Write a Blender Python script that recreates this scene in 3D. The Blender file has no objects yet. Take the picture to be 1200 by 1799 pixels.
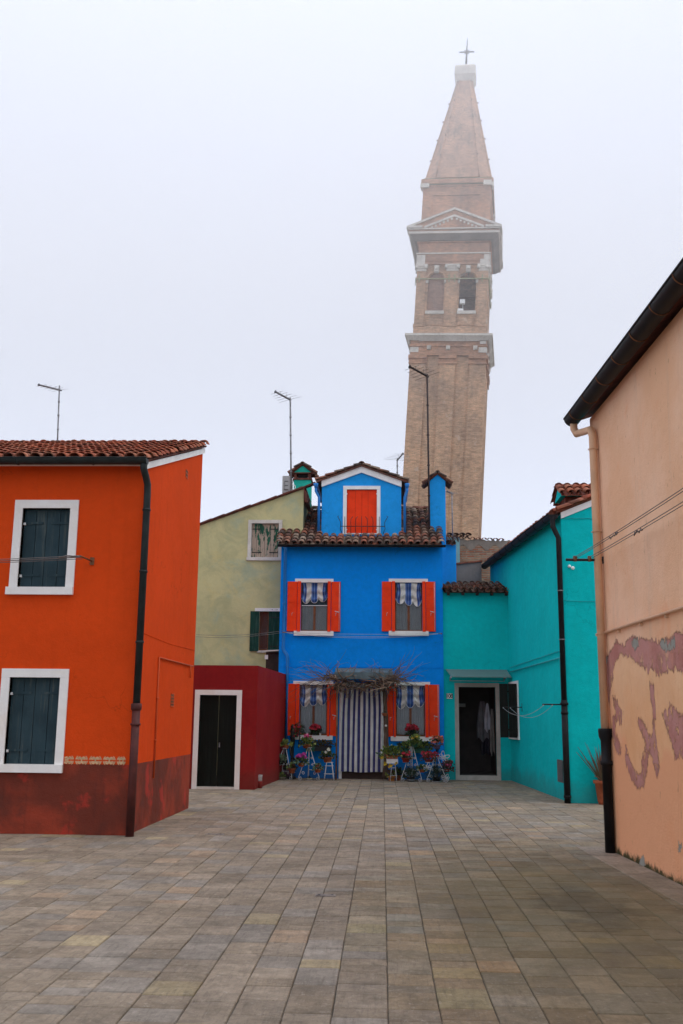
import bpy, math, random
from mathutils import Vector, Matrix
random.seed(7)
S = bpy.context.scene
COL = S.collection
rad = math.radians

# ---------------------------------------------------------------- camera
F = 1735.84                      # focal length in photo pixels (photo 1200 x 1799)
_u = Vector((90.0, 8330.0, -F)).normalized()
_y = Vector((72.0, -362.5, -F)); _y = (_y - _u * _y.dot(_u)).normalized()
_x = _y.cross(_u)
RC = Matrix((_x, _y, _u))        # camera axes -> world axes
CAM = Vector((0, 0, 1.6))
cd = bpy.data.cameras.new('camera'); cam = bpy.data.objects.new('camera', cd); COL.objects.link(cam)
cd.sensor_fit = 'VERTICAL'; cd.sensor_height = 36.0; cd.lens = 36.0 * F / 1799.0
cd.clip_start = 0.05; cd.clip_end = 2000
cam.matrix_world = Matrix.Translation(CAM) @ RC.to_4x4()
S.camera = cam

# ---------------------------------------------------------------- world, sun, exposure
SUN_EL, SUN_AZ = 55.0, 100.0      # azimuth: degrees from +Y towards +X
w = bpy.data.worlds.new("World"); S.world = w; w.use_nodes = True
nt = w.node_tree; nt.nodes.clear()
out = nt.nodes.new('ShaderNodeOutputWorld'); bg = nt.nodes.new('ShaderNodeBackground')
sky = nt.nodes.new('ShaderNodeTexSky'); sky.sky_type = 'NISHITA'; sky.sun_disc = False
sky.sun_elevation = rad(SUN_EL); sky.sun_rotation = rad(SUN_AZ); sky.air_density = 1.0; sky.dust_density = 4.0
mx = nt.nodes.new('ShaderNodeMix'); mx.data_type = 'RGBA'; mx.inputs[0].default_value = 0.93
mx.inputs[7].default_value = (8.0, 8.45, 9.5, 1)
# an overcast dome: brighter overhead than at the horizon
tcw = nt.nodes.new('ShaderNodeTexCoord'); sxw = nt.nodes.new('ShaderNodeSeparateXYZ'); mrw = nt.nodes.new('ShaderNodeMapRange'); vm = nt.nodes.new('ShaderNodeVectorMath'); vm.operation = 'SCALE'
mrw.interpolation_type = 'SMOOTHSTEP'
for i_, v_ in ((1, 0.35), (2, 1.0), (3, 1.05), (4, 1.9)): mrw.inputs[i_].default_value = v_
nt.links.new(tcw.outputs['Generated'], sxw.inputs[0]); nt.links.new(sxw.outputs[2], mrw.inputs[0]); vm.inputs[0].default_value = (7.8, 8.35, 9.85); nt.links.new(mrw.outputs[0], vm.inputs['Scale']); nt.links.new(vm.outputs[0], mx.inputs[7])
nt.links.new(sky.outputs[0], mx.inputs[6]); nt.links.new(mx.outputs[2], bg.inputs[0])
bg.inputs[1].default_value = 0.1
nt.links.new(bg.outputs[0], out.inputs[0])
sl = bpy.data.lights.new('sun', 'SUN'); sl.energy = 1.5; sl.angle = rad(35); sl.color = (1.0, 0.96, 0.9)
so = bpy.data.objects.new('sun', sl); COL.objects.link(so)
sdir = Vector((math.sin(rad(SUN_AZ)) * math.cos(rad(SUN_EL)), math.cos(rad(SUN_AZ)) * math.cos(rad(SUN_EL)), math.sin(rad(SUN_EL))))
so.rotation_euler = sdir.to_track_quat('Z', 'Y').to_euler(); so.location = (20, 20, 40)
S.view_settings.view_transform = 'Standard'; S.view_settings.look = 'None'
S.view_settings.exposure = 0.16; S.view_settings.gamma = 1.0
S.render.engine = 'CYCLES'
S.cycles.use_denoising = True
S.cycles.max_bounces = 7; S.cycles.diffuse_bounces = 4; S.cycles.glossy_bounces = 2
S.cycles.transmission_bounces = 4; S.cycles.volume_bounces = 6; S.cycles.transparent_max_bounces = 12
S.cycles.volume_step_rate = 6.0
S.cycles.sample_clamp_indirect = 8

# ---------------------------------------------------------------- picture -> place
def ray(px, py): return RC @ Vector((px - 600.0, 899.5 - py, -F))
def G(px, py, z=0.0):
    d = ray(px, py); return CAM + d * ((z - 1.6) / d.z)
def Y(px, py, yy):
    d = ray(px, py); return CAM + d * (yy / d.y)
Z = Vector((0, 0, 1))
class Wall:
    def __init__(s, A, B):
        s.O = Vector((A[0], A[1], 0)); s.U = Vector((B[0] - A[0], B[1] - A[1], 0)); s.L = s.U.length
        s.U.normalize(); s.N = s.U.cross(Z)
    def uv(s, px, py, d=0.0):
        r = ray(px, py); t = (s.O + s.N * d - CAM).dot(s.N) / r.dot(s.N); p = CAM + r * t
        return ((p - s.O).dot(s.U), p.z)
    def P(s, u, z, d=0.0): return s.O + s.U * u + s.N * d + Vector((0, 0, z))
    def rect(s, x0, y0, x1, y1, d=0.0):       # photo rectangle -> u0,u1,z0,z1
        ym = (y0 + y1) / 2; xm = (x0 + x1) / 2
        return (s.uv(x0, ym, d)[0], s.uv(x1, ym, d)[0], s.uv(xm, y1, d)[1], s.uv(xm, y0, d)[1])

# ---------------------------------------------------------------- tags
def empty(name, loc, label, cat, group=None):
    o = bpy.data.objects.new(name, None); COL.objects.link(o); o.location = loc; o.empty_display_size = 0.2
    return tag(o, label, cat, group)
def tag(o, label, cat, group=None):
    o['label'] = label; o['category'] = cat
    if group: o['group'] = group
    return o
def kind(o, k): o['kind'] = k; return o
def rootloc(p):
    v = Vector((0, 0, 0))
    while p is not None: v = v + p.location; p = p.parent
    return v

# ---------------------------------------------------------------- mesh builder (world coordinates)
class MB:
    def __init__(s): s.v = []; s.f = []; s.m = []; s.c = []; s.has = False; s.sm = []
    def face(s, pts, m=0, c=None, sm=False):
        n = len(s.v); s.v += [tuple(p) for p in pts]; s.f.append(list(range(n, n + len(pts)))); s.m.append(m); s.c.append(c); s.sm.append(sm)
        if c is not None: s.has = True
    def mesh(s, vs, fs, m=0, c=None, sm=False):
        n = len(s.v); s.v += [tuple(p) for p in vs]
        for f in fs: s.f.append([n + i for i in f]); s.m.append(m); s.c.append(c); s.sm.append(sm)
        if c is not None: s.has = True
    def hexa(s, p, m=0, c=None):                 # 8 corners: bottom 0-3, top 4-7 (ccw)
        s.mesh(p, [(3, 2, 1, 0), (4, 5, 6, 7), (0, 1, 5, 4), (1, 2, 6, 5), (2, 3, 7, 6), (3, 0, 4, 7)], m, c)
    def box(s, x0, x1, y0, y1, z0, z1, m=0, c=None):
        s.hexa([(x0, y0, z0), (x1, y0, z0), (x1, y1, z0), (x0, y1, z0), (x0, y0, z1), (x1, y0, z1), (x1, y1, z1), (x0, y1, z1)], m, c)
    def wbox(s, W, u0, u1, z0, z1, d0, d1, m=0, c=None):   # d0 back, d1 front
        s.hexa([W.P(u0, z0, d1), W.P(u1, z0, d1), W.P(u1, z0, d0), W.P(u0, z0, d0),
                W.P(u0, z1, d1), W.P(u1, z1, d1), W.P(u1, z1, d0), W.P(u0, z1, d0)], m, c)
    def prism(s, pts, vec, m=0, c=None):         # polygon extruded by vec
        n = len(pts); vec = Vector(vec); a = [Vector(p) for p in pts]; b = [p + vec for p in a]
        s.mesh(a + b, [tuple(range(n - 1, -1, -1)), tuple(range(n, 2 * n))] + [(i, (i + 1) % n, n + (i + 1) % n, n + i) for i in range(n)], m, c)
    def tube(s, pts, r, n=8, m=0, c=None, cap=True):
        pts = [Vector(p) for p in pts]; k = len(pts)
        rs = r if isinstance(r, (list, tuple)) else [r] * k
        vs = []; ref = None
        for i in range(k):
            t = (pts[min(i + 1, k - 1)] - pts[max(i - 1, 0)]).normalized()
            if ref is None: ref = Vector((0, 0, 1)) if abs(t.z) < 0.9 else Vector((1, 0, 0))
            a = t.cross(ref)
            if a.length < 1e-4: a = t.cross(Vector((0, 1, 0.01)))
            a.normalize(); b = t.cross(a).normalized(); ref = -b if False else ref
            for j in range(n):
                q = 2 * math.pi * j / n; vs.append(pts[i] + (a * math.cos(q) + b * math.sin(q)) * rs[i])
        fs = [(i * n + j, i * n + (j + 1) % n, (i + 1) * n + (j + 1) % n, (i + 1) * n + j) for i in range(k - 1) for j in range(n)]
        if cap: fs += [tuple(range(n - 1, -1, -1)), tuple(range((k - 1) * n, k * n))]
        s.mesh(vs, fs, m, c, True)
    def lathe(s, O, prof, n=16, m=0, c=None, ax=(0, 0, 1)):  # prof: (r, h)
        O = Vector(O); ax = Vector(ax).normalized(); a = ax.orthogonal().normalized(); b = ax.cross(a)
        vs = []
        for r, h in prof:
            for j in range(n):
                q = 2 * math.pi * j / n; vs.append(O + ax * h + (a * math.cos(q) + b * math.sin(q)) * r)
        k = len(prof)
        fs = [(i * n + j, i * n + (j + 1) % n, (i + 1) * n + (j + 1) % n, (i + 1) * n + j) for i in range(k - 1) for j in range(n)]
        fs += [tuple(range(n - 1, -1, -1)), tuple(range((k - 1) * n, k * n))]
        s.mesh(vs, fs, m, c, True)
    def build(s, name, mats, parent=None, origin=None):
        if not isinstance(mats, (list, tuple)): mats = [mats]
        if parent is not None: off = rootloc(parent)
        elif origin is not None: off = Vector(origin)
        else:
            xs = [p[0] for p in s.v]; ys = [p[1] for p in s.v]; zs = [p[2] for p in s.v]
            off = Vector(((min(xs) + max(xs)) / 2, (min(ys) + max(ys)) / 2, min(zs)))
        me = bpy.data.meshes.new(name)
        me.from_pydata([(p[0] - off.x, p[1] - off.y, p[2] - off.z) for p in s.v], [], s.f)
        for mt in mats: me.materials.append(mt)
        me.polygons.foreach_set('material_index', s.m)
        me.polygons.foreach_set('use_smooth', s.sm)
        if s.has:
            at = me.color_attributes.new('Col', 'FLOAT_COLOR', 'CORNER'); buf = []
            for f, c in zip(s.f, s.c):
                c = c or (1, 1, 1)
                buf += [c[0], c[1], c[2], 1.0] * len(f)
            at.data.foreach_set('color', buf)
        me.update()
        o = bpy.data.objects.new(name, me); COL.objects.link(o)
        if parent is not None: o.parent = parent
        else: o.location = off
        return o

# ---------------------------------------------------------------- materials
def lin(r, g, b):
    f = lambda c: (c / 255 / 12.92) if c / 255 <= 0.04045 else ((c / 255 + 0.055) / 1.055) ** 2.4
    return (f(r), f(g), f(b), 1)
class NT:
    def __init__(s, name):
        s.mat = bpy.data.materials.new(name); s.mat.use_nodes = True; s.t = s.mat.node_tree; s.t.nodes.clear()
        s.out = s.n('OutputMaterial'); s.b = s.n('BsdfPrincipled'); s.l(s.b.outputs[0], s.out.inputs[0])
        s.b.inputs['Specular IOR Level'].default_value = 0.3
        s.co = s.n('TexCoord').outputs['Object']
    def n(s, k): return s.t.nodes.new('ShaderNode' + k)
    def l(s, a, b): s.t.links.new(a, b)
    def mapping(s, sc, loc=(0, 0, 0)):
        m = s.n('Mapping'); m.inputs['Scale'].default_value = sc; m.inputs['Location'].default_value = loc; s.l(s.co, m.inputs[0]); return m.outputs[0]
    def noise(s, scale, detail=4, rough=0.55, vec=None, dist=0.0):
        t = s.n('TexNoise'); t.inputs['Scale'].default_value = scale; t.inputs['Detail'].default_value = detail
        t.inputs['Roughness'].default_value = rough; t.inputs['Distortion'].default_value = dist
        s.l(vec if vec is not None else s.co, t.inputs['Vector']); return t.outputs[0]
    def ramp(s, x, a, b, ca=0.0, cb=1.0):
        m = s.n('MapRange'); m.inputs[1].default_value = a; m.inputs[2].default_value = b; m.inputs[3].default_value = ca; m.inputs[4].default_value = cb
        m.interpolation_type = 'SMOOTHSTEP'; s.l(x, m.inputs[0]); return m.outputs[0]
    def mix(s, f, a, b, mode='MIX'):
        m = s.n('Mix'); m.data_type = 'RGBA'; m.blend_type = mode; m.clamp_factor = True
        for i, v in ((0, f), (6, a), (7, b)):
            if hasattr(v, 'links'): s.l(v, m.inputs[i])
            else: m.inputs[i].default_value = v
        return m.outputs[2]
    def math(s, op, a, b=0.0):
        m = s.n('Math'); m.operation = op
        for i, v in ((0, a), (1, b)):
            if hasattr(v, 'links'): s.l(v, m.inputs[i])
            else: m.inputs[i].default_value = v
        return m.outputs[0]
    def sep(s, v=None):
        m = s.n('SeparateXYZ'); s.l(v if v is not None else s.co, m.inputs[0]); return m.outputs
    def col(s, c):
        if hasattr(c, 'links'): s.l(c, s.b.inputs['Base Color'])
        else: s.b.inputs['Base Color'].default_value = c
    def rough(s, r):
        if hasattr(r, 'links'): s.l(r, s.b.inputs['Roughness'])
        else: s.b.inputs['Roughness'].default_value = r
    def bump(s, h, dist=0.01, strength=1.0):
        m = s.n('Bump'); m.inputs['Distance'].default_value = dist; m.inputs['Strength'].default_value = strength
        s.l(h, m.inputs['Height'])
        if s.b.inputs['Normal'].links: s.l(s.b.inputs['Normal'].links[0].from_socket, m.inputs['Normal'])
        s.l(m.outputs[0], s.b.inputs['Normal'])
def sc(c, k): return (min(c[0] * k, 1), min(c[1] * k, 1), min(c[2] * k, 1), 1)
def plain(name, c, rough=0.6, vary=0.15, nscale=8.0, bump=0.0, metal=0.0, spec=0.3):
    t = NT(name); n = t.noise(nscale, 5); t.col(t.mix(t.ramp(n, 0.3, 0.7), sc(c, 1 - vary), sc(c, 1 + vary)))
    t.rough(rough); t.b.inputs['Metallic'].default_value = metal; t.b.inputs['Specular IOR Level'].default_value = spec
    if bump: t.bump(t.noise(nscale * 4, 4), bump)
    return t.mat
def stucco(name, c, c2=None, amt=0.5, vary=0.07, streak=0.10, rough=0.9, grain=1.0, moss=0.0, dirt=0.0, mottle=0.07, crack=0.35):
    t = NT(name)
    base = t.mix(t.ramp(t.noise(0.7, 5, 0.6), 0.3, 0.7), sc(c, 1 - vary), sc(c, 1 + vary))
    if c2: base = t.mix(t.math('MULTIPLY', t.ramp(t.noise(1.1, 7, 0.62, dist=0.6), 0.45, 0.68), amt), base, c2)
    base = t.mix(t.ramp(t.noise(9.0, 8, 0.72, dist=0.5), 0.3, 0.7), t.mix(1.0, base, (1 - mottle, 1 - mottle, 1 - mottle, 1), 'MULTIPLY'), t.mix(1.0, base, (1 + mottle, 1 + mottle, 1 + mottle, 1), 'MULTIPLY'))
    st = t.noise(1.0, 5, 0.6, t.mapping((7, 7, 0.5)))
    base = t.mix(t.math('MULTIPLY', t.ramp(st, 0.5, 0.8), streak), base, sc(c, 0.45))
    base = t.mix(t.math('MULTIPLY', t.ramp(t.noise(5.0, 8, 0.7), 0.62, 0.75), 0.12), base, sc(c, 1.35))
    vo = t.n('TexVoronoi'); vo.feature = 'DISTANCE_TO_EDGE'; vo.inputs['Scale'].default_value = 0.55
    wv = t.n('VectorMath'); wv.operation = 'ADD'; ns_ = t.n('TexNoise'); ns_.inputs['Scale'].default_value = 2.5; ns_.inputs['Detail'].default_value = 7; t.l(t.co, ns_.inputs['Vector']); vs_ = t.n('VectorMath'); vs_.operation = 'SCALE'; vs_.inputs['Scale'].default_value = 0.7; t.l(ns_.outputs[1], vs_.inputs[0]); t.l(t.co, wv.inputs[0]); t.l(vs_.outputs[0], wv.inputs[1]); t.l(wv.outputs[0], vo.inputs['Vector'])
    ck = t.math('MULTIPLY', t.ramp(vo.outputs['Distance'], 0.006, 0.0), t.ramp(t.noise(0.8, 4, 0.6, t.mapping((1, 1, 1), (4, 4, 4))), 0.5, 0.6))
    base = t.mix(t.math('MULTIPLY', ck, crack), base, sc(c, 0.35))
    if dirt:                                      # splash dirt and damp along the foot of the wall
        z = t.sep()[2]; h = t.math('ADD', z, t.math('MULTIPLY', t.noise(2.2, 6, 0.65), -0.9))
        base = t.mix(t.math('MULTIPLY', t.ramp(h, 0.12, -0.35), dirt), base, (0.06, 0.05, 0.035, 1))
    t.col(base); t.rough(rough); t.b.inputs['Specular IOR Level'].default_value = 0.06
    t.bump(t.noise(1.6, 3), 0.03 * grain); t.bump(t.noise(55, 4, 0.6), 0.006 * grain)
    return t.mat
def attr(name, rough=0.8, mul=1.0, lich=None, lamt=0.5, lscale=14.0, dark=None, bump=0.004):
    t = NT(name); a = t.n('Attribute'); a.attribute_name = 'Col'
    c = a.outputs[0]
    n = t.noise(9.0, 6, 0.65); c = t.mix(t.ramp(n, 0.25, 0.75), t.mix(1.0, c, (0.72, 0.72, 0.72, 1), 'MULTIPLY'), t.mix(1.0, c, (1.2, 1.2, 1.2, 1), 'MULTIPLY'))
    if dark: c = t.mix(t.math('MULTIPLY', t.ramp(t.noise(2.5, 7, 0.7), 0.48, 0.66), 0.7), c, dark)
    if lich: c = t.mix(t.math('MULTIPLY', t.ramp(t.noise(lscale, 6, 0.7), 0.56, 0.66), lamt), c, lich)
    t.col(c); t.rough(rough)
    if bump: t.bump(t.noise(70, 4), bump)
    return t.mat

M = {}
M['orange'] = stucco('orange_stucco', (0.67, 0.066, 0.009, 1), vary=0.06, streak=0.16, mottle=0.04)
t = NT('orange_base_stucco')                       # darker painted plinth with damp and a repainted patch
z = t.sep()
n1 = t.ramp(t.noise(0.9, 6, 0.6, dist=0.4), 0.38, 0.62); n2 = t.ramp(t.noise(2.4, 8, 0.7), 0.50, 0.68)
c = t.mix(n1, (0.32, 0.040, 0.014, 1), (0.15, 0.024, 0.010, 1)); c = t.mix(t.math('MULTIPLY', n2, 0.7), c, (0.10, 0.022, 0.012, 1))
n3 = t.ramp(t.noise(1.7, 5, 0.6, t.mapping((1, 1, 1), (5, 2, 1))), 0.56, 0.64); c = t.mix(t.math('MULTIPLY', n3, 0.7), c, (0.46, 0.030, 0.016, 1))
st = t.ramp(t.noise(1.0, 6, 0.65, t.mapping((9, 9, 0.8))), 0.52, 0.75); c = t.mix(t.math('MULTIPLY', st, 0.55), c, (0.09, 0.018, 0.010, 1))
t.col(c); t.rough(0.75); t.bump(t.noise(3, 5), 0.03); t.bump(t.noise(50, 4), 0.006); M['orange_base'] = t.mat
M['red'] = stucco('dark_red_stucco', (0.25, 0.013, 0.014, 1), (0.30, 0.03, 0.02, 1), 0.4, 0.10, 0.2, rough=0.7, dirt=0.3)
M['blue'] = stucco('blue_stucco', (0.002, 0.26, 0.82, 1), vary=0.05, streak=0.10, dirt=0.5)
M['blue_lit'] = stucco('blue_lit_stucco', (0.018, 0.33, 0.80, 1), vary=0.05, streak=0.05)  # paler copy of the facade blue, stronger sky light put into its colour
M['teal'] = stucco('teal_stucco', (0.003, 0.55, 0.56, 1), vary=0.05, streak=0.10, dirt=0.35, grain=1.3)
M['teal_green'] = stucco('sea_green_stucco', (0.03, 0.50, 0.38, 1), vary=0.10, streak=0.35)
M['aqua_pale'] = stucco('pale_aqua_stucco', (0.30, 0.56, 0.52, 1), (0.45, 0.55, 0.5, 1), 0.5, 0.08, 0.3)
M['grey_plaster'] = stucco('bare_grey_plaster', (0.30, 0.25, 0.21, 1), (0.40, 0.34, 0.28, 1), 0.6, 0.15, 0.3)
# green house: yellow-green with blue-grey washes
t = NT('olive_stucco')
c = t.mix(t.ramp(t.noise(1.5, 7, 0.65, dist=0.8), 0.35, 0.65), (0.44, 0.425, 0.225, 1), (0.58, 0.53, 0.27, 1))
c = t.mix(t.math('MULTIPLY', t.ramp(t.noise(0.9, 8, 0.68, t.mapping((1, 1, 1.3), (3, 1, 2)), 0.35), 0.50, 0.70), 0.6), c, (0.31, 0.41, 0.31, 1))
c = t.mix(t.math('MULTIPLY', t.ramp(t.noise(2.0, 7, 0.7, t.mapping((1, 1, 1), (9, 4, 7)), 0.4), 0.52, 0.70), 0.5), c, (0.60, 0.51, 0.22, 1))
t.col(c); t.rough(0.9); t.bump(t.noise(2.5, 5), 0.03); t.bump(t.noise(45, 4), 0.006); M['olive'] = t.mat
# peach with blotches
t = NT('peach_stucco')
c = t.mix(t.ramp(t.noise(0.8, 6, 0.6), 0.35, 0.65), (0.86, 0.52, 0.315, 1), (0.92, 0.60, 0.40, 1))
st = t.ramp(t.noise(1.0, 7, 0.7, t.mapping((5, 5, 0.4))), 0.5, 0.72); c = t.mix(t.math('MULTIPLY', st, 0.35), c, (0.64, 0.45, 0.33, 1))
zl_ = t.math('ADD', t.sep()[2], t.math('MULTIPLY', t.noise(1.5, 7, 0.7), -1.6)); c = t.mix(t.ramp(zl_, 1.5, 0.5), c, (0.84, 0.42, 0.225, 1))
c = t.mix(t.math('MULTIPLY', t.ramp(t.noise(1.3, 7, 0.7, dist=0.7), 0.55, 0.7), 0.4), c, (0.84, 0.37, 0.18, 1))
c = t.mix(t.math('MULTIPLY', t.ramp(t.noise(16, 6, 0.75, t.mapping((1, 1, 0.35))), 0.62, 0.70), 0.6), c, (0.30, 0.14, 0.07, 1))
zz = t.sep()[2]; hh = t.math('ADD', zz, t.math('MULTIPLY', t.noise(5.0, 8, 0.75), -0.35))
c = t.mix(t.ramp(hh, -0.08, -0.16), c, (0.07, 0.065, 0.03, 1))
at_ = t.n('Attribute'); at_.attribute_name = 'Col'; fr_, fg_, fb_ = t.sep(at_.outputs['Vector'])
nA = t.math('SUBTRACT', t.noise(7.0, 9, 0.72, t.mapping((1, 1, 0.55))), 0.5); nB = t.math('SUBTRACT', t.noise(18.0, 8, 0.75, t.mapping((1, 1, 0.5), (3, 3, 3))), 0.5)
nsum = t.math('ADD', t.math('MULTIPLY', nA, 0.75), t.math('MULTIPLY', nB, 0.85))
mo = t.ramp(t.math('ADD', fg_, t.math('MULTIPLY', nA, 0.9)), 0.40, 0.62)
oc = t.mix(t.ramp(t.noise(2.5, 8, 0.7, t.mapping((1, 1, 0.5))), 0.35, 0.65), (0.80, 0.47, 0.22, 1), (0.88, 0.56, 0.29, 1)); oc = t.mix(t.math('MULTIPLY', t.ramp(t.noise(10, 7, 0.75, t.mapping((1, 1, 0.35))), 0.55, 0.68), 0.7), oc, (0.66, 0.31, 0.17, 1))
c = t.mix(t.math('MULTIPLY', mo, 0.5), c, oc)
mm = t.ramp(t.math('ADD', fr_, nsum), 0.42, 0.49)
hol = t.ramp(t.noise(12, 7, 0.7, t.mapping((1, 1, 0.45), (8, 1, 3))), 0.535, 0.59); zz2 = t.ramp(t.sep()[2], 2.45, 2.1); mm2 = t.math('MULTIPLY', mm, t.math('SUBTRACT', 1.0, t.math('MULTIPLY', hol, zz2)))
ma = t.mix(t.ramp(t.noise(2.2, 7, 0.65), 0.35, 0.65), (0.46, 0.20, 0.165, 1), (0.56, 0.285, 0.25, 1)); ma = t.mix(t.math('MULTIPLY', t.ramp(t.noise(6.0, 7, 0.7, t.mapping((1, 1, 0.3))), 0.52, 0.7), 0.5), ma, (0.62, 0.30, 0.20, 1))
c = t.mix(mm2, c, ma)
mg = t.ramp(t.math('ADD', fb_, nsum), 0.49, 0.51); c = t.mix(mg, c, t.mix(t.noise(8, 6, 0.7), (0.26, 0.27, 0.23, 1), (0.40, 0.40, 0.35, 1)))
t.col(c); t.rough(0.9); t.b.inputs['Specular IOR Level'].default_value = 0.08; t.bump(t.noise(2.0, 4), 0.03); t.bump(t.noise(50, 5, 0.65), 0.007); t.bump(t.math('ADD', mm2, mg), -0.012); M['peach'] = t.mat
def patch(name, a, b, hole=None):
    t = NT(name); c = t.mix(t.ramp(t.noise(2.0, 6, 0.65), 0.35, 0.65), a, b)
    if hole:
        c = t.mix(t.ramp(t.noise(13, 6, 0.7, t.mapping((1, 1, 0.45))), 0.60, 0.64), c, hole)
    t.col(c); t.rough(0.85); t.bump(t.noise(40, 5), 0.006); return t.mat
M['white_stone'] = stucco('white_painted_stone', (0.84, 0.82, 0.78, 1), (0.76, 0.62, 0.48, 1), 0.35, 0.03, 0.06, rough=0.7, grain=0.5, mottle=0.03, crack=0.0)
M['grey_stone'] = stucco('weathered_istrian_stone', (0.66, 0.62, 0.55, 1), (0.42, 0.38, 0.33, 1), 0.5, 0.12, 0.35, grain=0.8)
M['cream_stone'] = stucco('cream_door_stone', (0.46, 0.43, 0.38, 1), (0.30, 0.26, 0.21, 1), 0.5, 0.10, 0.25, grain=0.6, crack=0.0)
def boards(name, c, worn, amt, axis_scale=(18, 18, 1.2), lo=0.5, hi=0.62, rough=0.7):
    t = NT(name); n = t.noise(1.0, 8, 0.7, t.mapping(axis_scale)); b = t.mix(t.ramp(t.noise(3, 4), 0.3, 0.7), sc(c, 0.85), sc(c, 1.15))
    t.col(t.mix(t.math('MULTIPLY', t.ramp(n, lo, hi), amt), b, worn)); t.rough(rough); t.b.inputs['Specular IOR Level'].default_value = 0.1; t.bump(n, 0.006); return t.mat
M['shutter_slate'] = boards('weathered_slate_boards', (0.028, 0.052, 0.062, 1), (0.12, 0.13, 0.11, 1), 0.55, lo=0.52, hi=0.72)
M['shutter_green_peel'] = boards('peeling_green_boards', (0.025, 0.10, 0.06, 1), (0.42, 0.33, 0.25, 1), 1.0, (9, 9, 2.2), 0.46, 0.50)
M['shutter_green'] = boards('dark_green_boards', (0.008, 0.045, 0.032, 1), (0.05, 0.10, 0.08, 1), 0.6)
M['shutter_red'] = boards('bright_red_boards', (0.92, 0.052, 0.008, 1), (0.70, 0.05, 0.012, 1), 0.5, (3, 3, 3), rough=0.45)
M['door_black'] = boards('black_green_boards', (0.006, 0.009, 0.007, 1), (0.014, 0.017, 0.013, 1), 0.6, rough=0.5)
M['groove'] = plain('board_joint', (0.006, 0.006, 0.006, 1), 0.9)
M['wood_brown'] = plain('brown_window_wood', (0.16, 0.055, 0.02, 1), 0.5, 0.3, 6)
M['wood_dark'] = plain('dark_wood', (0.035, 0.018, 0.012, 1), 0.7, 0.3, 6)
M['pole_wood'] = plain('pole_wood', (0.22, 0.12, 0.06, 1), 0.7, 0.3, 6)
M['gutter_dark'] = plain('dark_green_gutter_metal', (0.016, 0.022, 0.022, 1), 0.5, 0.25, 5, 0.0, 0.0, 0.25)
M['gutter_black'] = plain('black_gutter_metal', (0.008, 0.008, 0.009, 1), 0.55, 0.3, 5, 0.0, 0.0, 0.2)
M['pipe_red'] = plain('painted_iron_pipe', (0.085, 0.018, 0.014, 1), 0.6, 0.35, 4)
M['pipe_peach'] = plain('peach_painted_pipe', (0.70, 0.44, 0.27, 1), 0.55, 0.12, 3)
M['pipe_blue'] = plain('blue_painted_pipe', (0.02, 0.21, 0.60, 1), 0.45, 0.08, 3)
M['pipe_teal'] = plain('teal_painted_pipe', (0.012, 0.40, 0.42, 1), 0.5, 0.08, 3)
M['pipe_orange'] = plain('orange_painted_pipe', (0.55, 0.085, 0.016, 1), 0.6, 0.08, 3)
M['iron'] = plain('black_iron', (0.012, 0.012, 0.013, 1), 0.5, 0.3, 10, 0, 0.3, 0.5)
M['rust'] = plain('rusty_metal', (0.17, 0.075, 0.035, 1), 0.8, 0.4, 12)
M['white_iron'] = plain('white_painted_iron', (0.62, 0.63, 0.64, 1), 0.5, 0.15, 20)
M['galv'] = plain('galvanised_mast', (0.22, 0.22, 0.23, 1), 0.45, 0.3, 10, 0, 0.5)
M['darkmast'] = plain('dark_mast', (0.035, 0.022, 0.02, 1), 0.6, 0.3, 10)
M['plastic_grey'] = plain('grey_plastic', (0.42, 0.42, 0.40, 1), 0.5, 0.06, 3)
M['plastic_dark'] = plain('dark_grille', (0.10, 0.10, 0.10, 1), 0.6, 0.1, 3)
M['white'] = plain('white_paint', (0.84, 0.84, 0.82, 1), 0.6, 0.06, 5)
M['wire'] = plain('wire', (0.16, 0.14, 0.13, 1), 0.6, 0.2, 10)
M['rope'] = plain('white_rope', (0.42, 0.44, 0.43, 1), 0.8, 0.1, 30)
M['interior'] = plain('dim_interior', (0.075, 0.065, 0.058, 1), 0.8, 0.2, 2)
M['lace'] = plain('white_net_curtain', (0.42, 0.42, 0.42, 1), 0.95, 0.12, 3)
M['slate_sheet'] = plain('grey_blue_sheet_metal', (0.10, 0.14, 0.15, 1), 0.6, 0.3, 4)
M['roof_under'] = plain('roof_underlay', (0.05, 0.032, 0.025, 1), 0.9, 0.3, 6)
M['tile_new'] = attr('red_roof_tile', 0.85, lich=(0.16, 0.12, 0.05, 1), lamt=0.5, lscale=7, dark=(0.07, 0.035, 0.025, 1))
M['tile_old'] = attr('old_roof_tile', 0.9, lich=(0.30, 0.26, 0.21, 1), lamt=0.45, lscale=15, dark=(0.045, 0.032, 0.028, 1))
M['verge'] = plain('terracotta_verge', (0.13, 0.042, 0.028, 1), 0.85, 0.4, 6, 0.01)
t = NT('window_glass'); t.t.nodes.remove(t.b)
tr = t.n('BsdfTransparent'); tr.inputs[0].default_value = (0.72, 0.75, 0.75, 1); gl = t.n('BsdfGlossy'); gl.inputs['Roughness'].default_value = 0.03; gl.inputs[0].default_value = (0.9, 0.9, 0.9, 1)
fr = t.n('Fresnel'); fr.inputs[0].default_value = 1.5; ms = t.n('MixShader'); t.l(fr.outputs[0], ms.inputs[0]); t.l(tr.outputs[0], ms.inputs[1]); t.l(gl.outputs[0], ms.inputs[2]); t.l(ms.outputs[0], t.out.inputs[0]); M['glass'] = t.mat
t = NT('canopy_glass'); t.t.nodes.remove(t.b)
tr = t.n('BsdfTransparent'); tr.inputs[0].default_value = (0.62, 0.72, 0.70, 1); gl = t.n('BsdfPrincipled'); gl.inputs['Roughness'].default_value = 0.25; gl.inputs[0].default_value = (0.32, 0.40, 0.38, 1)
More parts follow.
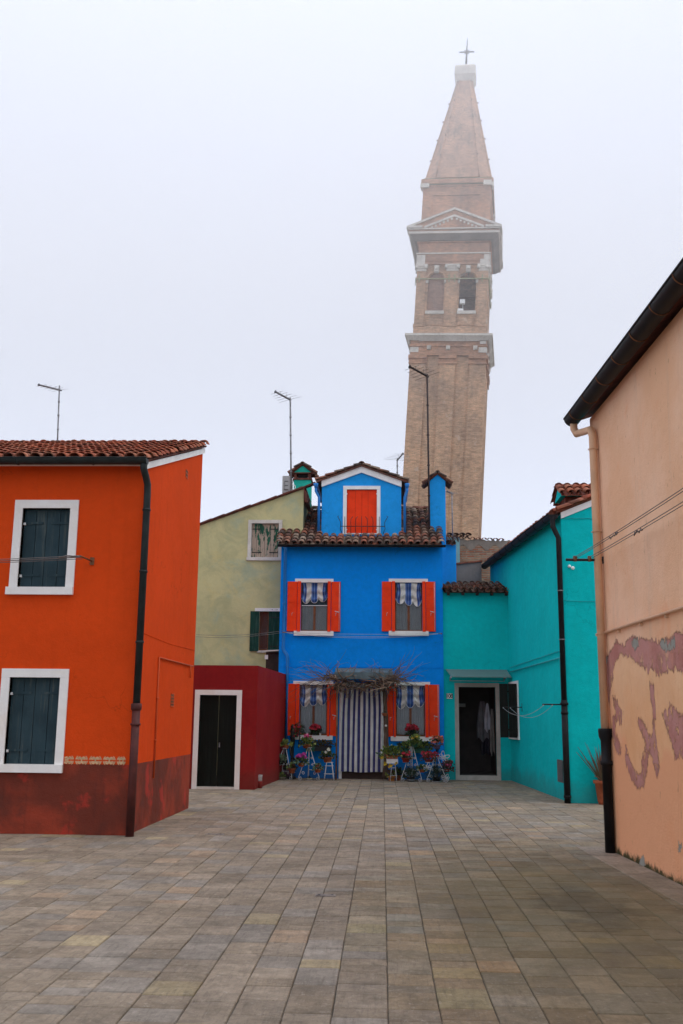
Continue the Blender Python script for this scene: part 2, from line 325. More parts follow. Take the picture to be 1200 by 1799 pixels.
ms = t.n('MixShader'); ms.inputs[0].default_value = 0.5; t.l(tr.outputs[0], ms.inputs[1]); t.l(gl.outputs[0], ms.inputs[2]); t.l(ms.outputs[0], t.out.inputs[0]); M['canopy'] = t.mat
def brick(name, a, b, mort, sz=(0.27, 0.078), msz=0.10, stain=(0.10, 0.085, 0.07, 1), samt=0.45, pale=None, gaps=0.5):
    t = NT(name); s3 = t.sep(); cb = t.n('CombineXYZ'); t.l(t.math('ADD', s3[0], s3[1]), cb.inputs[0]); t.l(s3[2], cb.inputs[1])
    br = t.n('TexBrick'); t.l(cb.outputs[0], br.inputs['Vector']); br.inputs['Color1'].default_value = a; br.inputs['Color2'].default_value = b; br.inputs['Mortar'].default_value = mort
    br.inputs['Scale'].default_value = 1.0; br.inputs['Brick Width'].default_value = sz[0]; br.inputs['Row Height'].default_value = sz[1]; br.inputs['Mortar Size'].default_value = sz[1] * msz; br.inputs['Mortar Smooth'].default_value = 0.3
    c = br.outputs[0]
    c = t.mix(t.ramp(t.noise(1.0, 7, 0.75, t.mapping((2.4, 2.4, 9))), 0.36, 0.64), t.mix(1.0, c, (0.78, 0.77, 0.76, 1), 'MULTIPLY'), t.mix(1.0, c, (1.18, 1.17, 1.15, 1), 'MULTIPLY'))
    c = t.mix(t.ramp(t.noise(0.5, 6, 0.65), 0.3, 0.7), t.mix(1.0, c, (0.80, 0.80, 0.82, 1), 'MULTIPLY'), t.mix(1.0, c, (1.18, 1.12, 1.05, 1), 'MULTIPLY'))
    if pale: c = t.mix(t.math('MULTIPLY', t.ramp(t.noise(1.3, 8, 0.75), 0.58, 0.66), 0.6), c, pale)
    c = t.mix(t.math('MULTIPLY', t.ramp(t.noise(1.0, 7, 0.7, t.mapping((1.5, 1.5, 0.35))), 0.5, 0.72), samt), c, stain)
    c = t.mix(t.math('MULTIPLY', t.ramp(t.noise(1.0, 5, 0.7, t.mapping((2.6, 2.6, 12))), 0.61, 0.66), gaps), c, (0.06, 0.05, 0.045, 1))
    t.col(c); t.rough(0.95); t.bump(br.outputs[1], -0.012); return t.mat
M['tower_brick'] = brick('tower_brick', (0.56, 0.35, 0.22, 1), (0.64, 0.43, 0.28, 1), (0.44, 0.35, 0.27, 1), samt=0.3, pale=(0.68, 0.54, 0.42, 1))
M['tower_brick_red'] = brick('red_tower_brick', (0.50, 0.27, 0.17, 1), (0.56, 0.33, 0.21, 1), (0.42, 0.32, 0.25, 1), samt=0.35)
M['blind_brick'] = brick('blind_arch_brick', (0.26, 0.13, 0.09, 1), (0.31, 0.16, 0.11, 1), (0.40, 0.34, 0.29, 1), msz=0.2, samt=0.2)
M['ruin_brick'] = brick('ruined_wall_brick', (0.40, 0.13, 0.08, 1), (0.46, 0.30, 0.20, 1), (0.34, 0.29, 0.23, 1), msz=0.2, samt=0.5, pale=(0.36, 0.29, 0.21, 1))
M['soffit'] = stucco('dark_soffit', (0.22, 0.19, 0.16, 1), (0.13, 0.11, 0.09, 1), 0.6, 0.2, 0.3)  # darker grey-brown for the underside of the main cornice
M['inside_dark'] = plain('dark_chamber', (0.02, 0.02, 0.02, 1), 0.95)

# ---------------------------------------------------------------- roofs of curved tiles
def tcol(kind_):
    r = random.random()
    if kind_ == 'new':
        b = random.choice([(0.40, 0.115, 0.06), (0.46, 0.15, 0.08), (0.34, 0.09, 0.05), (0.44, 0.17, 0.10), (0.30, 0.10, 0.06)])
    else:
        b = random.choice([(0.21, 0.085, 0.055), (0.27, 0.12, 0.075), (0.15, 0.08, 0.06), (0.24, 0.15, 0.105), (0.31, 0.11, 0.065), (0.12, 0.085, 0.068), (0.30, 0.22, 0.16)])
    k = random.uniform(0.75, 1.2); return (b[0] * k, b[1] * k, b[2] * k)
def arc_tile(mb, O, U, V, N, L, r0, r1, up, c, h0, h1, th=0.014, n=7):
    """one barrel tile: centre line from O along V, arc bulging along N*up"""
    vs = []
    for (t_, r, h) in ((0, r0, h0), (L, r1, h1)):
        for rr in (r, r - th):
            for j in range(n + 1):
                q = math.pi * j / n
                vs.append(O + V * t_ + U * (math.cos(q) * rr) + N * (h + math.sin(q) * rr * up * 0.85))
    k = n + 1; fs = []
    for j in range(n):
        fs.append((j, j + 1, 2 * k + j + 1, 2 * k + j))            # outer
        fs.append((j, k + j, k + j + 1, j + 1))                    # front lip
        fs.append((k + j + 1, k + j, 3 * k + j, 3 * k + j + 1))    # inner
    mb.mesh(vs, fs, 0, c, True)
def tile_roof(mb, O, U, V, width, length, kind_='old', pitch=0.2, tl=0.30, seed=1, wig=0.012, skip=None):
    random.seed(seed); O = Vector(O); U = Vector(U).normalized(); V = Vector(V).normalized(); N = U.cross(V).normalized()
    if N.z < 0: N = -N
    nc = max(1, int(round(width / pitch))); p = width / nc; nr = max(1, int(math.ceil(length / tl - 0.01)))
    for i in range(nc + 1):
        u = i * p; off = random.uniform(-0.04, 0.02)
        for j in range(nr):
            L = min(tl * 1.18, length - j * tl + 0.02)
            if i < nc:
                u2 = u + p / 2 + random.uniform(-wig, wig) * 0.5
                if not (skip and skip(u2, j * tl)):
                    arc_tile(mb, O + U * u2 + V * (j * tl + off), U, V, N, L, p * 0.46, p * 0.42, -1, tcol(kind_), 0.058, 0.05, 0.012, 4)
            if skip and skip(u, j * tl): continue
            uu = u + random.uniform(-wig, wig)
            arc_tile(mb, O + U * uu + V * (j * tl + off * 0.8 + random.uniform(-0.012, 0.012)), U, V, N, L, p * 0.44, p * 0.36, 1, tcol(kind_), 0.062 + random.uniform(-0.005, 0.007), 0.034)
def ridge_tiles(mb, A, B, r=0.1, kind_='old', tl=0.33):
    A = Vector(A); B = Vector(B); V = (B - A).normalized(); U = V.cross(Z).normalized(); N = U.cross(V)
    n = max(1, int((B - A).length / tl))
    for j in range(n):
        arc_tile(mb, A + V * (j * (B - A).length / n), U, V, N if N.z > 0 else -N, (B - A).length / n * 1.12, r, r * 0.88, 1, tcol(kind_), 0.01 + random.uniform(0, 0.01), 0.0, 0.016)

# ---------------------------------------------------------------- wall panels with openings
def panel(mb, W, u0, u1, z0, z1, holes=(), depth=0.14, m=0, band=None, top=None, step=None):
    us = sorted(set([u0, u1] + [h[0] for h in holes] + [h[1] for h in holes])); zs = sorted(set([z0, z1] + [h[2] for h in holes] + [h[3] for h in holes] + ([band[0]] if band else [])))
    us = [u for u in us if u0 <= u <= u1]; zs = [z for z in zs if z0 <= z <= z1]
    for i in range(len(us) - 1):
        for j in range(len(zs) - 1):
            cu = (us[i] + us[i + 1]) / 2; cz = (zs[j] + zs[j + 1]) / 2
            if any(h[0] < cu < h[1] and h[2] < cz < h[3] for h in holes): continue
            mm = band[1] if band and cz < band[0] else m
            mb.face([W.P(us[i], zs[j]), W.P(us[i + 1], zs[j]), W.P(us[i + 1], zs[j + 1]), W.P(us[i], zs[j + 1])], mm)
    for h in holes:
        a, b, c, d = h[:4]
        mb.face([W.P(a, c), W.P(a, d), W.P(a, d, -depth), W.P(a, c, -depth)], m); mb.face([W.P(b, c, -depth), W.P(b, d, -depth), W.P(b, d), W.P(b, c)], m)
        mb.face([W.P(a, d), W.P(b, d), W.P(b, d, -depth), W.P(a, d, -depth)], m); mb.face([W.P(a, c, -depth), W.P(b, c, -depth), W.P(b, c), W.P(a, c)], m)
    if top: mb.face([W.P(u, z) for u, z in top], m)
def surround(W, name, parent, r, w_, mat, sill=True, th=0.03, over=0.0, sillh=None, sides=True, dep=0.13):
    """flat stone surround around opening r=(u0,u1,z0,z1)"""
    mb = MB(); a, b, c, d = r
    if sides:
        mb.wbox(W, a - w_, a, c, d, -dep, th); mb.wbox(W, b, b + w_, c, d, -dep, th)
    mb.wbox(W, a - w_ - over, b + w_ + over, d, d + w_, -dep, th + 0.003)
    return mb.build(name, mat, parent)
def sill(W, parent, u0, u1, z0, z1, mat, d=0.07):
    mb = MB(); mb.wbox(W, u0, u1, z0, z1, -0.13, d); return mb.build('sill', mat, parent)
def vboards(W, r, d0, d1, n, mat, gap=0.006, seed=0, straps=(), strapmat=None):
    mb = MB(); rnd = random.Random(seed); a, b, c, d = r; ws = [rnd.uniform(0.7, 1.3) for _ in range(n)]; s_ = sum(ws); u = a
    mb.wbox(W, a, b, c, d, d0 - 0.01, d0 + 0.005, 1)
    for x in ws:
        e = u + (b - a) * x / s_; mb.wbox(W, u + gap / 2, e - gap / 2, c + 0.004, d - 0.004, d0 + 0.005, d1 + rnd.uniform(-0.004, 0.003), 0); u = e
    for (ua, ub, zc, hh) in straps: mb.wbox(W, ua, ub, zc - hh / 2, zc + hh / 2, d1, d1 + 0.012, 2)
    return mb

# ================================================================ SETTING: ground and paving
mb = MB(); mb.box(-300, 300, -60, 500, -0.6, -0.012)
t = NT('mortar_bed'); t.col(t.mix(t.ramp(t.noise(2, 6), 0.3, 0.7), (0.085, 0.072, 0.054, 1), (0.13, 0.11, 0.085, 1))); t.rough(0.95)
kind(mb.build('ground', t.mat, origin=(0, 0, 0)), 'structure')
t = NT('trachyte_slabs'); a = t.n('Attribute'); a.attribute_name = 'Col'; c = a.outputs[0]
c = t.mix(t.ramp(t.noise(1.8, 7, 0.7), 0.3, 0.7), t.mix(1.0, c, (0.80, 0.79, 0.77, 1), 'MULTIPLY'), t.mix(1.0, c, (1.16, 1.15, 1.13, 1), 'MULTIPLY'))
c = t.mix(t.math('MULTIPLY', t.ramp(t.noise(1.0, 7, 0.75, t.mapping((34, 3.0, 1))), 0.48, 0.68), 0.45), c, (0.11, 0.09, 0.07, 1))
c = t.mix(t.math('MULTIPLY', t.ramp(t.noise(20, 8, 0.75), 0.54, 0.66), 0.40), c, (0.44, 0.40, 0.35, 1))
c = t.mix(t.math('MULTIPLY', t.ramp(t.noise(3.2, 9, 0.78, t.mapping((1.6, 1, 1), (6, 3, 0)), 0.8), 0.55, 0.66), 0.35), c, (0.13, 0.105, 0.078, 1))
c = t.mix(t.ramp(t.noise(7.0, 9, 0.8, dist=0.6), 0.32, 0.68), t.mix(1.0, c, (0.78, 0.77, 0.75, 1), 'MULTIPLY'), t.mix(1.0, c, (1.22, 1.20, 1.17, 1), 'MULTIPLY'))
c = t.mix(t.math('MULTIPLY', t.ramp(t.noise(28, 7, 0.75, t.mapping((1, 1, 1), (3, 1, 0))), 0.60, 0.68), 0.5), c, (0.09, 0.075, 0.055, 1))
gx_ = t.math('SUBTRACT', s3[0], 2.6) if False else None
s3 = t.sep(); dx = t.math('SUBTRACT', s3[0], 1.7); dy = t.math('MULTIPLY', t.math('SUBTRACT', s3[1], 9.3), 0.42)
dd = t.math('SQRT', t.math('ADD', t.math('MULTIPLY', dx, dx), t.math('MULTIPLY', dy, dy)))
dd = t.math('ADD', dd, t.math('MULTIPLY', t.noise(1.6, 7, 0.7), 1.2))
c = t.mix(t.math('MULTIPLY', t.ramp(dd, 2.7, 1.1), 0.6), c, (0.155, 0.125, 0.058, 1))        # damp mossy patch by the peach wall
c = t.mix(t.math('MULTIPLY', t.ramp(t.math('ADD', dd, t.math('MULTIPLY', t.noise(3.5, 6, 0.7, t.mapping((1, 1, 1), (4, 4, 0))), 1.2)), 1.75, 1.35), 0.42), c, (0.030, 0.026, 0.018, 1))
c = t.mix(t.math('MULTIPLY', t.ramp(t.noise(0.9, 7, 0.7, t.mapping((1, 1, 1), (2, 7, 0))), 0.52, 0.68), 0.38), c, (0.10, 0.085, 0.065, 1))
t.col(c); t.rough(t.ramp(t.noise(3.0, 6), 0.3, 0.7, 0.62, 0.9)); t.b.inputs['Specular IOR Level'].default_value = 0.2
t.bump(t.noise(1.0, 5, 0.7, t.mapping((55, 6, 1))), 0.008); t.bump(t.noise(30, 5, 0.7), 0.005); M['paving'] = t.mat
def slab_col(rnd, far=False):
    r = rnd.random()
    if r < 0.04: b = (0.30, 0.25, 0.165)
    elif r < 0.07: b = (0.31, 0.235, 0.17)
    elif r < 0.27: b = (0.235, 0.212, 0.187)
    elif r < 0.62: b = (0.248, 0.208, 0.165)
    else: b = (0.232, 0.192, 0.148)
    k = rnd.uniform(0.85, 1.13); return (b[0] * k * 1.07, b[1] * k * 1.05, b[2] * k * 1.01)
rnd = random.Random(5)
mb = MB()
def slab(mb, p, c, z):                         # p: 4 corner points in plan, chamfered top edge
    cx = sum(q[0] for q in p) / 4; cy = sum(q[1] for q in p) / 4; e = 0.005
    top = []; low = []
    for q in p:
        dx_, dy_ = cx - q[0], cy - q[1]
        top.append((q[0] + (e if dx_ > 0 else -e), q[1] + (e if dy_ > 0 else -e), z)); low.append((q[0], q[1], z - 0.006))
    bot = [(q[0], q[1], -0.02) for q in low]
    mb.mesh(top + low + bot, [(0, 1, 2, 3)] + [(4 + i, 4 + (i + 1) % 4, (i + 1) % 4, i) for i in range(4)] + [(8 + i, 8 + (i + 1) % 4, 4 + (i + 1) % 4, 4 + i) for i in range(4)], 0, c)
x = -13.0
while x < 9.0:
    wd = rnd.choice([0.27, 0.29, 0.31, 0.285]); yy = 3.0 + rnd.uniform(-0.4, 0)
    jx = 0.0
    ph1, ph2 = rnd.uniform(0, 6), rnd.uniform(0, 6); wob = lambda q_: 0.006 * math.sin(q_ * 0.9 + ph1) + 0.004 * math.sin(q_ * 2.3 + ph2)
    while yy < 30.5:
        L = rnd.choice([0.18, 0.22, 0.26, 0.30, 0.34, 0.42]); g_ = 0.0016
        cc_ = slab_col(rnd); q_ = math.hypot(x - 1.9, (yy - 9.0) * 0.45)
        if q_ < 2.3: kk_ = 1 - rnd.uniform(0.0, 0.36) * min(1, (2.3 - q_) / 1.2); gg_ = rnd.uniform(0.9, 1.05); cc_ = (cc_[0] * kk_, cc_[1] * kk_ * gg_, cc_[2] * kk_ * gg_ * gg_ * 0.92)
        ga, gb, gc, gd_ = (rnd.uniform(0.0008, 0.0042) for _ in range(4)); tl_ = rnd.uniform(-0.006, 0.006)
        slab(mb, [(x + ga, yy + gc), (x + wd - gb, yy + gc + tl_), (x + wd - gb + rnd.uniform(-0.002, 0.001), yy + L - gd_ + tl_), (x + ga + rnd.uniform(-0.001, 0.002), yy + L - gd_)], cc_, rnd.uniform(-0.003, 0.003))
        yy += L
    x += wd
kind(mb.build('paving', M['paving'], origin=(0, 0, 0)), 'structure')

# ================================================================ ORANGE HOUSE
OF0 = G(222, 1468); dirF = Vector((-1, 0, 0))
A = OF0 + dirF * 6.5
WF = Wall(A, OF0); WS = Wall(OF0, G(331, 1420))
oh = empty('orange_house', OF0 + Vector((-2, 1.5, 0)), 'orange stuccoed house with dark red plinth, slate shutters and red tiled roof', 'house')
zt = WF.uv(180, 812)[1]; zb = WF.uv(180, 1343)[1]; ztb = WS.uv(354, 784)[1]
def R(W, *a): return W.rect(*a)
hu = (WF.uv(36, 960)[0], WF.uv(120, 960)[0], WF.uv(75, 1032)[1], WF.uv(80, 893)[1])
hl = (WF.uv(12.5, 1265)[0], WF.uv(101.5, 1265)[0], WF.uv(50, 1343)[1], WF.uv(60, 1190)[1])
mb = MB(); LF = WF.L
panel(mb, WF, 0, LF, 0, zt, [hu, hl], 0.13, 0, band=(zb, 1))
LS = WS.L
mb.face([WS.P(0, 0), WS.P(LS, 0), WS.P(LS, zb), WS.P(0, zb)], 1)
mb.face([WS.P(0, zb), WS.P(LS, zb), WS.P(LS, ztb), WS.P(0, zt)], 0)
BL = WF.P(0, 0) + (WS.P(LS, 0) - WS.P(0, 0)); up = lambda p, z: Vector((p.x, p.y, z))
mb.face([BL, WF.P(0, 0), WF.P(0, zt), up(BL, ztb)], 0); mb.face([WS.P(LS, 0), BL, up(BL, ztb), WS.P(LS, ztb)], 0)
# faint raised plaster joint on the side and front
mb.tube([WS.P(0.02, WS.uv(258, 1114)[1], 0.0), WS.P(LS * 0.5, WS.uv(258, 1114)[1] - 0.03, 0.0), WS.P(LS - 0.01, WS.uv(258, 1114)[1] + 0.0, 0.0)], 0.008, 5)
mb.build('wall', [M['orange'], M['orange_base']], oh)
V = (WS.P(LS, ztb) - WS.P(0, zt)).normalized()
mb = MB(); e0 = WF.P(0, zt + 0.03, 0) - V * 0.28 ; ln = (WS.P(LS, ztb) - WS.P(0, zt)).length + 0.42
tile_roof(mb, e0, WF.U, V, LF + 0.02, ln, 'new', 0.195, 0.30, 3, 0.014)
rf = mb.build('roof', M['tile_new'], oh)
mb = MB(); Nn = WF.U.cross(V)
q0 = WF.P(0, zt + 0.02) - V * 0.24; q1 = WF.P(LF + 0.05, zt + 0.02) - V * 0.24
mb.prism([q0, q1, q1 + V * (ln - 0.08), q0 + V * (ln - 0.08)], Nn * 0.03); mb.build('roof_deck', M['verge'], rf)
mb = MB(); q = WS.P(0, zt + 0.0, 0.03) - V * 0.2
mb.prism([q, q + V * (ln - 0.15), q + V * (ln - 0.15) - Z * 0.10, q - Z * 0.10], -WS.N * 0.028)
mb.wbox(WF, 0, LF - 0.02, zt - 0.06, zt + 0.02, 0.0, 0.05)
mb.build('fascia', M['white'], oh)
def gutter(P0, P1, r, mat, parent, name='gutter', out=Vector((0, -1, 0)), bands=None, bmat=None, n=10, full=False):
    P0 = Vector(P0); P1 = Vector(P1); D = (P1 - P0).normalized(); U = D.cross(Z).normalized(); mb = MB()
    vs = []
    for P in (P0, P1):
        for rr in (r, r * 0.9):
            for j in range(n + 1):
                q = math.pi + math.pi * j / n; vs.append(P + U * math.cos(q) * rr + Z * math.sin(q) * rr)
    k = n + 1; fs = []
    for j in range(n):
        fs += [(j, j + 1, 2 * k + j + 1, 2 * k + j), (k + j, k + j + 1, 3 * k + j + 1, 3 * k + j)]
    fs += [(0, k, 3 * k, 2 * k), (n, k + n, 3 * k + n, 2 * k + n)]
    mb.mesh(vs, fs, 0, None, True)
    for b_ in (0, 2 * k): mb.mesh([vs[b_ + j] for j in range(k)], [tuple(range(k))], 0)
    mb.tube([P0 + U * r * 1.0, P1 + U * r * 1.0], r * 0.12, 6); mb.tube([P0 - U * r * 1.0, P1 - U * r * 1.0], r * 0.12, 6)
    if bands:
        for s_ in bands:
            C_ = P0 + D * s_
            mb.tube([C_ + U * math.cos(math.pi + math.pi * j / 10) * (r + 0.004) + Z * math.sin(math.pi + math.pi * j / 10) * (r + 0.004) for j in range(11)], 0.007, 5, 1)
    return mb.build(name, [mat, bmat or mat], parent)
gz = WF.uv(180, 806, 0.28)[1]
gutter(WF.P(0, gz, 0.28), WF.P(LF + 0.09, gz, 0.28), 0.085, M['gutter_dark'], oh, bands=[1, 2.3, 3.5, 4.7, 5.8])
def dp_u(W, px, py, d): return W.uv(px, py, d)
p = []
zsw = WF.uv(262, 830, 0.1)[1]
mb = MB(); uq = WF.uv(247, 1100, 0.09)[0]
zjoin = WF.uv(235, 1242, 0.09)[1]
mb.tube([WF.P(uq - 0.03, gz - 0.02, 0.27), WF.P(uq - 0.03, gz - 0.14, 0.27), WF.P(uq - 0.01, gz - 0.24, 0.20), WF.P(uq, gz - 0.34, 0.11), WF.P(uq, gz - 0.5, 0.09), WF.P(uq, zjoin, 0.09)], 0.052, 12)
for zz_ in (3.6, 2.6, 4.5): mb.lathe(WF.P(uq, zz_, 0.09), [(0.06, 0), (0.06, 0.03)], 12)
dpn = mb.build('downpipe', M['gutter_dark'], oh)
mb = MB(); mb.tube([WF.P(uq, zjoin + 0.02, 0.09), WF.P(uq, 0.0, 0.09)], 0.058, 12)
mb.lathe(WF.P(uq, zjoin - 0.05, 0.09), [(0.06, 0), (0.074, 0.02), (0.074, 0.09), (0.062, 0.1)], 12); mb.lathe(WF.P(uq, zjoin - 0.25, 0.09), [(0.07, 0), (0.07, 0.03)], 12)
mb.build('downpipe_foot', M['pipe_red'], dpn)
def o_window(hole, fw, sh, lab):
    f = surround(WF, 'window', oh, hole, fw, M['white_stone'], th=0.025); f['label'] = lab
    sill(WF, f, hole[0] - fw - 0.03, hole[1] + fw + 0.0, hole[2] - sh, hole[2] + 0.002, M['white_stone'], 0.06)
    a, b, c, d = hole; m_ = (a + b) / 2; z1 = c + (d - c) * 0.82; z2 = c + (d - c) * 0.16; st = []
    for zc in (z1, z2): st += [(a + 0.03, m_ - 0.06, zc, 0.035), (m_ + 0.06, b - 0.05, zc, 0.035)]
    vb = vboards(WF, hole, -0.12, -0.075, 4, None, 0.008, 4, st)
    for zc in (z1 - 0.03, z2 - 0.03): vb.wbox(WF, a + 0.0, a + 0.03, zc, zc + 0.035, -0.08, -0.05, 3)
    vb.build('shutter', [M['shutter_slate'], M['groove'], M['shutter_slate'], M['white']], f)
o_window(hu, 0.12, WF.uv(75, 1032)[1] - WF.uv(75, 1045)[1], 'upper window, closed slate shutters')
o_window(hl, 0.12, WF.uv(50, 1343)[1] - WF.uv(50, 1357)[1], 'lower window, weathered closed slate shutters')
# painted stencil border (its own paint layer on the wall)
mb = MB(); us0 = WF.uv(113, 1336)[0]; us1 = WF.uv(223, 1336)[0]; zc = WF.uv(170, 1336)[1]; hh = WF.uv(170, 1330)[1] - zc
nm = 4.5; per = (us1 - us0) / nm
def leaf(mb, W, u, z, ang, L, wd, d=0.004):
    d += len(mb.f) * 0.00008
    ca, sa = math.cos(ang), math.sin(ang); pts = []
    for (a_, b_) in ((0, 0), (0.35, 0.5), (0.75, 0.42), (1, 0), (0.75, -0.42), (0.35, -0.5)):
        x_ = a_ * L; y_ = b_ * wd; pts.append(W.P(u + x_ * ca - y_ * sa, z + x_ * sa + y_ * ca, d))
    mb.face(pts)
for i in range(5):
    cu = us0 + per * (i + 0.75) if i < 4 else us1 - per * 0.02
    for sx in (-1, 1):
        if i == 4 and sx == 1: continue
        for sz in (-1, 1):
            for (ox, oz, an, L) in ((0.04, 0.10, 1.0, 0.07), (0.10, 0.10, 0.7, 0.08), (0.17, 0.55, 0.3, 0.06), (0.20, 0.12, 0.45, 0.07), (0.30, 0.75, -0.5, 0.06), (0.33, 0.2, 0.5, 0.06), (0.42, 0.75, -1.2, 0.05), (0.44, 0.15, 0.9, 0.05)):
                leaf(mb, WF, cu + sx * ox * per, zc + sz * oz * hh * 1.1, an * sz if sx > 0 else math.pi - an * sz, L, 0.016)
for sz in (-1, 1):
    for (oz, an) in ((0.9, -0.2), (0.5, 0.5), (0.25, 0)): leaf(mb, WF, us0, zc + sz * oz * hh, an * sz, 0.06, 0.018)
mb.build('stencil_border', plain('cream_stencil_paint', (0.62, 0.40, 0.22, 1), 0.8, 0.2, 30), oh)
mb = MB()
u_, z_ = WS.uv(280, 1155, 0.02); u2, z2_ = WS.uv(340, 1171, 0.02); u3, z3_ = WS.uv(271, 1367, 0.02)
mb.tube([WS.P(u_, z3_, 0.02), WS.P(u_, z_, 0.02), WS.P(u2, z_, 0.02)], 0.014, 8)
mb.tube([WS.P(u2 - 0.3, z_, 0.03), WS.P(u2 - 0.3, z_ - 0.22, 0.03)], 0.012, 6)
for k in (0.3, 0.65): mb.lathe(WS.P(u_, z3_ + (z_ - z3_) * k, 0.02), [(0.022, 0), (0.022, 0.03)], 8)
mb.build('wall_pipe', M['pipe_orange'], oh)
for (px, py, w_, h_, nm_) in ((328, 833, 0.09, 0.13, 2), (302.5, 1230, 0.12, 0.2, 4)):
    u_, z_ = WS.uv(px, py); mb = MB(); mb.wbox(WS, u_ - w_, u_ + w_, z_ - h_ / 2, z_ + h_ / 2, -0.02, 0.003, 1)
    for k in range(nm_ + 1): mb.wbox(WS, u_ - w_, u_ + w_, z_ - h_ / 2 + h_ * k / nm_ - 0.008, z_ - h_ / 2 + h_ * k / nm_ + 0.008, 0.003, 0.012, 0)
    mb.build('vent', [M['pipe_orange'], M['rust']], oh)
# clothes line bracket on the orange wall, wires leaving the picture to the left
lb = empty('clothesline', WF.P(WF.uv(161, 986)[0], WF.uv(161, 986)[1]), 'twisted wire clothes line on a small rusty bracket across the upper orange house window', 'clothes line')
u_, z_ = WF.uv(162, 986); mb = MB(); mb.wbox(WF, u_ - 0.03, u_ + 0.03, z_ - 0.055, z_ + 0.055, 0.002, 0.015)
mb.tube([WF.P(u_, z_, 0.01), WF.P(u_ - 0.03, z_ + 0.0, 0.45)], 0.012, 6); mb.build('bracket', M['rust'], lb)
mb = MB(); rr_ = random.Random(3)
for k, (d_, dz) in enumerate(((0.45, 0.01), (0.44, -0.005), (0.36, 0.0), (0.35, -0.02))):
    mb.tube([WF.P(u_ - 0.03 - 6.4 * q, z_ + dz - 0.10 * 4 * q * (1 - q) * (1 if k != 1 else 1.12), d_) for q in [i / 14 for i in range(15)]], 0.005, 5)
mb.tube([WF.P(u_ - 0.04 - 0.05 * i, z_ + rr_.uniform(-0.012, 0.014), 0.45) for i in range(7)], 0.012, 5)
mb.build('wire', M['wire'], lb)

# ================================================================ RED OUTBUILDING
RL = Vector((-4.6, 22.9, 0)); RK = G(449, 1386.5); RK.y = 22.9; RE = Vector((-2.66, 27.45, 0))
WR = Wall(RL, RK); WR2 = Wall(RK, RE)
rh = empty('red_outbuilding', WR.P(1, 0, -1), 'low dark red outbuilding with white framed black double door beside the blue house', 'outbuilding')
zr = WR.uv(400, 1169)[1]; hd = (WR.uv(348.5, 1300)[0], WR.uv(414, 1300)[0], 0.06, WR.uv(380, 1221)[1])
mb = MB(); panel(mb, WR, 0, WR.L, 0, zr, [(hd[0], hd[1], 0.0, hd[3])], 0.14)
mb.face([WR2.P(0, 0), WR2.P(WR2.L, 0), WR2.P(WR2.L, zr), WR2.P(0, zr)])
mb.face([WR.P(0, zr), WR2.P(0, zr), WR2.P(WR2.L, zr), Vector((-4.6, 27.45, zr))]); mb.face([WR.P(0, 0), WR.P(0, zr), Vector((-4.6, 27.45, zr)), Vector((-4.6, 27.45, 0))])
mb.build('wall', M['red'], rh)
df = surround(WR, 'door_frame', rh, (hd[0], hd[1], 0.0, hd[3]), 0.115, M['white_stone'], th=0.02)
mb = MB(); mb.wbox(WR, hd[0], hd[1], 0, 0.05, -0.3, 0.01); mb.build('threshold', M['grey_stone'], df)
mid = (hd[0] + hd[1]) / 2
for (a, b, hdl) in ((hd[0], mid - 0.005, 0), (mid + 0.005, hd[1], 1)):
    mb = MB(); H = hd[3]
    mb.wbox(WR, a, b, 0.05, H, -0.13, -0.09)
    for (za, zbb) in ((0.12, H * 0.17), (H * 0.2, H * 0.49), (H * 0.53, H * 0.88)):
        for k in range(4):
            wa = a + 0.03 + (b - a - 0.06) * k / 4
            mb.wbox(WR, wa + 0.004, wa + (b - a - 0.06) / 4 - 0.004, za, zbb, -0.09, -0.083)
    for zc in (H * 0.185, H * 0.51, H * 0.91): mb.wbox(WR, a + 0.02, b - 0.03, zc - 0.025, zc + 0.025, -0.083, -0.07)
    dl = mb.build('door_leaf', M['door_black'], rh)
    if hdl:
        mb = MB(); mb.wbox(WR, a + 0.03, a + 0.055, H * 0.44, H * 0.49, -0.083, -0.06); mb.lathe(WR.P(a + 0.042, H * 0.475, -0.06), [(0.012, 0), (0.014, 0.02)], 8, ax=WR.N); mb.build('handle', M['galv'], dl)
mb = MB(); c_ = G(455, 1385) + Vector((0, 0.05, 0)); mb.lathe(c_ + Vector((0, 0, 0.16)), [(0.06, 0), (0.068, 0.13), (0.072, 0.135), (0.06, 0.137), (0.055, 0.03)], 16); o = mb.build('tin', M['white_iron']); 
mb = MB(); mb.lathe(c_, [(0.07, 0), (0.07, 0.155), (0.06, 0.16)], 14); o2 = mb.build('bucket', M['red'])
tag(o, 'small dented white tin on a red pail at the corner of the red outbuilding', 'tin'); tag(o2, 'dark red pail standing at the foot of the red outbuilding corner', 'pail')

